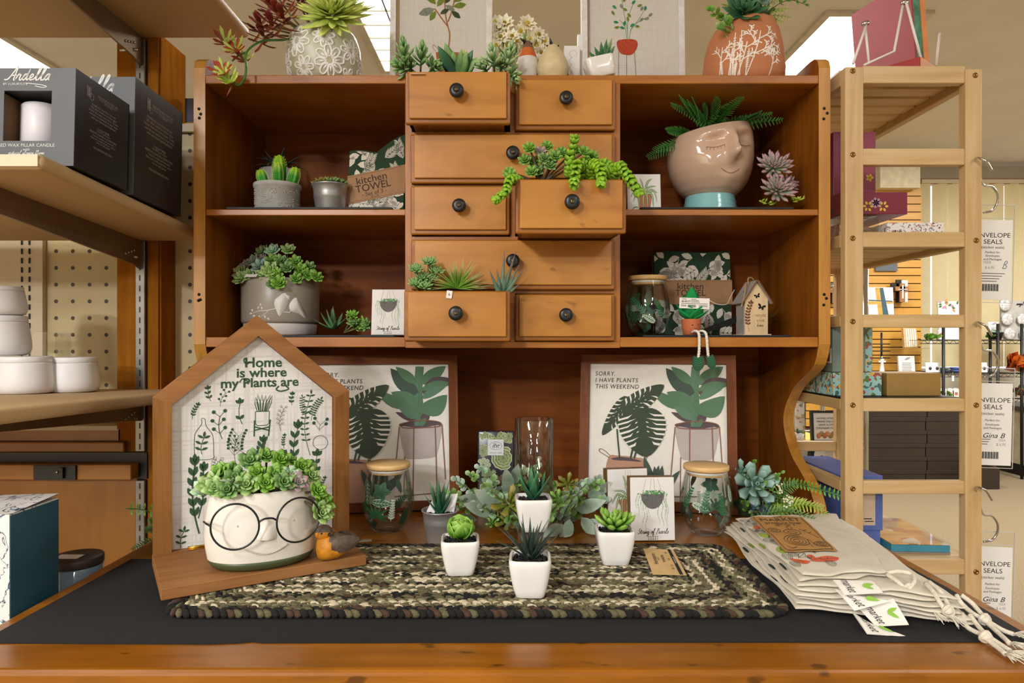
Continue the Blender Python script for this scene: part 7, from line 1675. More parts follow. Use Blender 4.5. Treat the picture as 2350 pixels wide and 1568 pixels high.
t.box(x0-.06,x1,1.60,1.603,zb,zb+.135,M_acr); t.box(x1-.003,x1,1.603,1.66,zb,zb+.135,M_acr); t.box(x0-.06,x1-.003,1.603,1.66,zb+.132,zb+.135,M_acr); tag(t.build('acrylic_stand'),'clear acrylic display stand behind the white jars','stand')
# marble and teal box, glass jar with dark lid
M_marb,nt_,b_=newmat('marbled_card'); tc_=node(nt_,'ShaderNodeTexCoord'); n_=node(nt_,'ShaderNodeTexNoise',{'Vector':tc_.outputs['Object'],'Scale':16,'Detail':5,'Distortion':1.6})
nt_.links.new(ramp(nt_,n_.outputs[0],[(.0,'#E4E3DF'),(.475,'#E4E3DF'),(.493,'#3E5470'),(.505,'#28405E'),(.520,'#DDDCD8'),(1,'#E8E6E2')]),b_.inputs['Base Color']); b_.inputs['Roughness'].default_value=.4
M_tealbox=mat('teal_card','#23566B',.42,noise=.06,nscale=10)
t=thing('gift_box','teal-sided gift box with blue-veined marble front left of the desk','box',(-.741,1.008,.5512))
m=MB(); m.box(-.13,-.0012,0,.108,0,.353,M_marb); m.build('sleeve',t); m=MB(); m.box(-.0012,0,.0006,.108,0,.351,M_tealbox); m.build('side',t)
m=MB(); m.add([(-.13,0,.3532),(-.001,0,.3532),(.0005,.108,.3605),(-.13,.108,.357)],[(0,1,2,3)],M_marb); m.add([(-.13,0,.3530),(-.001,0,.3530),(.0005,.108,.3595),(-.13,.108,.356)],[(3,2,1,0)],M_cin); m.build('lid_flap',t)
t=thing('candle_jar','blue glass candle jar with dark lid and price sticker, behind the teal box','candle jar',(sz(160-1175,1.22),1.24,.5512))
m=MB(); m.lathe([(.040,0),(.042,.004),(.042,.202),(.040,.205),(0,.205)],36,mat('blue_glass','#7E9CB0',.08,noise=.05,coat=.6)); m.build('glass',t); m=MB(); m.lathe([(.043,.205),(.0435,.206),(.0435,.218),(.042,.220),(0,.220)],36,mat('dark_lid','#3E3630',.5)); m.build('lid',t)
m=MB(); m.box(-.030,.012,-.020,.004,.2202,.2206,M_card); m.build('price_sticker',t)
t=thing('small_package','dark labelled package with a yellow base on the pegboard ledge left of the hutch','package',(-.822,1.762,uz(548)+.3006))
MB().box(-.022,.030,0,.03,.012,.075,M_cboxs).build('pack',t); MB().box(-.022,.030,-.002,.03,0,.0115,mat('yellow_card','#E0A81E',.5)).build('base',t)
m=MB(); m.box(-.015,.026,-.0006,0,.018,.045,mat('purple_label','#4E3A5E',.5)); m.text('FOR',.010,M_silv,TR(.010,-.001,.055)@UPR); m.build('label',t)
# ============================================================ things on the bamboo rack
ZT,ZS2,ZS3,ZS4=rz(150)+.001,rz(532)-.001,rz(915)-.001,rz(1285)-.001
M_mar=mat('maroon_card','#7A2438',.4,noise=.06); M_mars=mat('maroon_spine','#9A4258',.45,noise=.06); M_redb=mat('red_cover','#A83032',.5,noise=.06); M_org=mat('orange_cover','#D68A52',.5,noise=.15,nscale=20); M_tealf=mat('teal_floral_edge','#4E8A72',.5,noise=.4,nscale=60)
def bxm(x0,x1,y0,y1,z0,z1,m,loc): return MB().box(x0-loc[0],x1-loc[0],y0-loc[1],y1-loc[1],z0-loc[2],z1-loc[2],m,bev=.0012)
def bthing(name,label,cat,x0,x1,y0,y1,z0,z1,m,part='box'):
    loc=((x0+x1)/2,(y0+y1)/2,z0); t=thing(name,label,cat,loc); bxm(x0,x1,y0,y1,z0,z1,m,loc).build(part,t); return t
# red album on its wire easel
loc=V((.931,1.70,ZT+.0005)); t=thing('photo_album','large red album with orange edge leaning on a wire easel on the rack top','album',loc+V((0,0,.010)),rot=(5,0,-78))
MB().box(-.098,.098,0,.004,0,.238,M_redb).build('back_cover',t); MB().box(-.096,.096,.004,.024,.002,.236,M_tealf).build('pages',t); MB().box(-.098,.0985,.024,.038,0,.238,M_org).build('front_cover',t)
m=MB(); m.box(-.017,.017,-.0008,0,-.011,.011,M_card,TR(.052,0,.040)@RY(-10)); m.text('802A',.009,M_dimpr,TR(.050,-.001,.044)@RY(-10)@UPR); m.text('$ 32.95',.0095,M_dimpr,TR(.052,-.001,.034)@RY(-10)@UPR); m.build('price_sticker',t)
t=thing('easel','white wire display easel behind the red album','easel',loc); m=MB(); q3=lambda px,py,d: at(px,py,d)-loc
for P in ((q3(1990,52,1.60),q3(1958,146,1.56)),(q3(1986,60,1.60),q3(1994,146,1.58)),(q3(2073,6,1.60),q3(2052,118,1.59),q3(1984,149,1.56)),(q3(2080,6,1.585),q3(2114,137,1.568)),(q3(2157,76,1.72),q3(2148,150,1.70))): m.tube(P,.0028,M_white,8)
for p in (q3(1986,54,1.598),q3(2075,6,1.598)): m.lathe([(.006,-.006),(.006,.006)],12,M_chrome,Matrix.Translation(p)@RY(70))
m.build('wire',t)
t=thing('flat_album','red and orange album lying flat at the front of the rack top','album',(sz(2085-1175,1.58),1.60,ZT+.0005),rz=40); MB().box(-.06,.06,-.055,.055,0,.026,M_redb,bev=.001).build('cover',t); MB().box(-.058,.062,-.0575,-.0555,.001,.025,M_org).build('edge',t)
bthing('white_box','plain off-white box on the rack top behind the hutch corner','box',.795,.835,1.66,1.75,ZT,ZT+.052,M_hex)
M_mpr=mat('flower_print_yellow','#D8B83E',.6); M_mpr2=mat('flower_print_mauve','#B88AA0',.6,noise=.2,nscale=90)
# acrylic riser with maroon boxes
m=MB(); a0,a1=.757,.846
for b_ in ((a0,a1,1.575,1.735,ZS2+.047,ZS2+.050),(a0,a0+.003,1.575,1.735,ZS2,ZS2+.047),(a1-.003,a1,1.575,1.735,ZS2,ZS2+.047)): m.box(*b_,M_acr)
tag(m.build('acrylic_riser'),'clear acrylic riser on the second rack shelf under the maroon boxes','riser')
t=bthing('keepsake_box','flat maroon flowered box lying on the acrylic riser','box',.752,.905,1.562,1.74,ZS2+.051,ZS2+.102,M_mar)
m=MB()
for x,mm in ((-.022,M_mpr),(.012,M_mpr)): 
    for k in range(6): m.poly(lf2((x+.004*cos(k),.018+.004*sin(k)),k*1.05,.009,.006),mm,TR(.008,-.0897,0)@UPR,.0002)
for k in range(7): m.poly(lf2((-.004,.026),k*.9,.013,.009),M_mpr2,TR(.008,-.0897,0)@UPR,.0004)
m.build('flower_print',t)
t=bthing('keepsake_box','tall maroon keepsake box standing upon the flat flowered one','box',.772,.872,1.64,1.725,ZS2+.103,ZS2+.264,M_mar); MB().box(.018,.0505,-.044,.042,.001,.160,M_mars).build('spine',t)
m=MB(); 
for k in range(5): m.poly(lf2((.036,.050),k*1.25,.010,.007),M_mpr,TR(0,-.0446,0)@UPR)
m.build('flower_print',t)
def speck_mat(name,base,cols,scale,th=.62):
    m,nt,b=newmat(name); tc=node(nt,'ShaderNodeTexCoord'); c=srgb(base)
    for i,cc in enumerate(cols):
        mp=node(nt,'ShaderNodeMapping',{'Vector':tc.outputs['Object'],'Location':(i*3.1,i*1.7,i)}); v=node(nt,'ShaderNodeTexNoise',{'Vector':mp.outputs[0],'Scale':scale,'Detail':1.5})
        c=mixc(nt,ramp(nt,v.outputs[0],[(th,(0,0,0)),(th+.012,(1,1,1))]),c,srgb(cc))
    nt.links.new(c,b.inputs['Base Color']); b.inputs['Roughness'].default_value=.45; return m
M_terz=speck_mat('terrazzo_card','#EAE6E2',('#B5705A','#8A8A92','#C8A08A','#5E4A4A'),150,.64); M_flor=speck_mat('blue_floral_card','#9CC9C6',('#A8503E','#6E7A3A','#D8B060','#4E6E6A'),70,.60); M_gold=mat('gold_card','#A8864A',.35,metal=.35,noise=.05); M_bluec=mat('periwinkle_card','#5468A6',.5,noise=.05); M_slate=mat('grey_green_card','#7E8E86',.6,noise=.1)
bthing('terrazzo_box','white speckled gift box on the second rack shelf','box',.852,.982,1.55,1.70,ZS2,ZS2+.030,M_terz)
bthing('patterned_box','small orange and white patterned box under the acrylic riser','box',.762,.805,1.59,1.66,ZS2,ZS2+.035,speck_mat('orange_pattern_card','#E8E0D8',('#D9744A','#E0A080'),60,.52))
m=MB().box(.735,1.00,1.527,1.80,ZS3,ZS3+.0015,M_liner); tag(m.build('shelf_liner'),'black liner sheet on the third shelf of the bamboo rack','liner')
bthing('floral_box','flat pale blue floral box on the third rack shelf','box',.737,.848,1.565,1.76,ZS3+.002,ZS3+.055,M_flor)
t=bthing('floral_box','tall pale blue floral box standing on the flat one','box',.742,.8335,1.58,1.66,ZS3+.056,ZS3+.185,M_slate); MB().box(.030,.0462,-.0405,.0405,.0005,.1285,M_flor).build('floral_side',t)
m=MB(); m.box(-.0465,-.0457,-.034,.030,.02,.055,M_card); 
for k in range(14): m.box(-.0469,-.0464,-.028+.0038*k,-.028+.0038*k+(.0024 if k%3 else .0012),.024,.042,M_ink)
m.build('barcode_label',t)
bthing('gold_box','plain gold card box on the third rack shelf','box',.857,.980,1.56,1.66,ZS3+.002,ZS3+.054,M_gold)
bthing('blue_box','low periwinkle box at the bottom of the rack, under the tall one','box',.757,.850,1.575,1.80,ZS4,ZS4+.045,M_bluec)
t=bthing('blue_box','tall periwinkle box on the bottom rack shelf','box',.757,.853,1.570,1.84,ZS4+.046,ZS4+.172,M_bluec)
m=MB(); m.box(.000,.030,-.1358,-.1352,.012,.115,mat('kraft_label_pale','#C9B49A',.7)); m.box(.006,.026,-.1362,-.1358,.020,.022,M_ink); m.box(.004,.022,-.1362,-.1358,.026,.028,M_ink); m.build('label',t)
t=thing('picture_book','thin book in clear wrap with orange and white cover on the bottom rack shelf','book',(.940,1.66,ZS4),rz=-4); MB().box(-.070,.058,-.115,.115,0,.004,mat('grey_board','#8A7E72',.7)).build('board',t); MB().box(-.072,.056,-.117,.113,.005,.020,mat('teal_page_edge','#3E8AA0',.5)).build('pages',t)
m=MB(); m.box(-.071,.055,-.116,.112,.0205,.022,speck_mat('sunset_cover','#E6DFCF',('#D98A3E','#B5602E','#E8B25A'),14,.50)); m.build('cover',t); MB().box(-.073,.060,-.120,.115,.0225,.0235,M_acr).build('plastic_wrap',t)
# hooks and hanging packets
M_edge=mat('sleeve_seam','#C9C6C0',.3,noise=0)
def packet(py0,pyb,i,lab):
    t=thing('seal_packet',lab,'packet',at(2276,py0,1.575),group='packets of envelope seals hanging on the rack',rot=(0,1.5,-3)); k=sz(1,1.575); H=(pyb-py0)*k; W=.094
    m=MB(); m.box(-W/2,W/2,.0012,.0016,.036,-H,M_acr) if 0 else m.box(-W/2-.006,W/2+.006,.0030,.0034,-H-.006,.036,M_acr); [m.box(*b_,M_edge) for b_ in ((-W/2-.006,W/2+.006,.0024,.0036,.034,.036),(-W/2-.006,W/2+.006,.0022,.0036,.004,.0055),(W/2+.005,W/2+.0062,.0022,.0036,-H-.006,.036),(-W/2-.006,W/2+.006,.0024,.0036,-H-.0072,-H-.006))]; m.build('sleeve',t); m=MB(); m.box(-W/2,W/2,0,.0024,-H,0,M_card); m.build('card',t)
    m=MB(); AM=TR(.004,-.0003,0)@UPR
    for s_,z,h in (('ENVELOPE',.32 if i else .30,.0150),('SEALS',.41 if i else .385,.0150),('(sticker seals)',.495 if i else .455,.0085),('Perfect for',.58 if i else .52,.0070),('Envelopes',.635 if i else .565,.0070),('and Packages',.68 if i else .61,.0070)): m.text(s_,h,M_ink,AM@TR(0,-.178*(z-.10),0),sx=1.1)
    if i==0:
        m.text('102A',.0085,M_dimpr,AM@TR(-.012,-.098,0)); m.text('$ 6.95',.0085,M_dimpr,AM@TR(-.006,-.110,0)); script(m,'B',.008,M_ink,AM@TR(.026,-.112,0)); z0=-.148
        for j in range(4): m.box(-.03,.028-.006*j,-.0005,-.0003,-.124-.006*j,-.1228-.006*j,M_ink,TR(.004,0,0))
    else:
        m.text('Gina B',.016,M_ink,AM@TR(.002,-.121,0),shear=.35,sx=1.15); m.text('102A',.0075,M_dimpr,AM@TR(.022,-.131,0)); m.text('$ 6.95',.0085,M_dimpr,AM@TR(.020,-.141,0)); z0=-.158
        for j in range(3): m.box(-.03,-.004-.003*j,-.0005,-.0003,-.130-.0055*j,-.1288-.0055*j,M_ink,TR(.004,0,0))
    if H>.165:
        for j in range(22): m.box(-.030+.0021*j,-.030+.0021*j+(.0014 if j%3 else .0006),-.0006,-.0003,z0-.016,z0,M_ink,TR(.004,0,0))
    m.build('print',t)
packet(505,688,0,'topmost hanging packet of envelope seals on the right rack post'); packet(880,1068,1,'middle hanging packet of envelope seals on the right rack post'); packet(1256,1445,1,'lowest hanging packet of envelope seals on the right rack post')
for y0,lab in ((364,'uppermost chrome S-hook through the right rack post'),(742,'middle chrome S-hook through the right rack post'),(1120,'lowest chrome S-hook through the right rack post')):
    o0=at(2250,y0,1.5); m=MB(); P=[at(2276,y0+28,1.475),at(2264,y0+8,1.470),at(2252,y0+1,1.475),at(2239,y0,1.494),at(2246,y0+30,1.518),at(2256,y0+60,1.545),at(2276,y0+64,1.56),at(2289,y0+82,1.565),at(2288,y0+104,1.57),at(2276,y0+120,1.572),at(2257,y0+124,1.572)]
    m.tube([p-o0 for p in smooth3(P,5)],.0026,M_chrome,10); o=m.build('s_hook'); o.location=o0; tag(o,lab,'hook',None)
# ============================================================ the shop behind
BX=lambda px,d: sz(px-1175,d)
BZ_=lambda py,d: EYE-(py-784)/F*d
W_slat=wood('slatwall_laminate','#C08A34','#D29A3E','#DDAA50','x',2,8,.45)
d=6.05; t=thing('slatwall_panel','honey-coloured slatwall panel with dark grooves on the back wall','slatwall',(BX(2000,d),d,0)); x0,x1=BX(1850,d)-BX(2000,d),BX(2115,d)-BX(2000,d)
m=MB(); m.box(x0,x1,.012,.03,.3,BZ_(432,d),mat('slat_groove','#4A2E12',.8)); 
z=BZ_(432,d)-.066
while z>.35: m.box(x0,x1,0,.014,z,z+.062,W_slat); z-=.0705
m.build('slats',t)
tag(MB().box(BX(2020,5.95),BX(2112,5.95),5.95,6.05,BZ_(431,5.95),BZ_(380,5.95),mat('beige_header','#D8CBAA',.7)).build('header_box'),'beige header box on the wall above the slatwall','header')
W_trim=wood('window_trim_wood','#8A5A22','#A5702E','#B8823C','x',3,8,.5)
struct(MB().box(BX(2113,6.4),5.95,6.5,6.58,BZ_(417,6.4),BZ_(404,6.4),W_trim).build('trim_1'))
struct(MB().box(BX(2118,6.57),5.9,6.585,6.598,.9,BZ_(418,6.5),mat('window_glow','#DDE2FF',.5,noise=0,emit=2.2)).build('window_1'))
M_bl=mat('vertical_blind','#E6D5A4',.7,noise=.03); t=thing('vertical_blinds','cream vertical blinds across the back window','blinds',(BX(2118,6.5),6.5,BZ_(420,6.5))); w_=.135
MB().box(-.02,1.95,-.02,.02,-.005,.03,M_cream).build('headrail',t)
for i in range(14): m=MB(); m.box(-.066,.066,-.0015,.0015,-1.75,-.006,M_bl,TR(i*w_+(.022 if i else 0)+(.012 if i>5 else 0),0,0)@RZ(-6)); m.build('slat',t)
M_gl2=mat('daylight_gap','#DDE2FF',.5,noise=0)
# wire and black shelving with goods
def shelfunit(name,label,px0,px1,d,dep,zs,posts,m_,top,loc_y=None):
    x0,x1=BX(px0,d),BX(px1,d); t=thing(name,label,'shelving',((x0+x1)/2,d,0)); c=(x0+x1)/2
    for p in posts:
        for yy in (0,dep): m=MB(); m.tube([(BX(p,d)-c,yy,0),(BX(p,d)-c,yy,top)],.0125,m_,10); m.build('post',t)
    for z in zs:
        m=MB(); 
        for yy in (0,dep): m.tube([(x0-c,yy,z),(x1-c,yy,z)],.005,m_,6); m.tube([(x0-c,yy,z-.03),(x1-c,yy,z-.03)],.003,m_,6)
        n=max(6,int((x1-x0)/.06))
        for i in range(n): m.tube([(x0-c+(x1-x0)*i/n,0,z-.03),(x0-c+(x1-x0)*(i+.5)/n,0,z),(x0-c+(x1-x0)*(i+1)/n,0,z-.03)],.0022,m_,5)
        for i in range(int((x1-x0)/.03)): m.tube([(x0-c+.03*i,0,z),(x0-c+.03*i,dep,z)],.0018,m_,5)
        m.build('wire_shelf',t)
    return t
shelfunit('black_shelving','black metal shelving with small goods in front of the blinds',2112,2347,5.75,.38,(BZ_(781,5.75),BZ_(857,5.75),BZ_(915,5.75)),(2165,2290,2345),M_black,1.31)
shelfunit('chrome_shelving','chrome wire shelving behind the bamboo rack',1790,1987,2.9,.40,(BZ_(1018,2.9),BZ_(652,2.9),BZ_(1100,2.9)),(1986,1795),M_chrome,1.72)
def card_thing(name,label,cat,px0,px1,py0,py1,d,m,th=.012,lean=-6,extra=None):
    x0,x1=BX(px0,d),BX(px1,d); zb=BZ_(py1,d); h=BZ_(py0,d)-zb; t=thing(name,label,cat,((x0+x1)/2,d,zb),rot=(lean,0,0)); w_=(x1-x0)
    MB().box(-w_/2,w_/2,0,th,0,h,m,bev=min(.001,th/4)).build('board',t)
    if extra: mm=MB(); extra(mm,w_,h); mm.build('print',t)
    return t
M_crw=wood('cross_wood','#8A5A36','#A4713F','#B8854E','z',4,8,.6); M_aq=mat('art_blue','#3E5A66',.7,noise=.2); M_ag=mat('art_gold','#D0A24A',.7,noise=.2)
def cross(label,pxc,py0,py1,d):
    h=BZ_(py0,d)-BZ_(py1,d); t=thing('wall_cross',label,'cross',(BX(pxc,d),d,BZ_(py1,d)),group='layered crosses on the slatwall'); w_=h*.26
    for part,mm,dx,y0,s_ in (('back_cross',M_black,-.03*h,.05,1.0),('middle_cross',M_white,.16*h,.03,.97),('front_cross',M_crw,0,.01,.82)):
        m=MB(); m.box(dx-w_*.5*s_,dx+w_*.5*s_,y0,y0+.018,.0 if s_<1 else -.02*h,h*s_,mm); 
        if part!='middle_cross': m.box(dx-h*.36*s_,dx+h*.36*s_,y0,y0+.018,h*.60*s_,h*.60*s_+w_*s_*.9,mm)
        m.build(part,t)
    m=MB(); m.box(-.006,.006,.006,.0095,h*.15,h*.75,M_white); m.box(-h*.2,h*.2,.006,.0095,h*.54,h*.57,M_white); m.build('inlay',t)
cross('layered wood and black cross hanging near the right edge of the slatwall',2073,641,693,5.95); cross('layered wooden cross partly hidden between the hutch and the rack post',1918,646,696,5.95)
def ex_cross(m,w,h):
    A=TR(0,-.0005,0)@UPR; m.poly([(-.02,h*.02),(.05,h*.02),(.03,h*.98),(-.04,h*.98)],M_ag,A); m.poly([(.02,h*.02),(.07,h*.02),(.03,h*.98),(.0,h*.98)],M_aq,A,.0003); m.poly([(-w*.48,h*.38),(w*.48,h*.42),(w*.48,h*.50),(-w*.48,h*.50)],M_ag,A,.0002); m.poly([(-w*.48,h*.52),(w*.45,h*.48),(w*.45,h*.52),(-w*.48,h*.56)],M_aq,A,.0004)
card_thing('cross_painting','white painted board with gold and blue cross on the slatwall','painting',1990,2052,659,724,5.96,M_hex,.03,-4,ex_cross)
card_thing('grey_frame','grey framed sign high on the slatwall','sign',2010,2060,596,622,6.028,mat('slate_grey','#5E6468',.6),.02,-2)
card_thing('leaning_frame','pale wooden frame leaning on a slatwall ledge','frame',2076,2107,752,798,5.90,W_bam,.03,-8,lambda m,w,h:[m.box(-w/2+w*(.18+.16*i),-w/2+w*(.26+.16*i),-.001,0,.01,h-.01,M_white) for i in range(5)])
tag(MB().box(BX(2050,5.88),BX(2125,5.88),5.84,6.04,BZ_(801,5.88),BZ_(799,5.88),M_acr).build('acrylic_ledge'),'clear acrylic ledge on the slatwall under the leaning frame','ledge')
tag(MB().box(BX(2005,5.84),BX(2112,5.84),5.80,6.06,BZ_(862.5,5.84),BZ_(860.5,5.84),M_acr).build('acrylic_ledge'),'long clear acrylic ledge low on the slatwall under the verse plaque','ledge')
def ex_txt(m,w,h):
    for i in range(7): m.box(-w*.3,w*.3*(1-.1*(i%3)),-.001,0,h*(.12+.08*i),h*(.12+.08*i)+.006,M_dimpr)
    m.poly(lf2((-.02,h*.78),.4,.06,.02),M_dimpr,TR(0,-.0005,0)@UPR)
t=card_thing('verse_plaque','white verse plaque standing before the slatwall','plaque',2064,2101,817,860,5.86,M_hex,.02,-6,ex_txt)
t=thing('wire_rack','small black wire display rack on the slatwall','rack',(BX(2014,5.92),5.92,BZ_(848,5.92))); m=MB()
for x in (-.06,.05): m.tube([(x,.03,0),(x,.03,.32)],.008,M_black,6)
for z in (.10,.16,.22): m.tube([(-.06,.03,z),(-.06,-.08,z),(.06,-.08,z),(.06,.03,z)],.005,M_black,6)
m.build('wire',t)
t=thing('angel_figurine','small pale standing cross figurine before the slatwall','figurine',(BX(2024,5.85),5.85,BZ_(860,5.85))); m=MB(); m.lathe([(.05,0),(.05,.02),(.02,.03),(.012,.10),(.018,.13),(.0,.16)],12,M_stone); m.box(-.03,.03,-.006,.006,.105,.12,M_stone); m.build('body',t)
# goods on the black shelving
z1_,z2_,z3_=BZ_(780,5.75)+.002,BZ_(856,5.75)+.002,BZ_(914,5.75)+.002; q=random.Random(131)
card_thing('flower_card','large pale card with flower border standing on the black shelving','card',2156,2205,691,779.5,5.92,M_hex,.02,-4,lambda m,w,h:[m.poly(lf2((q.uniform(-w*.45,w*.4),h*q.uniform(.80,.98)),q.uniform(0,6),.035,.018),(G['mid'],M_mpr2,M_org)[i%3],TR(0,-.0006,0)@UPR,.0002*i) for i in range(16)]+[m.box(-.02,.05,-.001,0,h*.4,h*.55,M_org)])
card_thing('arched_sign','small arched white sign on the black shelving','sign',2152,2171,757,779.5,5.80,M_hex,.02,-4,lambda m,w,h:m.poly([(w*.3*cos(PI*i/10),h*.3+h*.4*sin(PI*i/10)) for i in range(11)],M_terr,TR(0,-.0006,0)@UPR))
card_thing('small_card','small white card tilted beside the black basket','card',2272,2296,738,772,5.80,M_hex,.006,-12,ex_txt)
def tuft(name,label,px,py,d,w_,h,mt,n,sh='round'):
    t=thing(name,label,'plant',(BX(px,d),d,BZ_(py,d)+.002)); m=MB()
    for i in range(n): m.leaf(frame((q.uniform(-w_,w_)*.6,q.uniform(-.05,.05),q.uniform(0,h*.4)),(q.uniform(-1,1),-.7,q.uniform(.1,1.2)),(0,-1,.3)),h*.6,h*.35,mt if not isinstance(mt,list) else mt[i%len(mt)],n=3,shape=sh)
    m.build('foliage',t)
tuft('leafy_trim','bright green leafy trim at the left end of the upper black shelf',2136,780,5.80,.08,.07,G['bright'],60); tuft('leafy_trim','bright green leafy trim low on the black shelving beside the gold box',2155,909,5.80,.09,.06,G['bright'],40); tuft('leafy_basket_fill','green leaves hanging beside the black basket on the black shelving',2276,777,5.80,.05,.06,G['jade'],30)
tuft('autumn_leaves','orange autumn maple leaves on the middle of the black shelving',2332,853,5.80,.13,.22,[G['rust'],leafmat('orange_leaf','#C8641E','#D97A3A'),leafmat('red_orange_leaf','#B5401E','#D05A2A')],46)
tuft('pale_leaf_bunch','grey and orange leaf bunch on the lowest black shelf',2345,912,5.82,.12,.15,[G['grey'],leafmat('orange_leaf','#C8641E','#D97A3A'),G['pink']],40)
t=thing('black_basket','small black basket on the upper black shelf','basket',(BX(2299,5.72),5.80,z1_)); MB().lathe([(.045,0),(.06,.055),(.064,.062),(.055,.06),(.04,.01)],18,M_black,cap1=False).build('basket',t); m=MB(); m.ball((0,0,.062),(.055,.05,.02),G['grey'],10); m.build('filling',t)
M_bagc=mat('clear_bag_goods','#C9C6C2',.25,noise=.35,nscale=60)
t=thing('bag_display','grey display board hung with small clear goods bags on the black shelving','display',(BX(2340,5.95),5.95,z1_)); MB().box(-.16,.25,0,.02,0,.34,mat('display_grey','#B8B2A8',.7)).build('board',t)
for i in range(7): 
    x,z=-.10+.135*(i%3)-.02*(i//3),.05+.125*(i//3); m=MB(); m.ball((0,0,0),(.055,.012,.055),M_bagc,10,TR(x,-.02,z)@RY(q.uniform(-14,14))@SC(1,1,1)); m.build('goods_bag',t)
m=MB(); script(m,'angel wing' if 0 else 'angel ring',.014,M_ink,TR(.03,-.001,.30)@UPR,wd=.3); m.build('lettering',t)
for i,(px,lab) in enumerate(((2137,'leftmost white goods packet hanging on the middle black shelf'),(2153,'white goods packet with a heart charm on the middle black shelf'),(2262,'white goods packet half hidden by the rack post on the middle black shelf'))):
    t=thing('goods_packet',lab,'packet',(BX(px,5.76),5.78,z2_),rot=(-8,0,-8)); MB().box(-.030,.030,0,.012,0,.085,M_hex,bev=.003).build('packet',t); MB().ball((.005,-.004,.035),(.012,.004,.014),M_bchk,8).build('charm',t)
t=thing('blue_dishes','little stacked blue and grey dishes on the middle black shelf','dishes',(BX(2186,5.76),5.80,z2_)); 
for k in range(4): MB().lathe([(.03,0),(.05,.018),(.048,.02),(.0,.006)],14,(M_aq,M_bluec,M_slate,M_bluec)[k],TR(-.05+.1*(k%2),0,.022*(k//2)+.001)).build('dish',t)
for i,(px,lab) in enumerate(((2186,'rounded white keepsake beside a tag on the lowest black shelf'),(2200,'white keepsake next to the rack post on the lowest black shelf'),(2172,'small white keepsake with a wooden arch on the lowest black shelf'))):
    t=thing('keepsake',lab,'keepsake',(BX(px,5.76),5.79,z3_)); m=MB(); m.prism([(-.03,0),(.03,0)]+[(.03*cos(PI*k/8),.05+.03*sin(PI*k/8)) for k in range(9)],.018,M_hex,TR(0,.018,0)@UPR); m.build('block',t); MB().box(-.012,.012,-.001,-.0002,.02,.045,M_terr).build('print',t)
t=thing('paper_tag','small white paper tag hanging below the middle black shelf','tag',(BX(2187,5.74),5.74,BZ_(875,5.74))); MB().box(-.009,.009,0,.002,0,.045,M_card).build('tag',t); m=MB(); m.tube([(0,.001,.045),(0,.004,.075)],.001,M_card,4); m.build('string',t)
# dark storage boxes, beige counter
M_dkb=mat('dark_brown_box','#2C1F14',.55,noise=.15,nscale=8); d=5.58; bw_=BX(2125,d)-BX(1990,d); hb=.108; t0=None
for r_ in range(6):
    for c_ in range(2):
        x=BX(1990,d)+bw_*(c_+.5)+(.012 if r_%2 else 0); lab='dark brown storage box, %s of the %s stack under the black shelving'%(('lowest','second from bottom','third from bottom','third from top','second from top','topmost')[r_],('left','right')[c_])
        if t0 is None:
            t0=thing('storage_box',lab,'box',(x,d,.001),group='dark brown storage boxes'); MB().box(-bw_/2+.004,bw_/2-.004,.004,.148,0,hb-.03,M_dkb).build('box',t0); MB().box(-bw_/2+.001,bw_/2-.001,0,.150,hb-.034,hb-.002,M_dkb,bev=.002).build('lid',t0)
        else: dup(t0,(x,d,.001+hb*r_),0,lab)
t=thing('storage_box','dark brown open tray standing right of the storage box stacks','box',(BX(2262,5.35),5.35,.001)); MB().box(-.09,.11,0,.02,0,.17,M_dkb).build('front',t); MB().box(.09,.11,.02,.2,0,.17,M_dkb).build('side',t)
t=thing('counter','pale beige counter at the far right of the shop','counter',(4.80,5.6,0)); MB().box(-.42,.6,0,.6,.10,.56,mat('counter_beige','#D6C8A2',.6)).build('body',t); MB().box(-.40,.6,.02,.6,0,.10,M_black).build('toe_kick',t); MB().box(-.44,.62,-.02,.62,.56,.60,mat('counter_top','#5A5048',.5)).build('top',t)
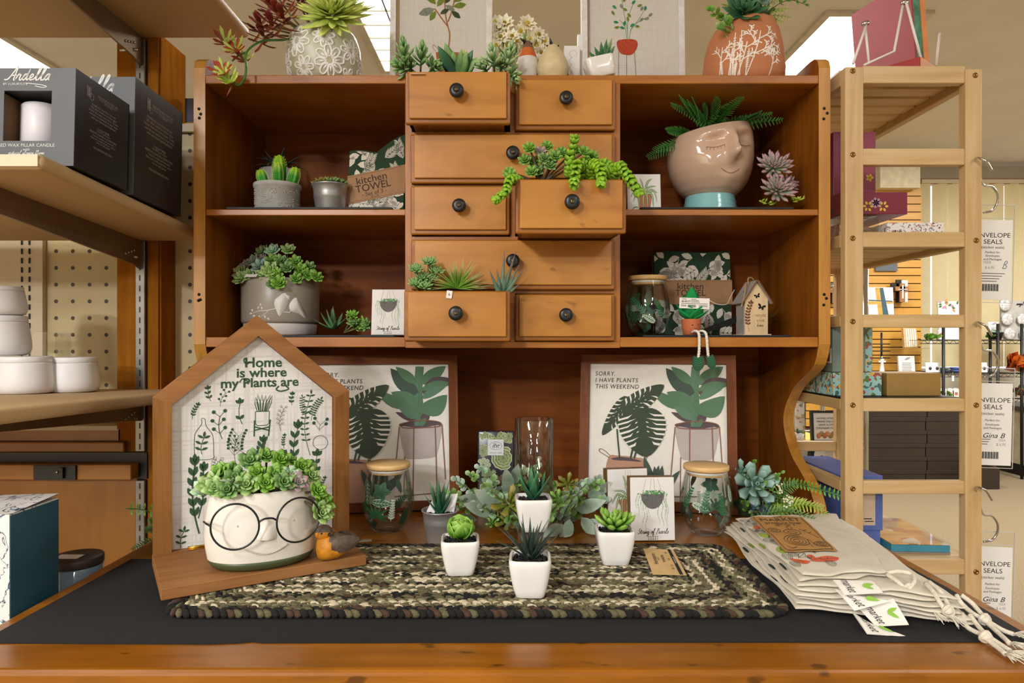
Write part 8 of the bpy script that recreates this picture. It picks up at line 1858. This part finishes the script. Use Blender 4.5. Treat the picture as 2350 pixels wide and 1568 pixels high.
# goods on the chrome shelving
zc,zc2=BZ_(1018,2.9)+.007,BZ_(1100,2.9)+.007
M_pflo=speck_mat('pale_floral_card','#E8E2DA',('#C98A6A','#8A9A6A','#D8B080'),45,.60)
def onz(t,z): t.location.z=z; return t
onz(card_thing('floral_card','tall pale floral card at the left of the chrome shelf','card',1828,1849,930,1013,2.95,M_pflo,.006,-5),zc)
def ex_fr(m,w,h):
    for i in range(4): m.text(('HAVING A FAMILY','MEANS YOU WILL','LEAVE A LITTLE','STRONGER TODAY')[i],.011,M_ink,TR(0,-.002,h*.80-.014*i)@UPR)
    for i in range(7): m.ball((-w*.32+w*.64*i/6,-.001,h*.18+.008*(i%2)),(.010,.001,.012),(M_org,M_gold,M_terr)[i%3],8)
t=onz(card_thing('framed_verse','dark framed verse picture with orange flowers on the chrome shelf','picture',1868,1932,946,1010,2.93,M_hex,.010,-5,ex_fr),zc)
m=MB(); w_=BX(1932,2.93)-BX(1868,2.93); h=BZ_(946,2.93)-BZ_(1010,2.93)
for b_ in ((-w_/2-.010,-w_/2,-.008,h+.008),(w_/2,w_/2+.010,-.008,h+.008),(-w_/2,w_/2,h,h+.008),(-w_/2,w_/2,-.0,.003)): m.box(b_[0],b_[1],-.004,.014,max(0,b_[2]),b_[3],M_black)
m.build('frame',t)
t=thing('mini_pot','tiny white pot with green succulent on the chrome shelf','potted plant',(BX(1836,2.84)+.016,2.90,zc)); MB().rsq([(.016,0),(.022,.035),(.019,.035),(0,.033)],M_gloss,n=24).build('pot',t); MB().rosette((0,0,.036),(0,-.2,1),.026,G['dark'],layers=3,per=6,fat=.1,wid=.5,lo=25,hi=75).build('succulent',t)
tag(MB().box(BX(1832,2.86),BX(1930,2.86),2.905,3.2,zc,zc+.0015,mat('yellow_sheet','#D9B84A',.6)).build('yellow_sheet'),'yellow paper sheet under the goods on the chrome shelf','paper')
t=thing('bird_clock','round black-rimmed clock with a bird picture on the lower chrome shelf','clock',(BX(1897,2.95),2.95,zc2),rot=(-8,0,14)); m=MB(); CM_=TR(0,0,.078)@RX(90); m.lathe([(.074,-.0),(.078,-.012),(.066,.016),(.060,.006)],40,M_black,CM_,cap1=False); m.build('rim',t); m=MB(); m.lathe([(.062,.002),(0,.002)],40,mat('clock_face','#E2D8C2',.6,noise=.05),CM_,cap0=False); m.build('face',t)
m=MB(); m.ball((0,-.0032,.066),(.018,.0008,.009),M_slate,12,RY(18)); m.ball((-.018,-.0034,.078),(.008,.0008,.008),M_bchk,10); m.tube([(-.03,-.003,.058),(.03,-.003,.052)],.0012,M_terr,5); m.build('bird_picture',t)
onz(card_thing('box_behind_cross','white card with gold sprig low between the hutch and the rack','card',1902,1935,716,755,2.95,M_pflo,.006,-3),BZ_(755,2.95)) if 0 else None
